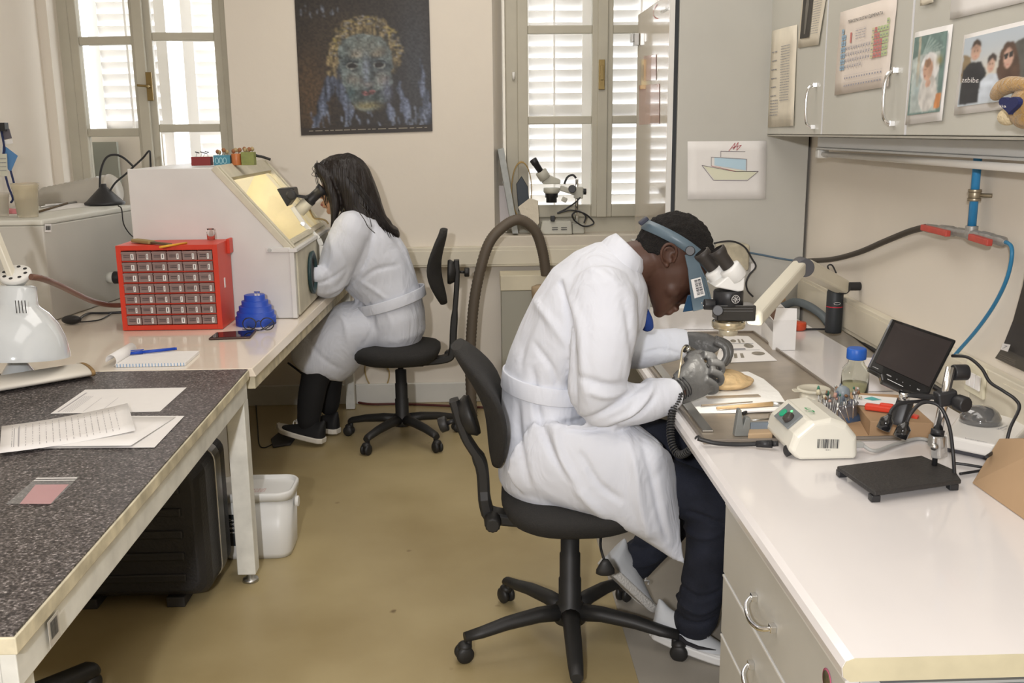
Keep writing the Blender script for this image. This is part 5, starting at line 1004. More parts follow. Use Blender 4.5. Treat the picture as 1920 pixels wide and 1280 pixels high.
# monitor
TLm=PY(1672,596,2.30);TRm=PY(1794,637,2.25);BRm=PY(1739,746,2.17);BLm=PY(1626,691,2.22)
nm=(TRm-TLm).cross(BLm-TLm).normalized(); nm=nm if nm.y<0 else -nm
q=Quad(TLm,TRm,BRm,BLm); q.n=nm
fp=[q.p(.0,.0),q.p(1,0),q.p(1,.93),q.p(.96,1.0),q.p(.62,1.065),q.p(.28,1.075),q.p(.22,.99),q.p(.02,.98),q.p(0,.95)]
MB().prism(fp,-nm*.020).obj('monitor_shell',mat('gloss_black',(.012,.012,.013),.14,coat=.5),t,bevel=.004)
sc=q.sheet('screen',mat('dark_screen',(.035,.028,.027),.30),t,o=.0005,t=.0004) if 0 else MB().prism([q.p(.07,.06,.0003),q.p(.95,.06,.0003),q.p(.95,.84,.0003),q.p(.07,.84,.0003)],nm*.0006).obj('screen',mat('dark_screen',(.035,.028,.027),.30),t)
mb=MB(); 
for u,s_ in ((.30,'MENU'),(.46,'<'),(.56,'o'),(.68,'>'),(.80,'REC')): q.text(mb,s_,u,.955,.028,.0006)
q.text(mb,'andonstar',.06,.93,.022,.0006,wid=.10); q.rect(mb,.34,1.005,.60,1.012,.0006); mb.obj('button_print',mat('white_print',(.8,.8,.8),.5),t)
MB().bar(q.p(.74,1.04,-.012),kc+V(-.008,0,0),.022,.010).obj('monitor_arm',BLACKP,t,bevel=.003)
c1=q.p(.66,1.06,-.006); MB().cyl(c1,c1+V(-.001,-.002,-.018),.012,n=20).obj('lens_ring',CHROME,t)
cm1=PY(1698,752,2.20); cm2=PY(1683,800,2.19); MB().lathe([(.020,0),(.021,.05),(.020,.062),(.016,.064)],cm1+V(0,0,.004),axis=(cm2-cm1),n=6).obj('camera_body',BLACKP,t,bevel=.003)
for pts,e_ in (([(1790,895),(1787,850),(1780,800),(1765,765),(1745,754),(1725,757),(1708,775),(1700,792)],'a'),([(1748,745),(1725,752),(1690,755),(1674,766),(1668,778)],'b')):
    yy=[2.02,2.03,2.06,2.08,2.09,2.09,2.08,2.08] if e_=='a' else [2.17,2.16,2.15,2.14,2.13]
    g=MB().tube(spline([PY(x,y,z) for (x,y),z in zip(pts,yy)],6),.0042,8).obj('gooseneck',BLACKP,t)
    (x,y),z=pts[-1],yy[-1]; p0=PY(x,y,z); p1=PY(x-14,y+30,z); MB().lathe([(.005,-.002),(.007,.004),(.0155,.012),(.0155,.036),(.012,.037)],p0,axis=p1-p0,n=10).obj('led_head',mat('gloss_black',(.012,.012,.013),.14,coat=.5),g)
tag(MB().tube(spline([PY(1785,667,2.24),PY(1815,670,2.20),PY(1840,690,2.16),PY(1856,716,2.13),PY(1880,732,2.10),PY(1903,748,2.08),PY(1911,765,2.06),PY(1895,800,2.03),PY(1884,835,2.02),PY(1865,846,2.04),PZ(1850,856,T+.07)],8),.0038,8).obj('cable',BLACKP),'black cable looping right from the monitor to the cardboard','cable')
tag(MB().tube(spline([PZ(1790,868,T+.005),PZ(1820,872,T+.005),PZ(1850,878,T+.005),PZ(1838,882,T+.005),PZ(1800,888,T+.005)],8),.0034,8).obj('cable',BLACKP),'black cable on the bench right of the microscope base','cable')
# analytical scale with glass dome
t=thing('scale','white laboratory device with large smoked glass dome at right edge','scale',PZ(1850,840,T))
b4=[V(1.115,2.235,T),V(1.215,2.13,T),V(1.375,2.32,T),V(1.30,2.50,T)]
m=MB(); m.hexa([v+V(0,0,.012) for v in b4],[v+V(0,0,.045) for v in b4]); m.obj('housing',mat('white_scale_plastic',(.80,.78,.74),.3),t,bevel=.008,seg=3)
m=MB(); cb_=sum(b4,V(0,0,0))/4; m.hexa([cb_+(v-cb_)*.9+V(0,0,.001) for v in b4],[cb_+(v-cb_)*.92+V(0,0,.0115) for v in b4]); m.obj('base_tray',mat('dark_tray',(.06,.06,.07),.5),t)
dc=PZ(1838,790,T+.046); MB().lathe([(.050,0),(.048,.014),(.040,.028),(.026,.038),(.001,.042)],dc,n=40).obj('glass_dome',mat('smoked_glass',(.16,.16,.16),.06,.3,coat=.8),t)
q=Quad(V(1.155,2.21,T+.0455),V(1.19,2.175,T+.0455),V(1.185,2.165,T+.0455),V(1.15,2.2,T+.0455)); q.n=V(0,0,1); mb=MB(); q.text(mb,'bozorgmon',0,1,1.0,.0006,wid=1); mb.obj('logo_text',INKG,t)
q=Quad(V(1.26,2.27,T+.0455),V(1.30,2.30,T+.0455),V(1.31,2.285,T+.0455),V(1.27,2.255,T+.0455)); q.n=V(0,0,1); mb=MB(); q.text(mb,'Mettron',0,.5,.6,.0006,wid=1); q.text(mb,'CL20',0,1,.35,.0006,wid=.5); mb.obj('model_text',INKG,t)
# cardboard box at right edge
p0=PZ(1822,906,T); p1=PZ(1935,986,T); q0=PY(1873,822,p0.y+.02); q1=PY(1990,822,p1.y+.02)
p0.z=p1.z=T+.001
t=thing('cardboard_box','brown cardboard box with slanting side at the right edge of the bench','box',p0)
m=MB(); m.hexa([p0,p1,p1+V(.25,.0,0),p0+V(.25,.0,0)],[q0,q1,q1+V(.2,0,0),q0+V(.2,0,0)]); m.obj('box_body',mat('cardboard_tan',(.46,.31,.18),.8,var=.05,vscale=6),t,bevel=.002)
# far end of the bench
def box4(nm,label,pts,zt_,m_,cat,bevel=.002):
    b=[PZ(x,y,T) for x,y in pts]; m=MB(); m.hexa([v+V(0,0,.001) for v in b],[V(v.x,v.y,zt_) for v in b]); return tag(m.obj(nm,m_,bevel=bevel),label,cat)
t=thing('carton','small white open cardboard carton standing right of the microscope','carton',PZ(1449,657,T))
A=PZ(1448,657,T+.001);B=PZ(1491,656,T+.001);C_=PZ(1427,628,T+.001); zt_=PY(1448,601,A.y).z
D_=C_+(B-A); th=V(0,0,zt_-A.z); m=MB()
CT=mat('white_carton',(.80,.79,.78),.6)
for a_,b_ in ((A,B),(C_,A),(B,D_),(D_,C_)): dd=(b_-a_).normalized(); nn=V(-dd.y,dd.x,0)*.002; m.hexa([a_,b_,b_+nn,a_+nn],[a_+th,b_+th,b_+nn+th,a_+nn+th])
m.quad(A+V(0,0,.01),B+V(0,0,.01),D_+V(0,0,.01),C_+V(0,0,.01)); m.obj('carton_body',CT,t)
MB().add([B+th,A+th,PY(1456,577,A.y+.02),PY(1494,578,A.y+.02)],[(0,1,2,3)]).obj('flap',CT,t,solid=.0015)
MB().add([C_+th,D_+th,D_+th+V(-.02,.01,.02),C_+th+V(.015,.01,.02)],[(0,1,2,3)]).obj('flap',CT,t,solid=.0015)
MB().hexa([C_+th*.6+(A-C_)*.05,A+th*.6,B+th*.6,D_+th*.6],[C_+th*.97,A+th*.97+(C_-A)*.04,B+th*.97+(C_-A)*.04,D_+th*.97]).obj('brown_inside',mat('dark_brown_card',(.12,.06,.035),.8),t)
box4('paper_box','white box standing on the bench behind the man\'s chin and microscope',[(1225,618),(1338,618),(1338,598),(1225,598)],PY(1290,577,PZ(1280,618,T).y).z,CT,'box')
box4('brown_cup','small brown cardboard pot in front of the grey cabinet side',[(1448,580),(1472,580),(1471,573),(1448,573)],PY(1460,563,4.15).z,CB,'pot')
c=PZ(1567,626,T)+V(0,.03,.001); t=thing('thermos_flask','matt black cylindrical flask with a thin red ring by the right trunking','flask',c)
zt_=PY(1568,541,c.y).z-c.z; MB().lathe([(.030,0),(.031,.004),(.031,zt_*.58),(.031,zt_*.93),(.029,zt_*.95),(.029,zt_),(.001,zt_)],c,n=36).obj('flask_body',mat('slate_black',(.028,.032,.036),.5),t)
MB().lathe([(.0315,zt_*.59),(.0315,zt_*.61)],c,n=36,cap=False).obj('red_ring',mat('red_ring',(.5,.02,.04),.5),t)
q=Quad(c+V(-.014,-.029,zt_*.72),c+V(.010,-.031,zt_*.72),c+V(.010,-.031,zt_*.66),c+V(-.014,-.029,zt_*.66)); q.n=V(0,-1,0); mb=MB(); q.line(mb,[(.5+.5*math.cos(k*PI/8),.5+.5*math.sin(k*PI/8)) for k in range(17)],.12,.0015); mb.obj('logo_oval',PAPER,t)
c=PZ(1500,622,T)+V(0,.04,.001); tag(MB().lathe([(.03,0),(.036,.004),(.036,.024),(.034,.03),(.001,.032)],c,n=32).obj('petri_dish',mat('orange_red_dish',(.60,.08,.03),.35)),'round orange-red dish behind the white carton','dish')
tag(MB().tube(spline([PZ(1440,585,T)+V(0,0,.02),PY(1465,575,4.1),PY(1490,566,4.05),PY(1515,573,3.95),PY(1540,590,3.85),PZ(1553,612,T)+V(0,0,.012)],8),.017,14).obj('vacuum_hose',mat('grey_blue_hose',(.10,.12,.13),.5)),'thick grey-blue hose arching behind the white carton','hose')
tag(MB().tube(spline([PZ(1508,617,T+.006),PZ(1530,617,T+.006),PZ(1552,617,T+.006)],6),.004,8).obj('cable',BLACKP),'black cable between the red dish and the flask','cable')
# boom-arm stereo microscope
BOOM=mat('cream_boom',(.76,.72,.60),.4,var=.03)
t=thing('stereo_microscope','black and white binocular stereo microscope on a cream folding boom arm','microscope',PZ(1365,630,T))
yc=2.57; S=.766
E0=PY(1500,500,3.05); E1=PY(1414,597,2.63); E2=PY(1578,537,3.60)
MB().bar(E0,E1,.046,.044).obj('boom_arm',BOOM,t,bevel=.010,seg=3); MB().bar(E0+V(.01,0,0),E2,.056,.05).obj('boom_arm',BOOM,t,bevel=.010,seg=3)
MB().cyl(E0+V(.008,-.031,.0),E0+V(.008,.031,.0),.029,n=28).obj('elbow_joint',mat('dark_grey_joint',(.09,.09,.10),.5),t,bevel=.003)
MB().cyl(E2+V(0,-.03,0),E2+V(0,.03,0),.026,n=24).obj('clamp_joint',BLACKP,t,bevel=.004)
MB().cyl(E2,V(wx(E2.y)-.002,E2.y,E2.z),.016,n=20).obj('wall_bracket',BLACKP,t,bevel=.002)
MB().tube(spline([PY(1573,524,3.56),PY(1558,512,3.56),PY(1552,499,3.56),PY(1560,497,3.56),PY(1568,512,3.56)],5),.003,8).obj('cable_loop',BLACKP,t)
def mp(px,py,o=0.0): return PY(px,py,yc+o)
# eyepieces
for (a,b,c_,o) in (((1314,472),(1338,503),(1352,521),0.0306),((1343,467),(1366,500),(1383,521),-0.0123)):
    A=mp(*a,o);B=mp(*b,o);C1=mp(*c_,o)
    e_=MB().lathe([(0.0176,0),(0.0230,0.0015),(0.0222,0.0123),(0.0184,0.0260),(0.0176,(B-A).length)],A,axis=B-A,n=32,cap=False).obj('eyepiece',mat('black_rubber_eyecup',(.035,.03,.027),.5),t)
    MB().lathe([(0.0008,0.0077),(0.0169,0.0077)],A,axis=B-A,n=32,cap=False).obj('eye_lens',mat('eye_lens_glass',(.10,.08,.06),.08),e_)
    MB().lathe([(0.0184,0),(0.0283,0.0023),(0.0291,0.0077),(0.0291,(C1-B).length),(0.0230,(C1-B).length+0.0046),(0.0008,(C1-B).length+0.0046)],B,axis=C1-B,n=32).obj('white_collar',mat('white_scope_paint',(.78,.78,.76),.3),t)
SW=mat('white_scope_paint',(.78,.78,.76),.3)
MB().prism([mp(1340,538,-0.0345),mp(1362,520,-0.0345),mp(1388,506,-0.0345),mp(1397,520,-0.0345),mp(1395,545,-0.0345),mp(1384,547,-0.0345),mp(1340,540,-0.0345)][:6],V(0,.10,0)).obj('prism_head',SW,t,bevel=0.0038)
MB().lathe([(0.0368,0),(0.0398,0.0046),(0.0398,0.0383),(0.0337,0.0444)],mp(1366,543,.0),axis=(0,0,-1),n=36).obj('zoom_body',BLACKP,t)
kc2=mp(1378,560,-0.0414); k_=MB().cyl(kc2+V(0,0.0046,0),kc2+V(0,-0.0077,0),0.0123,n=32).obj('zoom_knob',BLACKP,t)
q=Quad(kc2+V(-0.0107,-0.0080,0.0107),kc2+V(0.0107,-0.0080,0.0107),kc2+V(0.0107,-0.0080,-0.0107),kc2+V(-0.0107,-0.0080,-0.0107)); q.n=V(0,-1,0); mb=MB(); q.line(mb,[(.5+.48*math.cos(k*PI/12),.5+.48*math.sin(k*PI/12)) for k in range(25)],0.0460,0.0005); 
for k in range(8): q.line(mb,[(.5+.36*math.cos(k*PI/4),.5+.36*math.sin(k*PI/4)),(.5+.22*math.cos(k*PI/4),.5+.22*math.sin(k*PI/4))],0.0613,0.0005)
q.line(mb,[(.5+.12*math.cos(k*PI/4),.5+.12*math.sin(k*PI/4)) for k in range(9)],0.0689,0.0005); mb.obj('knob_emblem',PAPER,k_)
MB().bar(mp(1340,584,-0.0077),mp(1412,584,-0.0077),0.0575,0.0421,up=(0,0,1)).obj('carrier_block',mat('gloss_black2',(.016,.016,.016),.2,coat=.4),t,bevel=0.0031)
for k in range(3): MB().bar(mp(1344,573+k*5,-0.0375),mp(1412,573+k*5,-0.0375),0.0015,0.0019).obj('groove',STEEL if k==3 else mat('grooves',(.10,.10,.10),.3),t)
MB().cyl(mp(1320,570,-0.0153),mp(1340,571,-0.0153),0.0146,n=24).cyl(mp(1346,582,-0.0421),mp(1346,582,-0.0651),0.0146,n=24).obj('focus_knob',BLACKP,t,bevel=0.0023)
for px,py in ((1316,568),(1319,573),(1350,581),(1353,586)): MB().sphere(mp(px,py,-0.0575 if px>1330 else -0.0314),0.0019,8,6).obj('screw',CHROME,t)
rc=mp(1366,601,0.0); MB().lathe([(0.0429,0),(0.0444,-0.0031),(0.0444,-0.0153),(0.0398,-0.0199),(0.0230,-0.0230)][::1],rc,n=40,cap=False).obj('ring_light',mat('champagne_ring',(.62,.54,.38),.25,.7),t); 
MB().lathe([(0.0368,-0.0008),(0.0429,-0.0008),(0.0429,-0.0023),(0.0368,-0.0023)],rc,n=40,cap=False).obj('ring_trim',CHROME,t)
MB().lathe([(0.0008,-0.0153),(0.0253,-0.0153),(0.0253,-0.0368),(0.0230,-0.0383),(0.0008,-0.0383)],rc,n=36,cap=False).obj('objective',mat('cream_objective',(.55,.50,.38),.3,.3),t)
rl=bpy.data.lights.new('ring_lamp','AREA'); rl.energy=0.8; rl.color=(1,.95,.85); rl.shape='DISK'; rl.size=.06; ro=bpy.data.objects.new('ring_lamp',rl); COL.objects.link(ro); ro.location=rc+V(0,0,-.045); ro.rotation_euler=(V(.76,2.9,T)-ro.location).to_track_quat('-Z','Y').to_euler()
# extractor box with cable behind the microscope
t=thing('wall_box','clear and cream plastic junction box on the grey cabinet side with black cable','junction box',PY(1370,490,4.25))
m=MB(); a=PY(1340,505,4.28); b=PY(1400,455,4.28); m.box((a.x,4.22,a.z),(b.x,4.297,b.z)); m.obj('box_body',mat('dusty_clear_plastic',(.62,.56,.42),.3,trans=.2,var=.2,vscale=30),t,bevel=.012,seg=3)
m=MB(); a=PY(1404,508,4.28); b=PY(1412,492,4.28); m.box((a.x,4.25,a.z),(b.x,4.297,b.z)); m.obj('switch',PAPER,t,bevel=.002)
MB().tube(spline([PY(1338,456,4.21),PY(1370,452,4.21),PY(1395,462,4.21),PY(1410,485,4.22),PY(1417,500,4.22),PY(1405,515,4.22),PY(1399,530,4.22),PY(1402,545,4.22),PY(1412,556,4.22)],8),.0040,8).obj('cable',BLACKP,t)
tag(MB().tube(spline([PY(1527,535,4.1),PY(1529,560,4.1),PY(1527,585,4.1)],5),.012,10).obj('cable_bundle',BLACKP),'dark hanging cable bundle left of the black flask','cable')
tag(MB().tube(spline([PZ(1580,612,T+.006),PZ(1640,657,T+.006),PZ(1690,690,T+.006),PZ(1740,717,T+.006),PZ(1850,790,T+.006)],6),.008,8).obj('cable',BLACKP),'black cable lying along the bench back edge under the trunking','cable')
# ================================================================ CHAIRS
CHP=mat('chair_black_plastic',(.020,.0195,.019),.5,var=.15,vscale=14); FAB=mat('chair_black_fabric',(.022,.021,.020),.85,bump=.35,bscale=260)
def chair(label,loc,rot,seat_z,back,base_rot,seat_rot=0,lever=True,R0=.30):
    """back: list of local (x,z) for pad bottom, pad top; forward is +x"""
    t=thing('swivel_chair',label,'chair',(0,0,0),'black swivel chairs on five castors')
    for k in range(5):
        a=base_rot+k*2*PI/5; d=V(math.cos(a),math.sin(a),0); s=V(-d.y,d.x,0)
        m=MB(); rings=[]
        for r_,w_,h_,z in ((.03,.030,.034,.105),(.10,.026,.030,.108),(.20,.024,.026,.098),(.275,.022,.022,.083),(R0,.018,.018,.076)):
            rings.append([d*r_+s*math.cos(q*PI/6)*w_+V(0,0,z+math.sin(q*PI/6)*h_*.75) for q in range(12)])
        arm=m.loft(rings).obj('base_leg',CHP,t)
        c=d*(R0-.012); m=MB(); m.cyl(c+V(0,0,.04),c+V(0,0,.075),.010,n=12); m.sphere(c+s*.0+d*.012+V(0,0,.048),.022,14,8,sc=(1,1,.7)); m.obj('castor_stem',CHP,arm)
        w_=MB(); 
        for sg in (-1,1): w_.lathe([(.006,.0),(.024,.001),(.0262,.007),(.0262,.013),(.018,.019),(.001,.020)],c+s*sg*.004+d*.014+V(0,0,.0263),axis=s*sg,n=22)
        w_.obj('castor_wheel',CHP,arm)
    m=MB(); m.lathe([(.048,.075),(.050,.10),(.044,.125),(.034,.135),(.034,.21),(.031,.212),(.031,.29),(.028,.292),(.028,min(.36,seat_z-.07)),(.014,min(.362,seat_z-.069)),(.014,seat_z-.06)],V(0,0,0),n=32); m.obj('gas_column',CHP,t)
    cr,sr=math.cos(seat_rot),math.sin(seat_rot); L=lambda x,y,z:V(x*cr-y*sr,x*sr+y*cr,z)
    rings=[]
    for z,k in ((-.062,.80),(-.045,.93),(-.02,.99),(.0,.985),(.014,.92),(.022,.80),(.026,.55),(.027,.2)):
        rg=[]
        for q in range(48):
            a=2*PI*q/48; cx=math.cos(a);sy=math.sin(a); rx=.215*(abs(cx)**.75)*(1 if cx>0 else -1); ry=.225*(abs(sy)**.75)*(1 if sy>0 else -1)
            drop=(-.022*max(0,(cx*k-.55)/.45)**2 if cx>0 else .012*max(0,(-cx*k-.5)/.5)**2)
            rg.append(L(rx*k+.01,ry*k,seat_z+z+drop))
        rings.append(rg)
    MB().loft(rings).obj('seat',FAB,t)
    m=MB(); m.bar(L(-.12,0,seat_z-.072),L(.10,0,seat_z-.072),.15,.022); m.obj('seat_plate',CHP,t,bevel=.004)
    (bx,bz),(tx,tz)=back; up=V(tx-bx,0,tz-bz); H_=up.length; up.normalize(); fw=V(up.z,0,-up.x)
    rings=[]
    nseg=14
    for i in range(nseg+1):
        v=i/nseg; k=math.sin(PI*min(max(v*.94+.03,0),1))**.42; wd=.205*k; c=V(bx,0,bz)+up*H_*v+fw*(.022*math.sin(PI*v)-.020*math.cos(2*PI*v)*.4)
        rg=[]
        for q in range(20):
            a=2*PI*q/20; yy=math.cos(a)*wd; th=.026*math.sin(a)*(.55+.45*k); rg.append(c+V(0,yy,0)+fw*(th+.030*(yy/.2)**2))
        rings.append([L(v_.x,v_.y,v_.z) for v_ in rg])
    MB().loft(rings).obj('backrest',FAB,t)
    mid=V(bx,0,bz)+up*H_*.42-fw*.035
    m=MB(); m.lathe([(.058,0),(.062,.012),(.050,.034),(.02,.044),(.001,.045)],L(*(mid+fw*.008)),axis=L(*(-fw)),n=24); m.obj('back_shell',CHP,t)
    sx=min(bx-.045,-.20); pts=[mid-fw*.035+up*.06,mid-fw*.038-up*.05,V(sx-.01,0,seat_z+.10),V(sx,0,seat_z-.02),V(sx+.03,0,seat_z-.06),V(-.08,0,seat_z-.075)]
    m=MB(); pp=spline([L(*p) for p in pts],5); rings=[]
    for i,p in enumerate(pp):
        d=(pp[min(i+1,len(pp)-1)]-pp[max(i-1,0)]).normalized(); s=L(0,1,0); n_=d.cross(s).normalized(); w_=.026 if i<14 else .032; h_=.013 if i<9 else .018
        rings.append([p+s*a*w_+n_*b*h_ for a,b in ((-1,-.6),(-.8,-1),(.8,-1),(1,-.6),(1,.6),(.8,1),(-.8,1),(-1,.6))])
    m.loft(rings,sm=False); m.obj('back_bar',CHP,t,bevel=.002)
    kc=L(*(mid-fw*.05)); kd=L(*(-fw)); m=MB(); m.cyl(kc,kc+kd*.025,.007,n=12); e1=kd.cross(V(0,1,0) if abs(kd.y)<.8 else V(0,0,1)).normalized(); e2=kd.cross(e1)
    m.loft([[kc+kd*z+(e1*math.cos(q*PI/12)+e2*math.sin(q*PI/12))*r_*(1-.08*(q%2)) for q in range(24)] for z,r_ in ((.024,.020),(.028,.023),(.045,.023),(.049,.019))]); m.obj('height_knob',CHP,t)
    kc=L(sx+.02,-.034,seat_z-.055); m=MB(); kd=L(0,-1,0).normalized(); e1=V(0,0,1); e2=kd.cross(e1)
    m.loft([[kc+kd*z+(e1*math.cos(q*PI/12)+e2*math.sin(q*PI/12))*r_*(1-.08*(q%2)) for q in range(24)] for z,r_ in ((0,.020),(.006,.025),(.052,.023),(.058,.018))]); m.obj('tilt_knob',CHP,t)
    if lever:
        a=L(.06,-.03,seat_z-.065); b=L(.075,-.13,seat_z-.11); c=L(.085,-.16,seat_z-.145)
        m=MB(); m.tube(spline([a,L(.08,-.08,seat_z-.08),b,c],5),.004,8); m.obj('lever',CHP,t)
        m=MB(); m.loft([[c+V(0,0,z)+V(math.cos(q*PI/8)*w_,math.sin(q*PI/8)*w_*.5,0) for q in range(16)] for z,w_ in ((.012,.008),(0,.016),(-.018,.026),(-.030,.027),(-.034,.02))]); m.obj('lever_paddle',CHP,t,smooth=True)
    t.location=loc; t.rotation_euler=(0,0,rot); return t
MC=V(.257,2.725,0)
chair('black swivel chair under the man in the foreground',MC,0.0,.475,((-.205,.590),(-.315,.935)),R(196),0.0,R0=.33)
WC=V(-.40,4.80,0)
chair('black swivel chair under the woman by the glove box',WC,R(180),.475,((-.215,.70),(-.225,1.06)),R(165-180),0.0,lever=False,R0=.29)
# castor arm of a third stool at the lower left
t=thing('stool','dark stool base with castor, just visible at the lower left floor','stool',PZ(120,1290,0))
p=PZ(178,1252,0.06); q_=PZ(60,1300,.09); rings=[]; d=(p-q_).normalized(); s=V(-d.y,d.x,0)
rings=[[q_+(p-q_)*k+s*math.cos(a*PI/6)*.034+V(0,0,math.sin(a*PI/6)*.024) for a in range(12)] for k in (-.6,0,.5,.93,1.0)]; rings[-1]=[p+(v-p)*.75 for v in rings[-1]]
MB().loft(rings).obj('base_leg',CHP,t); c=p+V(-.01,-.02,-.03); MB().lathe([(.006,0),(.026,.002),(.027,.02),(.02,.028),(.001,.03)],c,axis=s*-1,n=22).obj('castor_wheel',CHP,t)
# ================================================================ ORGANIC SURFACES
def organic(name,parts,m_,parent,voxel=.007,smooth=6,folds=(),nz=0.0,nsc=6.0,stretch=(1,1,1),post=None,sfac=.5):
    me=bpy.data.meshes.new('tmp'); me.from_pydata([tuple(v) for v in parts.v],[],parts.f)
    b=bmesh.new(); b.from_mesh(me); bmesh.ops.recalc_face_normals(b,faces=b.faces); b.to_mesh(me); b.free()
    o=bpy.data.objects.new('tmp',me); COL.objects.link(o)
    r=o.modifiers.new('r','REMESH'); r.mode='VOXEL'; r.voxel_size=voxel
    if smooth: s=o.modifiers.new('s','SMOOTH'); s.factor=sfac; s.iterations=smooth
    dg=bpy.context.evaluated_depsgraph_get(); me2=bpy.data.meshes.new_from_object(o.evaluated_get(dg)); bpy.data.objects.remove(o)
    me2.name=name
    if folds or nz or post:
        nrm=[v.normal.copy() for v in me2.vertices]
        F_=[]
        for pts,amp,wd in folds:
            P=spline(pts,5); 
            lo=V(min(p.x for p in P)-3*wd,min(p.y for p in P)-.14,min(p.z for p in P)-3*wd); hi=V(max(p.x for p in P)+3*wd,max(p.y for p in P)+.14,max(p.z for p in P)+3*wd)
            F_.append((P,amp,wd,lo,hi))
        for i,v in enumerate(me2.vertices):
            co=v.co; dsp=0.0
            if nz: dsp+=nz*noise.noise(Vector((co.x*nsc*stretch[0],co.y*nsc*stretch[1],co.z*nsc*stretch[2])))
            for P,amp,wd,lo,hi in F_:
                if lo.x<co.x<hi.x and lo.y<co.y<hi.y and lo.z<co.z<hi.z:
                    best=9; bt=0
                    for k in range(len(P)-1):
                        # distance ignoring depth along y
                        ax,az=P[k].x,P[k].z; dx,dz=P[k+1].x-ax,P[k+1].z-az; L2=dx*dx+dz*dz+1e-9
                        u=max(0,min(1,((co.x-ax)*dx+(co.z-az)*dz)/L2)); d_=math.hypot(co.x-ax-dx*u,co.z-az-dz*u)
                        if d_<best: best=d_; bt=(k+u)/(len(P)-1)
                    if best<3*wd and abs(co.y-P[0].y)<.14:
                        x=best/wd; dsp+=amp*math.exp(-x*x)*math.sin(PI*min(max(bt*.9+.05,0),1))**.5*(1 if abs(nrm[i].y)>.15 else .4)
            v.co=co+nrm[i]*dsp
        if post:
            for i,v in enumerate(me2.vertices): v.co=post(v.co,nrm[i])
    me2.materials.clear(); me2.materials.append(m_)
    for p in me2.polygons: p.use_smooth=True; p.material_index=0
    me2.update(); o=bpy.data.objects.new(name,me2); COL.objects.link(o)
    if parent: o.parent=parent; o.matrix_parent_inverse=wm(parent).inverted()
    return o
def slc(mb,sl,y,n=28,pw=1.0):
    """loft through slices ((px,py),(px,py),halfdepth[,y])"""
    rings=[]
    for s in sl:
        yy=s[3] if len(s)>3 else y
        a=PY(s[0][0],s[0][1],yy); b=PY(s[1][0],s[1][1],yy); c=(a+b)/2; ax=(b-a)/2; hd=s[2]
        rg=[]
        for k in range(n):
            t_=2*PI*k/n; cc,ss=math.cos(t_),math.sin(t_)
            cc=abs(cc)**pw*(1 if cc>0 else -1); ss=abs(ss)**pw*(1 if ss>0 else -1)
            rg.append(c+ax*cc+V(0,hd*ss,0))
        rings.append(rg)
    return mb.loft(rings)
def chain(mb,pts,n=20):
    """tapered limb through ((px,py,y),radius) or (Vector,radius)"""
    P=[];Rr=[]
    for p,r in pts: P.append(PY(*p) if isinstance(p,tuple) else p); Rr.append(r)
    PP_=spline(P,5); RR=[]
    for i in range(len(P)-1):
        for k in range(5): RR.append(Rr[i]+(Rr[i+1]-Rr[i])*k/5)
    RR.append(Rr[-1])
    # rounded ends
    d0=(PP_[0]-PP_[1]).normalized(); d1=(PP_[-1]-PP_[-2]).normalized()
    PP_=[PP_[0]+d0*RR[0]*.9,PP_[0]+d0*RR[0]*.6]+PP_+[PP_[-1]+d1*RR[-1]*.6,PP_[-1]+d1*RR[-1]*.9]; RR=[RR[0]*.35,RR[0]*.8]+RR+[RR[-1]*.8,RR[-1]*.35]
    return mb.tube(PP_,RR,n)
def sheetgrid(mb,rows,th=.016,n=5):
    """thick draped panel through a grid of (px,py,y)"""
    G=[spline([PY(*p) for p in r],n) for r in rows]; W=len(G[0]); cols=[spline([G[j][i] for j in range(len(G))],n) for i in range(W)]; Hn=len(cols[0])
    def nr(i,j):
        a=cols[min(i+1,W-1)][j]-cols[max(i-1,0)][j]; b=cols[i][min(j+1,Hn-1)]-cols[i][max(j-1,0)]; n_=a.cross(b); n_=n_.normalized() if n_.length>1e-9 else V(0,-1,0)
        return n_ if n_.y<0 else -n_
    A=[[cols[i][j]+nr(i,j)*th/2 for i in range(W)] for j in range(Hn)]; B=[[cols[i][j]-nr(i,j)*th/2 for i in range(W)] for j in range(Hn)]
    k=len(mb.v); mb.v+=[v for r in A for v in r]+[v for r in B for v in r]; N=W*Hn
    for j in range(Hn-1):
        for i in range(W-1):
            a=k+j*W+i; mb.f.append((a,a+1,a+W+1,a+W)); mb.f.append((a+N,a+W+N,a+W+1+N,a+1+N)); mb.sm+=[True,True]
    def edge(ids):
        for p,q in zip(ids[:-1],ids[1:]): mb.f.append((k+p,k+p+N,k+q+N,k+q)); mb.sm.append(True)
    edge([i for i in range(W)]); edge([(Hn-1)*W+i for i in reversed(range(W))]); edge([j*W for j in reversed(range(Hn))]); edge([j*W+W-1 for j in range(Hn)])
    return mb
COAT=mat('white_coat_cotton',(.675,.70,.77),.85,sheen=.1)
n,l,b=nodes(COAT); tc=n.new('ShaderNodeTexCoord'); a=n.new('ShaderNodeTexNoise'); a.inputs['Scale'].default_value=9; a.inputs['Detail'].default_value=3; a.inputs['Distortion'].default_value=.8
mp_=n.new('ShaderNodeMapping'); mp_.inputs['Scale'].default_value=(1.0,1,.55); mp_.inputs['Rotation'].default_value=(0,.5,0); l.new(tc.outputs['Object'],mp_.inputs['Vector']); l.new(mp_.outputs[0],a.inputs['Vector'])
a2=n.new('ShaderNodeTexNoise'); a2.inputs['Scale'].default_value=500; l.new(tc.outputs['Object'],a2.inputs['Vector'])
b1=n.new('ShaderNodeBump'); b1.inputs['Strength'].default_value=.75; b1.inputs['Distance'].default_value=.02; l.new(a.outputs['Fac'],b1.inputs['Height'])
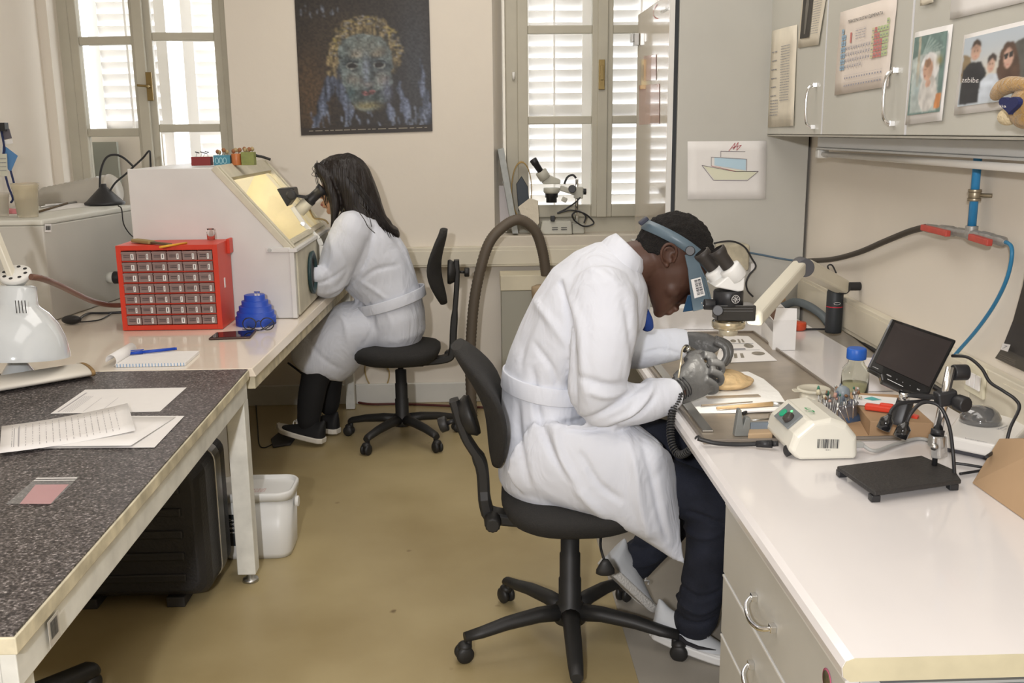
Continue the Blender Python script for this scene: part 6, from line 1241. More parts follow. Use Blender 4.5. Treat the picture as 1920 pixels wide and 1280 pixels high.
b2=n.new('ShaderNodeBump'); b2.inputs['Strength'].default_value=.12; b2.inputs['Distance'].default_value=.002; l.new(a2.outputs['Fac'],b2.inputs['Height']); l.new(b1.outputs[0],b2.inputs['Normal']); l.new(b2.outputs[0],b.inputs['Normal'])
JEAN=mat('dark_indigo_denim',(.016,.019,.032),.9,var=.35,vscale=18,bump=.25,bscale=300)
SKD=mat('dark_brown_skin',(.075,.033,.020),.52,var=.12,vscale=10,sub=.04); SKL=mat('light_skin',(.50,.27,.18),.5,var=.06,vscale=12,sub=.05)
GLV=mat('black_nitrile_glove',(.085,.084,.083),.42,bump=.25,bscale=70)
HAIRB=mat('black_curly_hair',(.010,.008,.007),.9,bump=1.0,bscale=260)
# ================================================================ MAN
man=thing('person','man in white lab coat, dark jeans and trainers, bent over the right bench','person',V(.262,2.775,.48))
Y0=2.76
body=MB()
slc(body,[((955,930),(1110,945),.155),((936,895),(1128,905),.185),((934,850),(1130,860),.192),((937,795),(1120,790),.185),((940,745),(1108,735),.172),((941,705),(1108,690),.165),((955,660),(1148,655),.178),((976,608),(1188,640),.195),((1000,556),(1208,605),.205),((1034,505),(1214,565),.200),((1078,472),(1212,535),.172),((1118,455),(1202,510),.115),((1146,452),(1192,495),.080)],Y0)
# near sleeve, far sleeve
chain(body,[((1128,560,2.62),.098),((1130,625,2.565),.092),((1124,690,2.545),.084),((1118,738,2.545),.074),((1150,756,2.55),.066),((1200,754,2.565),.060),((1248,741,2.59),.052)])
chain(body,[((1165,570,2.93),.090),((1165,625,2.97),.075),((1185,655,2.98),.062),((1230,650,2.98),.055),((1272,644,2.98),.049)])
# skirt of the coat over the near thigh
sheetgrid(body,[[(1000,790,2.58),(1070,795,2.55),(1130,796,2.55),(1180,798,2.61),(1196,801,2.74)],
 [(960,850,2.60),(1070,850,2.53),(1150,846,2.51),(1222,842,2.53),(1247,848,2.62)],
 [(960,900,2.61),(1070,902,2.525),(1155,902,2.50),(1232,895,2.51),(1262,890,2.59)],
 [(1010,935,2.61),(1090,948,2.53),(1168,952,2.505),(1236,948,2.505),(1268,945,2.57)],
 [(1075,952,2.62),(1128,970,2.56),(1185,985,2.52),(1238,990,2.51),(1273,985,2.55)],
 [(1150,978,2.62),(1180,990,2.58),(1215,1008,2.54),(1250,1024,2.53),(1278,1025,2.545)],
 [(1205,1004,2.60),(1224,1018,2.575),(1250,1034,2.55),(1268,1048,2.54),(1283,1058,2.54)]],.018)
fy=2.52
FD=lambda pts,amp,wd,y=fy:([PY(x,yy,y) for x,yy in pts],amp*1.35,wd)
folds=[FD([(1052,530),(1066,580),(1072,650),(1074,720),(1080,775)],-.010,.007),FD([(1066,560),(1084,600),(1090,680),(1092,740)],.006,.011),
 FD([(1095,785),(1140,760),(1180,735),(1215,720)],-.010,.009),FD([(1110,795),(1165,780),(1205,752),(1230,722)],.009,.010),FD([(1150,792),(1195,775),(1225,745)],-.008,.008),
 FD([(1085,700),(1130,712),(1165,716)],-.008,.009),FD([(1100,725),(1140,735),(1180,728)],.007,.010),FD([(1170,560),(1180,620),(1190,690)],-.005,.010),
 FD([(1000,700),(1010,780),(1040,850),(1080,900)],-.009,.010,2.58),FD([(1040,790),(1050,850),(1085,910),(1130,960)],.010,.014,2.55),FD([(1060,800),(1100,802),(1150,796)],-.010,.008,2.55),
 FD([(1090,850),(1120,900),(1160,930)],-.008,.010),FD([(1175,820),(1190,880),(1200,950),(1215,1000)],.009,.013),FD([(1205,830),(1222,900),(1235,960),(1250,1010)],-.008,.010),
 FD([(970,760),(975,830),(990,900)],-.007,.010,2.60),FD([(1005,650),(1035,690),(1045,720)],-.006,.008,2.60),FD([(1000,570),(1030,600),(1060,640)],.006,.012,2.60),FD([(975,700),(985,650),(1005,600)],-.005,.009,2.6),
 FD([(1100,500),(1140,520),(1180,560)],.005,.014,2.62),FD([(1210,660),(1240,655),(1270,662)],-.005,.006,2.93)]
coat=organic('lab_coat',body,COAT,man,.0065,5,folds,.0045,7,(1,1,.6))
# belt, collar, cuffs, seam, pocket
m=MB(); rings=[]
for (a,b,hd) in (((942,690),(1072,712),.170),((938,722),(1072,742),.176)):
    A=PY(*a,Y0);B=PY(1115,a[1]+ (b[1]-a[1]) ,Y0); c=(A+B)/2; ax=(B-A)/2
    rings.append([c+ax*math.cos(k*2*PI/48)+V(0,hd*math.sin(k*2*PI/48),0) for k in range(48)])
ri=[[c+(v-c)*.955 for v in r_] for r_ in rings for c in [sum(r_,V(0,0,0))/len(r_)]]
MB().loft([rings[0],rings[1],ri[1],ri[0]],cap=False,close=True).obj('coat_belt',COAT,coat,bevel=.003)
m=MB(); slc(m,[((1120,462),(1196,522),.122),((1140,444),(1206,505),.100),((1156,437),(1206,488),.082)],Y0+.0,40); 
o=organic('collar',m,COAT,coat,.006,3); 
m=MB()
sheetgrid(m,[[(1128,800,2.505),(1160,798,2.495),(1200,802,2.50)],[(1118,860,2.49),(1165,862,2.475),(1212,858,2.485)],[(1130,915,2.49),(1172,922,2.475),(1215,905,2.485)]],.004,4)
# jeans
jb=MB()
chain(jb,[((1085,885,2.68),.070),((1140,888,2.66),.075),((1230,903,2.64),.080),((1320,940,2.62),.073),((1330,985,2.62),.066),((1322,1060,2.63),.062),((1312,1120,2.63),.064),((1304,1160,2.64),.066)])
chain(jb,[((1060,870,2.86),.075),((1120,862,2.86),.074),((1235,836,2.90),.086),((1330,880,2.93),.072),((1300,930,2.93),.066),((1255,985,2.93),.063),((1215,1030,2.93),.062),((1190,1055,2.93),.062)])
jf=[FD([(1290,960),(1325,970),(1360,985)],-.008,.008,2.56),FD([(1280,1000),(1310,1010),(1350,1000)],.006,.008,2.56),FD([(1270,1110),(1310,1120),(1350,1112)],-.009,.007,2.57),FD([(1265,1135),(1310,1148),(1350,1135)],.008,.008,2.57),FD([(1262,1160),(1300,1172),(1345,1162)],-.008,.006,2.57),
 FD([(1150,1035),(1190,1030),(1230,1020)],-.008,.007,2.87),FD([(1155,1055),(1195,1060),(1240,1050)],.007,.008,2.87),FD([(1200,985),(1240,1000),(1280,1005)],-.007,.009,2.87)]
organic('jeans',jb,JEAN,man,.0075,3,jf,.006,9,(1,1,1))
# shoes
SHW=mat('white_grey_trainer',(.56,.58,.60),.55,var=.05,vscale=20); SOLE=mat('pale_sole',(.66,.64,.60),.6,bump=.6,bscale=160); SWO=mat('dark_swoosh',(.02,.02,.025),.5)
def shoe(parent,heel,toe,up,w_,L_,mu,ms,lift=0,swoosh=None,name='trainer'):
    """shoe from heel to toe (sole level), up vector"""
    d=(toe-heel).normalized(); s=d.cross(up).normalized(); up=s.cross(d).normalized(); P=lambda x,y,z:heel+d*x*L_+s*y+up*z
    def outl(x):  # half width along the length
        return w_*(.72+.28*math.sin(PI*min(1,max(0,(x-.02)*1.05)))**.6)*(1 if x<.86 else math.sqrt(max(.02,1-((x-.86)/.15)**2)))*(1 if x>.06 else math.sqrt(max(.05,1-((.06-x)/.08)**2)))
    m=MB(); rings=[]
    for i in range(22):
        x=-.01+1.02*i/21; w0=outl(x); h=.105-.052*x-.028*max(0,(x-.35)/.65)**.8 if x<.95 else .035*(1-(x-.95)/.08)
        h=max(h,.03)+.016*math.exp(-((x-.02)/.08)**2); rings.append([P(x,math.cos(a*PI/10)*w0*(.94 if math.sin(a*PI/10)<=0 else (.94-.25*math.sin(a*PI/10)**3)),.018+max(math.sin(a*PI/10),-.1)*(h-.018)) for a in range(20)])
    m.loft(rings); sh=organic(name,m,mu,parent,.005,3)
    m=MB(); rings=[]
    N=40; loop=[]
    for k in range(N): x=-.02+1.05*k/(N-1); loop.append((x,outl(min(max(x,0),1))*1.05))
    poly=[(x,y) for x,y in loop]+[(x,-y) for x,y in reversed(loop)]
    rings=[[P(x,y*k,z+.010*max(0,(x-.8)/.2)**2) for x,y in poly] for z,k in ((0,.93),(.006,1.0),(.022,1.0),(.027,.95))]
    m.loft(rings,sm=False); m.obj('sole',ms,sh,bevel=.003)
    if swoosh:
        sgn=swoosh; pts=[(.30,.050),(.42,.034),(.60,.033),(.80,.050),(.60,.044),(.46,.045),(.38,.056)]
        q_=[P(x,sgn*(outl(x)*.99),z) for x,z in pts]; MB().prism(q_,s*sgn*.004).obj('side_mark',SWO,sh)
    m=MB()
    for k in range(4): x=.42+.075*k; m.tube(spline([P(x,-w_*.36,.083-.045*(x-.35)*1.6),P(x+.02,0,.094-.045*(x-.35)*1.6),P(x,w_*.36,.083-.045*(x-.35)*1.6)],4),.003,6)
    m.obj('laces',ms,sh)
    return sh
hN=PZ(1238,1178,.045); tN=V(.665,2.60,.004)
shoe(man,V(.508,2.705,.035),V(.700,2.588,.004),V(0,0,1),.048,.255,SHW,mat('white_sole',(.72,.72,.71),.5),swoosh=1)
shoe(man,PY(1127,1062,2.86),PY(1235,1165,2.90),(V(.45,.25,.85)).normalized(),.048,.25,SHW,SOLE,swoosh=None)
# head and neck
hb=MB(); yh=2.765
hb.loft([[PY(1262,470,yh)+V(math.cos(2*PI*i/28)*.102*math.cos(a),math.sin(2*PI*i/28)*.078*math.cos(a),.098*math.sin(a)) for i in range(28)] for a in [(-.499+.998*j/16)*PI for j in range(17)]])
slc(hb,[((1200,485),(1332,480),.074),((1205,510),(1330,505),.073),((1212,532),(1316,528),.067),((1216,550),(1294,545),.058),((1221,568),(1276,562),.046),((1225,580),(1258,576),.034),((1230,588),(1246,586),.020)],yh)
slc(hb,[((1140,480),(1195,545),.058),((1168,455),(1216,530),.060),((1195,450),(1232,520),.062),((1225,450),(1250,510),.06)],yh)
chain(hb,[((1302,530,yh),.014),((1292,548,yh),.018),((1284,560,yh),.017)]); hb.sphere(PY(1278,563,yh-.013),.012,12,8); hb.sphere(PY(1278,563,yh+.013),.012,12,8)
hb.sphere(PY(1264,577,yh),.015,14,10,sc=(1,1.6,.8)); hb.sphere(PY(1253,584,yh),.014,14,10,sc=(1,1.5,.8)); hb.sphere(PY(1236,584,yh),.018,12,8)
hb.sphere(PY(1309,520,yh-.030),.019,14,10,sc=(.8,1.4,.8)); hb.sphere(PY(1309,520,yh+.030),.019,14,10,sc=(.8,1.4,.8)); hb.sphere(PY(1262,540,yh-.050),.028,14,10,sc=(1,.7,1))
head=organic('head',hb,SKD,man,.0045,3)
# ear
em=MB(); ec=PY(1253,478,yh-.082); pts=[]
def ep(px,py,o): return PY(px,py,yh-.078+o)
em.tube(spline([ep(1262,492,-.004),ep(1268,478,-.012),ep(1267,464,-.016),ep(1256,457,-.018),ep(1245,462,-.018),ep(1240,475,-.016),ep(1242,488,-.010),ep(1248,496,-.004)],5),[.0045]*36,10)
em.loft([[PY(1254,477,yh-.072)+(ep(1254,457,-.072+.072)-ep(1254,497,0))*.42*math.cos(a*PI/8)*k+V(.022*math.sin(a*PI/8)*k,0,0)+V(0,o,0) for a in range(16)] for k,o in ((1,.0),(.95,-.010),(.5,-.006))]); em.sphere(ep(1250,497,-.004),.008,10,8); em.sphere(ep(1264,480,-.004),.007,10,8)
organic('ear',em,SKD,head,.0028,2)
# hair
def hairpost(co,nm): 
    k=noise.noise(co*95)*.0045+noise.noise(co*40)*.003; return co+nm*k
hm_=MB(); cc=PY(1264,467,yh); rings=[]
hl=PY(1190,468,yh); 
vs=[]; 
for j in range(25):
    a=-PI/2+PI*j/24; rings.append([cc+V(math.cos(2*PI*i/40)*.111*max(math.cos(a),.01),math.sin(2*PI*i/40)*.085*max(math.cos(a),.01),.106*math.sin(a)) for i in range(40)])
lim0=PY(1185,468,yh); lim1=PY(1340,478,yh)
for r_ in rings:
    for v in r_:
        u=(v.x-lim0.x)/(lim1.x-lim0.x); zl=lim0.z+(lim1.z-lim0.z)*u
        if .30<u<.62 and abs(v.y-yh)>.03: zl+=.030*math.sin(PI*(u-.30)/.32)   # over the ear
        if v.z<zl: v.z=zl-.002
hm_.loft(rings); hair=organic('hair',hm_,HAIRB,head,.0045,1,post=hairpost)
# visor loupe
VG=mat('slate_visor_plastic',(.105,.150,.185),.38); VB=mat('dark_blue_visor_glass',(.01,.05,.11),.08,coat=.7)
vt=thing('head_magnifier','grey-blue headband magnifier visor worn by the man, with white barcode label','magnifier',PY(1290,480,yh))
A=PY(1203,416,yh);B=PY(1338,512,yh); c0=(A+B)/2+V(0,0,.0); e1=(B-A).normalized(); nrm_=V(-e1.z,0,e1.x); rings=[]
for k in range(56):
    a=2*PI*k/56; p=c0+e1*math.cos(a)*.117+V(0,math.sin(a)*.0905,0); o=(p-c0).normalized(); w_=.0155
    p+= nrm_*(.016*abs(math.sin(a))**2)
    rings.append([p+nrm_*w_,p+nrm_*w_+o*.003,p-nrm_*w_+o*.003,p-nrm_*w_])
MB().loft(rings,cap=False,close=True,sm=True).obj('headband',VG,vt)
MB().bar(PY(1199,420,yh-.035),PY(1214,408,yh-.035),.026,.012).obj('rear_buckle',mat('dark_buckle',(.03,.035,.06),.4),vt,bevel=.003)
ys=yh-.098
MB().cyl(PY(1294,470,ys+.006),PY(1294,470,ys-.008),.0135,n=24).obj('pivot_knob',BLACKP,vt,bevel=.002)
MB().prism([PY(x,y,ys) for x,y in ((1284,478),(1306,474),(1312,500),(1320,520),(1331,560),(1333,574),(1316,580),(1300,584),(1294,545),(1290,505))],V(0,.006,0)).obj('side_shield',VG,vt,bevel=.002)
MB().prism([PY(x,y,yh+.092) for x,y in ((1284,478),(1306,474),(1312,500),(1320,520),(1331,560),(1333,574),(1316,580),(1300,584),(1294,545),(1290,505))],V(0,.006,0)).obj('side_shield',VG,vt,bevel=.002)
m=MB(); fr=[(1306,474),(1314,500),(1324,522),(1334,560),(1335,574)]
m.loft([[PY(x,y,ys),PY(x,y,yh+.098),PY(x-3,y+1,yh+.098),PY(x-3,y+1,ys)] for x,y in fr],sm=False); m.obj('front_shield',VG,vt,bevel=.001)
m=MB(); m.hexa([PY(1280,585,ys+.01),PY(1316,580,ys+.004),PY(1316,580,yh+.09),PY(1280,585,yh+.09)],[PY(1289,553,ys+.01),PY(1330,545,ys+.004),PY(1330,545,yh+.09),PY(1289,553,yh+.09)]); m.obj('lens_unit',VB,vt,bevel=.002)
q=Quad(PY(1295,524,ys-.0008),PY(1314,519,ys-.0008),PY(1322,553,ys-.0008),PY(1302,559,ys-.0008)); q.n=V(0,-1,0); s=q.sheet('barcode_label',PAPER,vt,t=.0008,o=.001); mb=MB()
rr=random.Random(6); v=.08
while v<.92:
    k=rr.choice((.015,.03,.045)); q.rect(mb,.30,v,.58,v+k,.0025); q.rect(mb,.62,v,.9,v+k,.0025); v+=k+rr.choice((.015,.03))
mb.obj('barcode',INK,s)
tag(MB().tube(spline([PY(1205,585,yh-.03),PY(1212,600,yh-.02),PY(1214,612,yh)],4),.018,14).obj('blue_cloth',mat('royal_blue_cloth',(.01,.04,.20),.8)),'royal blue cloth showing under the man\'s chin','cloth')
# shirt collar under neck is hidden; hands -------------------------------------------------
def finger(mb,pts,r):  # tapered digit
    P=[PY(*p) if isinstance(p,tuple) else p for p in pts]; S=spline(P,4); n_=len(S); R_=[r*(1.06-.24*i/(n_-1)) for i in range(n_)]
    d1=(S[-1]-S[-2]).normalized(); S=S+[S[-1]+d1*r*.55,S[-1]+d1*r*.75]; R_=R_+[r*.6,r*.3]; mb.tube(S,R_,12)
# right (near) hand: back of the hand towards the camera, thumb and index gripping the handpiece
h=MB(); yn=2.66
chain(h,[((1250,742,2.60),.031),((1268,728,2.625),.030)])
slc(h,[((1262,702),(1280,758),.020,2.625),((1276,688),(1298,752),.024,2.64),((1290,672),(1322,742),.026,2.655),((1300,662),(1340,728),.026,2.67),((1308,660),(1344,712),.022,2.685)],yn,20)
finger(h,[(1318,664,2.665),(1336,668,2.68),(1340,682,2.70),(1330,694,2.715)],.0110)      # index
finger(h,[(1330,678,2.650),(1350,682,2.665),(1353,696,2.685),(1344,704,2.705)],.0112)    # middle
finger(h,[(1330,694,2.645),(1350,703,2.655),(1351,716,2.672),(1340,720,2.69)],.0108)     # ring
finger(h,[(1322,710,2.645),(1341,722,2.652),(1340,733,2.665),(1328,735,2.68)],.0100)     # little
finger(h,[(1288,676,2.66),(1300,664,2.69),(1318,664,2.71),(1332,674,2.725)],.0118)        # thumb
gl=organic('glove',h,GLV,man,.0032,2,nz=.0008,nsc=60)
# wrist skin strip and wrinkled cuff
m=MB(); chain(m,[((1246,744,2.60),.0285),((1270,732,2.622),.0275)]); organic('wrist',m,SKD,man,.005,1)
# left (far) hand arching over the dish
h=MB(); 
chain(h,[((1276,645,2.98),.034),((1300,645,2.98),.036)])
slc(h,[((1286,622),(1290,668),.030,2.97),((1305,622),(1306,672),.036,2.96),((1325,624),(1322,670),.038,2.95),((1342,632),(1328,664),.036,2.94),((1352,642),(1336,662),.030,2.93)],2.95,20)
finger(h,[(1340,640,2.905),(1358,650,2.89),(1362,668,2.88),(1352,684,2.875)],.0112)
finger(h,[(1344,638,2.93),(1364,648,2.92),(1369,664,2.91),(1360,682,2.90)],.0114)
finger(h,[(1344,636,2.955),(1364,644,2.95),(1370,658,2.945),(1366,676,2.935)],.0110)
finger(h,[(1340,634,2.98),(1358,640,2.98),(1366,652,2.975),(1366,666,2.965)],.0100)
finger(h,[(1310,662,2.93),(1322,676,2.90),(1338,684,2.875),(1346,690,2.865)],.0120)
organic('glove',h,GLV,man,.0034,2,nz=.0008,nsc=60)
m=MB(); chain(m,[((1268,645,2.98),.031),((1288,645,2.98),.030)]); organic('wrist',m,SKD,man,.005,1)
# handpiece with coiled cord
a=PY(1284,652,2.69); b=PY(1322,676,2.735); c=PY(1345,700,2.80); t=thing('handpiece','silver and black micromotor handpiece held in the man\'s right hand','handpiece',a)
MB().lathe([(.006,0),(.0105,.002),(.0115,.012),(.0100,.014),(.0122,.018),(.0135,.035),(.0120,.038),(.0135,.045),(.0125,.075),(.009,.095)],a,axis=b-a,n=28).obj('handle_body',mat('dark_chrome',(.16,.15,.13),.25,.9),t)
MB().lathe([(.0118,.0025),(.0126,.004),(.0126,.010),(.0118,.0115)],a,axis=b-a,n=28,cap=False).obj('end_ring',CHROME,t)
MB().cyl(b,c,.006,.0018,n=14).obj('nose_cone',STEEL,t)
MB().tube(spline([a+V(.0,0,.004),PY(1279,656,2.655),PY(1276,680,2.60),PY(1272,708,2.588)],5),.0026,8).obj('metal_tail',mat('cream_metal',(.66,.58,.42),.3,.6),t)
def coil(pts,r,turns,w_,n=10):
    S=spline(pts,24); L=[0]
    for i in range(1,len(S)): L.append(L[-1]+(S[i]-S[i-1]).length)
    out=[]; prev=V(0,1,0); tot=L[-1]; N=int(turns*n)
    for k in range(N+1):
        d=tot*k/N; i=0
        while i<len(L)-2 and L[i+1]<d: i+=1
        f=(d-L[i])/max(L[i+1]-L[i],1e-6); p=S[i].lerp(S[i+1],f); tg=(S[i+1]-S[i]).normalized(); x=(prev-tg*prev.dot(tg)).normalized(); prev=x; y=tg.cross(x); a_=2*PI*k/n
        rr_=r(k/N) if callable(r) else r; out.append(p+(x*math.cos(a_)+y*math.sin(a_))*rr_)
    return out
m=MB(); m.tube(coil([PY(1256,739,2.612),PY(1270,730,2.625),PY(1282,722,2.637)],.0335,6,.0028,20),.0017,6); m.obj('wrist_coil',BLACKP,t)
m=MB(); m.tube(coil([PY(1278,736,2.555),PY(1272,752,2.55),PY(1262,768,2.54),PY(1258,790,2.52),PY(1257,815,2.50),PY(1262,838,2.48),PY(1274,852,2.46),PY(1290,846,2.43),PY(1304,830,2.41),PY(1311,823,2.38)],lambda u:.0045 if u<.16 else .0092,40,.0024,10),.0023,6); m.obj('coiled_cord',mat('grey_black_cord',(.028,.028,.028),.5),t)
# ================================================================ WOMAN
wo=thing('person','woman with long black hair and white lab coat, seated at the glove box','person',V(-.38,4.9,.48))
Y1=4.86
b=MB()
slc(b,[((786,645),(700,660),.150),((798,618),(690,632),.185),((797,585),(682,600),.188),((790,548),(672,568),.172),((779,508),(645,540),.172),((765,468),(628,505),.182),((745,436),(622,465),.182),((722,410),(628,430),.160),((702,394),(638,408),.105),((690,380),(650,392),.065)],Y1)
slc(b,[((735,575),(745,650),.150),((690,562),(715,655),.165),((640,566),(690,668),.172),((598,592),(662,700),.172),((562,622),(645,714),.172),((546,645),(628,712),.168),((546,664),(604,704),.155)],Y1)
chain(b,[((660,430,Y1-.15),.095),((642,470,Y1-.17),.092),((628,508,Y1-.17),.084),((618,530,Y1-.165),.074),((604,528,Y1-.22),.064),((590,518,Y1-.26),.056)])
chain(b,[((655,430,Y1+.15),.09),((630,490,Y1+.15),.08),((608,510,Y1+.12),.06),((600,508,Y1+.10),.055)])
FW=lambda pts,amp,wd,y=Y1-.19:([PY(x,yy,y) for x,yy in pts],amp,wd)
wf=[FW([(700,430),(690,480),(660,530),(625,552)],-.011,.009),FW([(745,500),(700,508),(660,545)],-.009,.010),FW([(600,545),(640,540),(680,505)],.008,.012),FW([(590,525),(620,520),(650,500)],-.007,.008),
 FW([(672,528),(700,545),(720,560)],.008,.010),FW([(640,560),(665,575),(695,592)],-.012,.010),FW([(610,590),(640,600),(650,640)],.007,.012),FW([(690,570),(700,610),(680,650)],-.008,.010),FW([(720,575),(735,610),(730,640)],.005,.012),
 FW([(575,640),(600,670),(640,700)],-.006,.010),FW([(770,520),(750,470),(735,450)],-.006,.010),FW([(620,440),(630,480),(610,510)],.007,.012),FW([(640,460),(655,500),(635,535)],-.006,.010)]
coat=organic('lab_coat',b,COAT,wo,.009,4,wf,.007,6,(1,1,.6))
rings=[]
for (a,b_,hd) in (((795,533),(668,572),.176),((799,552),(672,590),.186)):
    A=PY(*a,Y1);B=PY(*b_,Y1); c=(A+B)/2; ax=(B-A)/2*1.01; rings.append([c+ax*math.cos(k*2*PI/48)+V(0,hd*1.03*math.sin(k*2*PI/48),0) for k in range(48)])
ri=[[c+(v-c)*.965 for v in r_] for r_ in rings for c in [sum(r_,V(0,0,0))/len(r_)]]
MB().loft([rings[0],rings[1],ri[1],ri[0]],cap=False,close=True).obj('coat_belt',COAT,coat,bevel=.003)
PAN=mat('black_trousers',(.010,.010,.011),.85)
p=MB()
chain(p,[((606,672,Y1-.08),.066),((594,700,Y1-.09),.074),((586,730,Y1-.10),.068),((580,775,Y1-.11),.058),((578,790,Y1-.11),.056)])
chain(p,[((615,660,Y1+.10),.085),((618,690,Y1+.10),.075),((618,730,Y1+.08),.062),((617,762,Y1+.08),.050)])
organic('trousers',p,PAN,wo,.009,3,nz=.006,nsc=9)
for (a,b_,r_) in (((584,792,Y1-.12),(590,806,Y1-.12),.034),((619,765,Y1+.08),(621,778,Y1+.08),.030)): m=MB(); chain(m,[(a,r_),(b_,r_*.95)]); organic('ankle',m,SKL,wo,.006,1)
SHB=mat('black_knit_shoe',(.012,.012,.013),.7); SW2=mat('off_white_sole',(.70,.66,.58),.6)
g=PZ(606,832,.012); 
shoe(wo,V(g.x,g.y,.018),V(g.x-.232,g.y+.10,.055),V(0,0,1),.045,.262,SHB,SW2,name='shoe')
g=PZ(634,812,.012); shoe(wo,V(g.x,g.y,.012),V(g.x-.20,g.y+.10,.02),V(0,0,1),.043,.25,SHB,SW2,name='shoe')
# head
yw=4.84; h=MB()
h.sphere(PY(642,335,yw),.098,24,16,sc=(1,.80,1.02))
slc(h,[((605,335),(660,345),.066),((603,352),(662,362),.064),((605,370),(656,378),.058),((609,385),(648,388),.048),((616,396),(636,398),.030),((621,400),(630,402),.016)],yw)
slc(h,[((640,372),(672,362),.050),((650,395),(686,385),.052),((655,405),(690,400),.055)],yw)
chain(h,[((606,355,yw),.009),((601,368,yw),.013)]); h.sphere(PY(606,381,yw),.014,12,8,sc=(1,1.4,.7)); h.sphere(PY(608,387,yw),.012,12,8,sc=(1,1.3,.7)); h.sphere(PY(618,396,yw),.016,12,8)
head=organic('head',h,SKL,wo,.0055,3)
LIP_=mat('lip_pink',(.40,.12,.10),.45); MB().sphere(PY(604.5,383.5,yw),.0105,12,8,sc=(.9,1.7,.75)).obj('lips',LIP_,head)
for s_ in (-1,1): MB().sphere(PY(609,358,yw+s_*.036),.010,12,8,sc=(.7,1.2,.8)).obj('eye',mat('dark_eye',(.02,.012,.01),.2),head)
# hair
HR=mat('long_black_hair',(.012,.008,.007),.38)
n,l,bb=nodes(HR); tc=n.new('ShaderNodeTexCoord'); mp2=n.new('ShaderNodeMapping'); mp2.inputs['Rotation'].default_value=(0,-.45,0); mp2.inputs['Scale'].default_value=(130,130,5); wv=n.new('ShaderNodeTexNoise'); wv.inputs['Scale'].default_value=1.0; wv.inputs['Detail'].default_value=3
l.new(tc.outputs['Object'],mp2.inputs['Vector']); l.new(mp2.outputs[0],wv.inputs['Vector']); bp=n.new('ShaderNodeBump'); bp.inputs['Strength'].default_value=.9; bp.inputs['Distance'].default_value=.006; l.new(wv.outputs['Fac'],bp.inputs['Height']); l.new(bp.outputs[0],bb.inputs['Normal'])
h=MB()
slc(h,[((625,290),(655,287),.035),((604,300),(678,298),.078),((592,312),(692,316),.096),((594,326),(702,340),.102),((606,342),(710,362),.102),((618,360),(717,384),.100),((624,380),(724,405),.098),((640,398),(736,420),.105),((672,410),(746,430),.100),((705,420),(750,440),.080),((724,432),(748,447),.05)],yw+.01)
chain(h,[((596,312,yw-.05),.020),((610,332,yw-.075),.024),((621,360,yw-.085),.026),((628,388,yw-.085),.022),((626,415,yw-.09),.012),((622,428,yw-.09),.005)])
chain(h,[((596,312,yw+.05),.020),((610,332,yw+.075),.024),((621,360,yw+.085),.026),((628,388,yw+.085),.022)])
hair=organic('hair',h,HR,head,.006,2,nz=.006,nsc=26,stretch=(1.6,1.6,.25))
rr=random.Random(4)
def strand(pts,r=.0016): return MB().tube(spline([PY(*p) for p in pts],6),[r]*0 or r,5)
m=MB()
for k in range(34):
    u=k/33; x0=598+75*rr.random(); e=rr.random()
    a=(690+40*e+rr.uniform(-4,4),385+40*e,yw-.095); 
    m.tube(spline([PY(650+30*e,330+20*e,yw-.098),PY(*a),PY(716+30*e+rr.uniform(-5,5),428+rr.uniform(0,18),yw-.085)],5),.0015,5)
for k in range(14):
    m.tube(spline([PY(600+rr.uniform(-6,12),306+rr.uniform(-6,8),yw-.03),PY(590+rr.uniform(-6,10),322+rr.uniform(-8,8),yw-.05),PY(598+rr.uniform(-6,14),342+rr.uniform(-6,8),yw-.06),PY(612+rr.uniform(-4,8),372+rr.uniform(0,20),yw-.09)],5),.0013,5)
m.tube(spline([PY(664,385,yw-.16),PY(682,410,yw-.2),PY(690,425,yw-.215),PY(703,437,yw-.22)],6),.002,5); m.tube(spline([PY(675,380,yw-.15),PY(690,400,yw-.19),PY(697,425,yw-.2)],6),.0018,5)
m.tube(spline([PY(645,390,yw-.1),PY(630,415,yw-.12),PY(624,430,yw-.13),PY(618,438,yw-.13)],6),.003,5)
o=m.obj('hair_strands',HR,hair); o['kind']='stuff'
t=thing('eyeglasses','dark-rimmed glasses worn by the woman','eyeglasses',PY(605,360,yw-.06)); MB().tube(spline([PY(602,357,yw-.06),PY(612,361,yw-.075),PY(622,365,yw-.082),PY(634,368,yw-.082)],5),.002,6).obj('temple',BLACKP,t); MB().tube([PY(603,360,yw-.035)+V(.004*math.cos(a*PI/8),.02*math.cos(a*PI/8),.016*math.sin(a*PI/8)) for a in range(16)],.0016,6,close=True).obj('rim',BLACKP,t)
# floor items near the woman
c=PZ(545,838,0); t=thing('foot_pedal','dark foot pedal under the woman\'s shoe with thin cable','pedal',c)
MB().prism([PZ(508,826,.001),PZ(512,840,.001),PZ(545,835,.001),PZ(560,815,.001),PZ(530,808,.001)],V(0,0,.012)).obj('pedal_plate',DARKRUB,t,bevel=.003)
MB().tube(spline([PZ(510,833,.006),PZ(495,839,.004),PZ(486,832,.004),PZ(483,800,.004),PZ(480,760,.004)],6),.003,6).obj('cable_run',BLACKP,t)
tag(MB().tube(spline([PY(540,680,5.40),PY(560,695,5.36),PY(590,720,5.35)],5),.006,8).obj('cable',BLACKP),'dark cable slanting down beneath the white bench','cable')
tag(MB().tube(spline([PZ(648,748,.008),PZ(690,757,.008),PZ(750,757,.008),PZ(830,760,.008),PZ(940,765,.008)],6),.007,8).obj('floor_hose',mat('dark_red_hose',(.10,.025,.02),.5)),'dark red hose lying on the floor along the back skirting','hose')
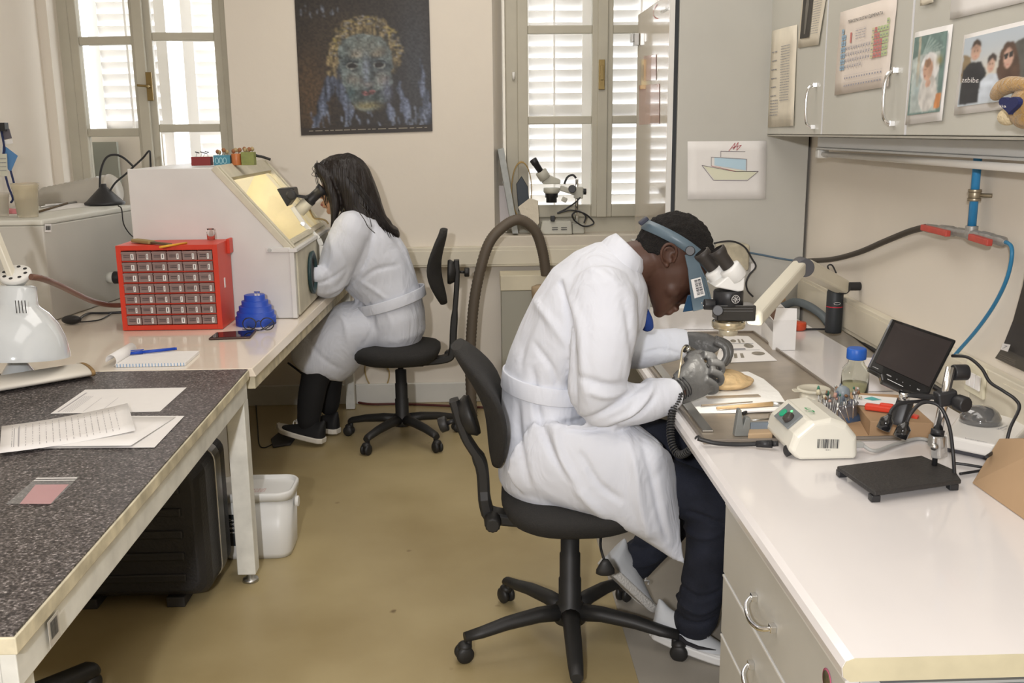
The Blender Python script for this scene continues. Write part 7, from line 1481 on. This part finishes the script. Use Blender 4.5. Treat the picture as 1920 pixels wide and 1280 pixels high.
tag(MB().tube(spline([PY(690,668,5.493),PY(684,690,5.493),PY(690,715,5.493),PY(706,731,5.493),PY(724,722,5.493),PY(730,700,5.493),PY(722,680,5.493),PY(712,668,5.493)],6),.004,8).obj('cable_loop',mat('tan_cable',(.45,.33,.15),.5)),'tan cable loop hanging behind the woman\'s chair','cable')
# ================================================================ suction hose and bin
RH=mat('brown_ribbed_hose',(.115,.092,.068),.55)
pts=spline([V(PY(884,700,5.05).x,5.05,.035),PY(882,700,5.05),PY(884,620,5.05),PY(893,540,5.05),PY(915,460,5.06),PY(945,424,5.08),PY(975,412,5.10),PY(1003,432,5.12),PY(1017,470,5.14),PY(1024,515,5.16)],22)
m=MB(); m.tube(pts,[.029 if k%2 else .0262 for k in range(len(pts))],16); tag(m.obj('suction_hose',RH),'thick brown ribbed suction hose arching up from the floor before the back wall','hose')
t=thing('filter_unit','grey metal filter cabinet with cream lid standing behind the man against the back wall','cabinet',PZ(990,742,0)+V(0,.1,0))
fa=PY(940,560,5.25); fb=PY(1062,560,5.25); FZ=PY(960,545,5.25).z; FT=PY(960,516,5.25).z
MB().box((fa.x,5.25,.002),(fb.x,5.43,FZ)).obj('body',mat('filter_grey',(.38,.37,.31),.45),t,bevel=.004); MB().box((fa.x-.004,5.245,FZ+.001),(fb.x,5.435,FT)).obj('lid',CREAMP,t,bevel=.004)
c=PY(1015,560,5.15); MB().lathe([(.030,-.10),(.045,-.06),(.052,.0),(.052,.03),(.03,.04),(.001,.04)],V(c.x,5.16,PY(1010,548,5.16).z),n=28).obj('hose_pot',mat('tan_pot',(.40,.30,.19),.6),t)
# ================================================================ things on the right window sill
SZ=W2Z0+.001
def sl(px,py): return PZ(px,py,SZ)
def board(nm,label,pts,y0_,y1_,m_,cat,dx=.0):
    a=[PY(x,y,y0_) for x,y in pts]; return tag(MB().prism(a,V(dx,y1_-y0_,0)).obj(nm,m_,bevel=.002),label,cat)
BG=mat('grey_board_edge',(.40,.42,.41),.5,var=.15,vscale=30)
board('board','long grey-white board leaning in the left corner of the right window',[(933,280),(945,278),(972,438),(961,438)],5.47,5.60,BG,'board')
board('booklet','pale booklet standing behind the leaning board',[(935,348),(952,348),(958,430),(938,430)],5.605,5.625,mat('lilac_white',(.66,.62,.62),.6),'booklet')
t=thing('headband_magnifier','tan headband magnifier loop leaning at the left of the window sill','magnifier',sl(975,430))
c=PY(978,356,5.56); m=MB(); S=[c+V(math.cos(a*PI/16)*.055,0,math.sin(a*PI/16)*.15) for a in range(32)]; 
m.loft([[p+V(0,-.02,0),p+V(0,.02,0),p*1+(p-c)*.06+V(0,.02,0),p*1+(p-c)*.06+V(0,-.02,0)] for p in S],cap=False,close=True); m.obj('headband',mat('tan_band',(.42,.28,.10),.6),t)
MB().prism([PY(968,345,5.52),PY(978,330,5.52),PY(990,350,5.52),PY(994,392,5.52),PY(972,396,5.52)],V(0,.03,0)).obj('visor',mat('dark_visor',(.03,.04,.05),.25),t,bevel=.003)
tag(MB().loft([[PY(x+a,y+b,5.50) for a,b in ((0,0),(22,-17),(38,-12),(40,30),(26,55),(8,20))] for x,y in ((971,388),)]+[[PY(x+a*.9,y+b*.9,5.55) for a,b in ((0,0),(22,-17),(38,-12),(40,30),(26,55),(8,20))] for x,y in ((973,390),)],sm=False).obj('paper_bag',mat('pale_bag',(.70,.64,.52),.8,bump=.6,bscale=25),bevel=.003),'crumpled pale paper bag leaning against the magnifier','bag')
# small stereo microscope on the sill
CRS=mat('cream_grey_scope',(.50,.49,.42),.4,var=.06,vscale=9)
t=thing('stereo_microscope','small cream stereo microscope standing on the right window sill','microscope',sl(1045,434))
ym=5.53; P_=lambda x,y,o=0: PY(x,y,ym+o)
a=P_(1011,436);b_=P_(1072,436); z0=SZ; m=MB()
m.hexa([V(a.x,ym-.05,z0),V(b_.x,ym-.05,z0),V(b_.x,ym+.06,z0),V(a.x,ym+.06,z0)],[V(a.x+.015,ym-.04,z0+.075),V(b_.x-.005,ym-.04,z0+.075),V(b_.x-.005,ym+.05,z0+.075),V(a.x+.015,ym+.05,z0+.075)]); m.obj('base',CRS,t,bevel=.008,seg=3)
m=MB(); 
for x in (1035,1052): 
    for y in (426.5,430.5): m.bar(P_(x,y,-.049),P_(x+11,y-.3,-.049),.003,.003)
m.obj('vents',BLACKP,t)
MB().box((b_.x+.001,ym-.03,z0),(P_(1095,430).x,ym+.05,z0+.055)).obj('rear_base',CRS,t,bevel=.008)
MB().cyl(V(P_(1081,400).x,ym,z0+.04),P_(1081,336),.011,n=20).obj('post',CHROME,t)
MB().bar(P_(1085,350),P_(1084,372),.045,.05).obj('rack_block',CRS,t,bevel=.006)
MB().bar(P_(1050,352),P_(1080,362),.028,.03).obj('arm',CRS,t,bevel=.006)
MB().cyl(P_(1073,354,-.03),P_(1073,354,-.055),.022,n=24).obj('focus_knob',BLACKP,t,bevel=.003); MB().cyl(P_(1088,360,0),P_(1096,359,0),.004,n=8).cyl(P_(1094,359,0),P_(1099,359,0),.017,n=18).obj('side_knob',BLACKP,t)
MB().lathe([(.044,0),(.046,.003),(.046,.022),(.04,.03)],P_(1034,352),axis=(0,0,-1),n=32).obj('collar',CRS,t); MB().lathe([(.038,0),(.036,.05),(.030,.052),(.030,.078),(.001,.078)],P_(1034,353),axis=(0,0,-1),n=32).obj('objective',BLACKP,t)
MB().prism([P_(1016,342,-.035),P_(1030,328,-.035),P_(1051,337,-.035),P_(1051,345,-.035),P_(1018,345,-.035)],V(0,.07,0)).obj('head',CRS,t,bevel=.006)
MB().lathe([(.026,0),(.033,.004),(.033,.05),(.026,.055)],P_(1023,336,-.02),axis=P_(1012,318)-P_(1023,336),n=28).obj('prism_tube',CRS,t)
for o in (-.035,.03): MB().lathe([(.017,0),(.018,.05),(.020,.052),(.021,.080),(.016,.083),(.001,.083)],P_(1014,322,o),axis=P_(1000,300)-P_(1014,322),n=24).obj('eyepiece',BLACKP,t)
MB().bar(P_(1060,370),P_(1056,378),.032,.03).obj('lamp_housing',CRS,t,bevel=.005)
MB().tube(spline([P_(1058,345,-.02),P_(1064,332,-.02),P_(1074,328,-.02),P_(1080,334,-.02)],5),.006,8).obj('lamp_cable',BLACKP,t)
MB().tube(spline([P_(1088,370,-.02),P_(1078,380,-.03),P_(1060,392,-.05),P_(1045,400,-.05),P_(1070,394,-.06),P_(1095,400,-.05),P_(1110,412,-.04),P_(1112,420,-.04),P_(1095,424,-.04),P_(1078,414,-.05),P_(1073,402,-.06),P_(1085,396,-.05),P_(1098,405,-.05),P_(1095,418,-.05)],6),.0045,8).obj('power_cable',BLACKP,t)
MB().box((P_(1031,400).x,ym-.06,z0+.0755),(P_(1039,400).x,ym-.03,z0+.105)).obj('mains_plug',BLACKP,t,bevel=.003)
# ================================================================ wall poster between the windows
yq=YB-.004
q=Quad(PY(550,-45,yq),PY(803,-45,yq),PY(811,246,yq),PY(565,254,yq)); q.n=V(0,-1,0)
s=tag(q.sheet('poster',mat('dark_poster',(.035,.026,.020),.45,var=.5,vscale=3),t=.0012,o=.002),'large dark poster of a blue-green mask-like face hanging between the windows','poster')
PT=Painter(q,.004,.004,.996,.955,150,178,(.022,.017,.013),9)
def pxq(x,y): return ((x-558)/(808-558),(y+45)/(250+45))
def L_(pts,c,vr=.4,a=1.0,kx=20,ky=None,jit=.008): PT.poly([pxq(*p) for p in pts],c,vr,a,jit,kx,ky)
def G_(x,y,rx,ry,c,a=1.0): u,v=pxq(x,y); PT.glow(u,v,rx/250,ry/295,c,a)
oval=lambda cx,cy,rx,ry,n=26:[(cx+rx*math.cos(2*PI*k/n),cy+ry*math.sin(2*PI*k/n)) for k in range(n)]
G_(580,170,34,80,(.085,.050,.022),.9); G_(640,60,50,40,(.05,.035,.02),.7); G_(780,120,30,120,(.035,.038,.045),.8)
BL=(.075,.090,.135)
for pts in ([(618,132),(628,150),(612,195),(600,220),(588,236),(576,238),(590,205),(600,165)],[(630,140),(650,175),(662,205),(648,233),(636,200),(626,165)],[(745,150),(765,190),(768,215),(757,232),(750,200),(742,170)],[(790,95),(796,150),(808,200),(808,222),(795,200),(786,160)],[(722,190),(738,195),(735,225),(728,228)],[(790,190),(805,215),(806,236),(796,236),(780,222)]): L_(pts,BL,.8,1,60,8,.02)
for k in range(44):
    x=575+rr.random()*228; y=200+rr.random()*30; L_([(x,y),(x+2.5,y+1),(x+4,y+10+rr.random()*10),(x+1,y+9)],(.16,.19,.26),.3)
for k in range(14): x=562+rr.random()*75; y=6+rr.random()*16; L_([(x,y),(x+2,y),(x+1,y+14)],(.14,.16,.20))
L_([(620,140),(612,112),(618,80),(632,48),(656,33),(690,27),(718,36),(740,62),(751,98),(750,128),(740,142),(700,150),(640,150)],(.13,.10,.05),.9,1,70,26,.03)
for k in range(420):
    a=R(178+184*rr.random()); t_=rr.uniform(.80,1.03); x=684+66*t_*math.cos(a); y=104+74*t_*math.sin(a); w_=rr.uniform(4,11); q0=rr.uniform(-.6,.6)
    c=rr.choice([(.26,.21,.12),(.19,.19,.20),(.27,.21,.06),(.10,.08,.04),(.03,.025,.02),(.03,.03,.03)]); L_([(x,y),(x+w_*.5,y-2+q0),(x+w_,y+q0*3),(x+w_*.5,y+.6)],c,.2,.9,20,None,.002)
L_([(634,90),(644,72),(664,62),(690,60),(716,66),(730,85),(735,110),(736,150),(728,182),(710,202),(688,209),(668,203),(652,182),(640,152),(634,120)],(.105,.130,.130),.55,1,26,34,.012)
PT.blur(1)
for x,y,rx,ry,c,a in ((690,80,34,14,(.15,.16,.14),.7),(672,96,14,8,(.26,.24,.20),.6),(712,94,14,8,(.24,.22,.18),.6),(668,102,9,4,(.28,.24,.18),.6),(706,101,11,4,(.28,.24,.18),.6),
  (656,120,15,10,(.025,.035,.045),.95),(711,119,16,11,(.030,.036,.055),.95),(686,130,6,24,(.19,.22,.28),.9),(698,135,5,22,(.025,.03,.035),.85),(676,150,5,8,(.06,.05,.05),.7),(688,157,9,4,(.22,.20,.20),.8),
  (660,148,12,12,(.24,.22,.19),.7),(716,148,11,12,(.27,.24,.22),.7),(656,170,9,16,(.05,.09,.10),.8),(724,170,9,20,(.09,.10,.16),.9),(686,185,26,5,(.05,.07,.07),.8),(686,197,22,7,(.24,.20,.08),.85),(742,150,6,30,(.02,.02,.02),.8),(634,150,6,26,(.05,.06,.09),.8)): G_(x,y,rx,ry,c,a)
for cx,cy in ((660,121),(711,120)):
    L_(oval(cx,cy+.5,11.5,6.5),(.15,.16,.15),.3,1,20,None,.003); L_(oval(cx,cy,9,5),(.012,.010,.010),.1,1,20,None,.002); L_([(cx-15,cy-6),(cx-4,cy-10),(cx+10,cy-9),(cx+15,cy-4),(cx,cy-7)],(.02,.025,.03),.2,1,20,None,.003)
L_([(673,171),(681,168),(688,170),(697,166),(704,169),(697,175),(688,177),(679,176)],(.25,.10,.10),.5,.9,40,None,.005); L_([(674,171),(688,172.5),(703,169),(688,174)],(.06,.03,.03),.2,1,20,None,.002)
PT.blur(1); nzv=(PT.nz(75,90)-.5)[...,None]; PT.C=np.clip(PT.C*(1+nzv*.9),0,1)
PT.finish('printed_picture',s,.0040,.42)
mb=MB(); q.scrawl(mb,.06,.970,.96,1,.1,.006,13,.0045); mb.obj('caption',mat('caption_grey',(.28,.25,.2),.6),s)
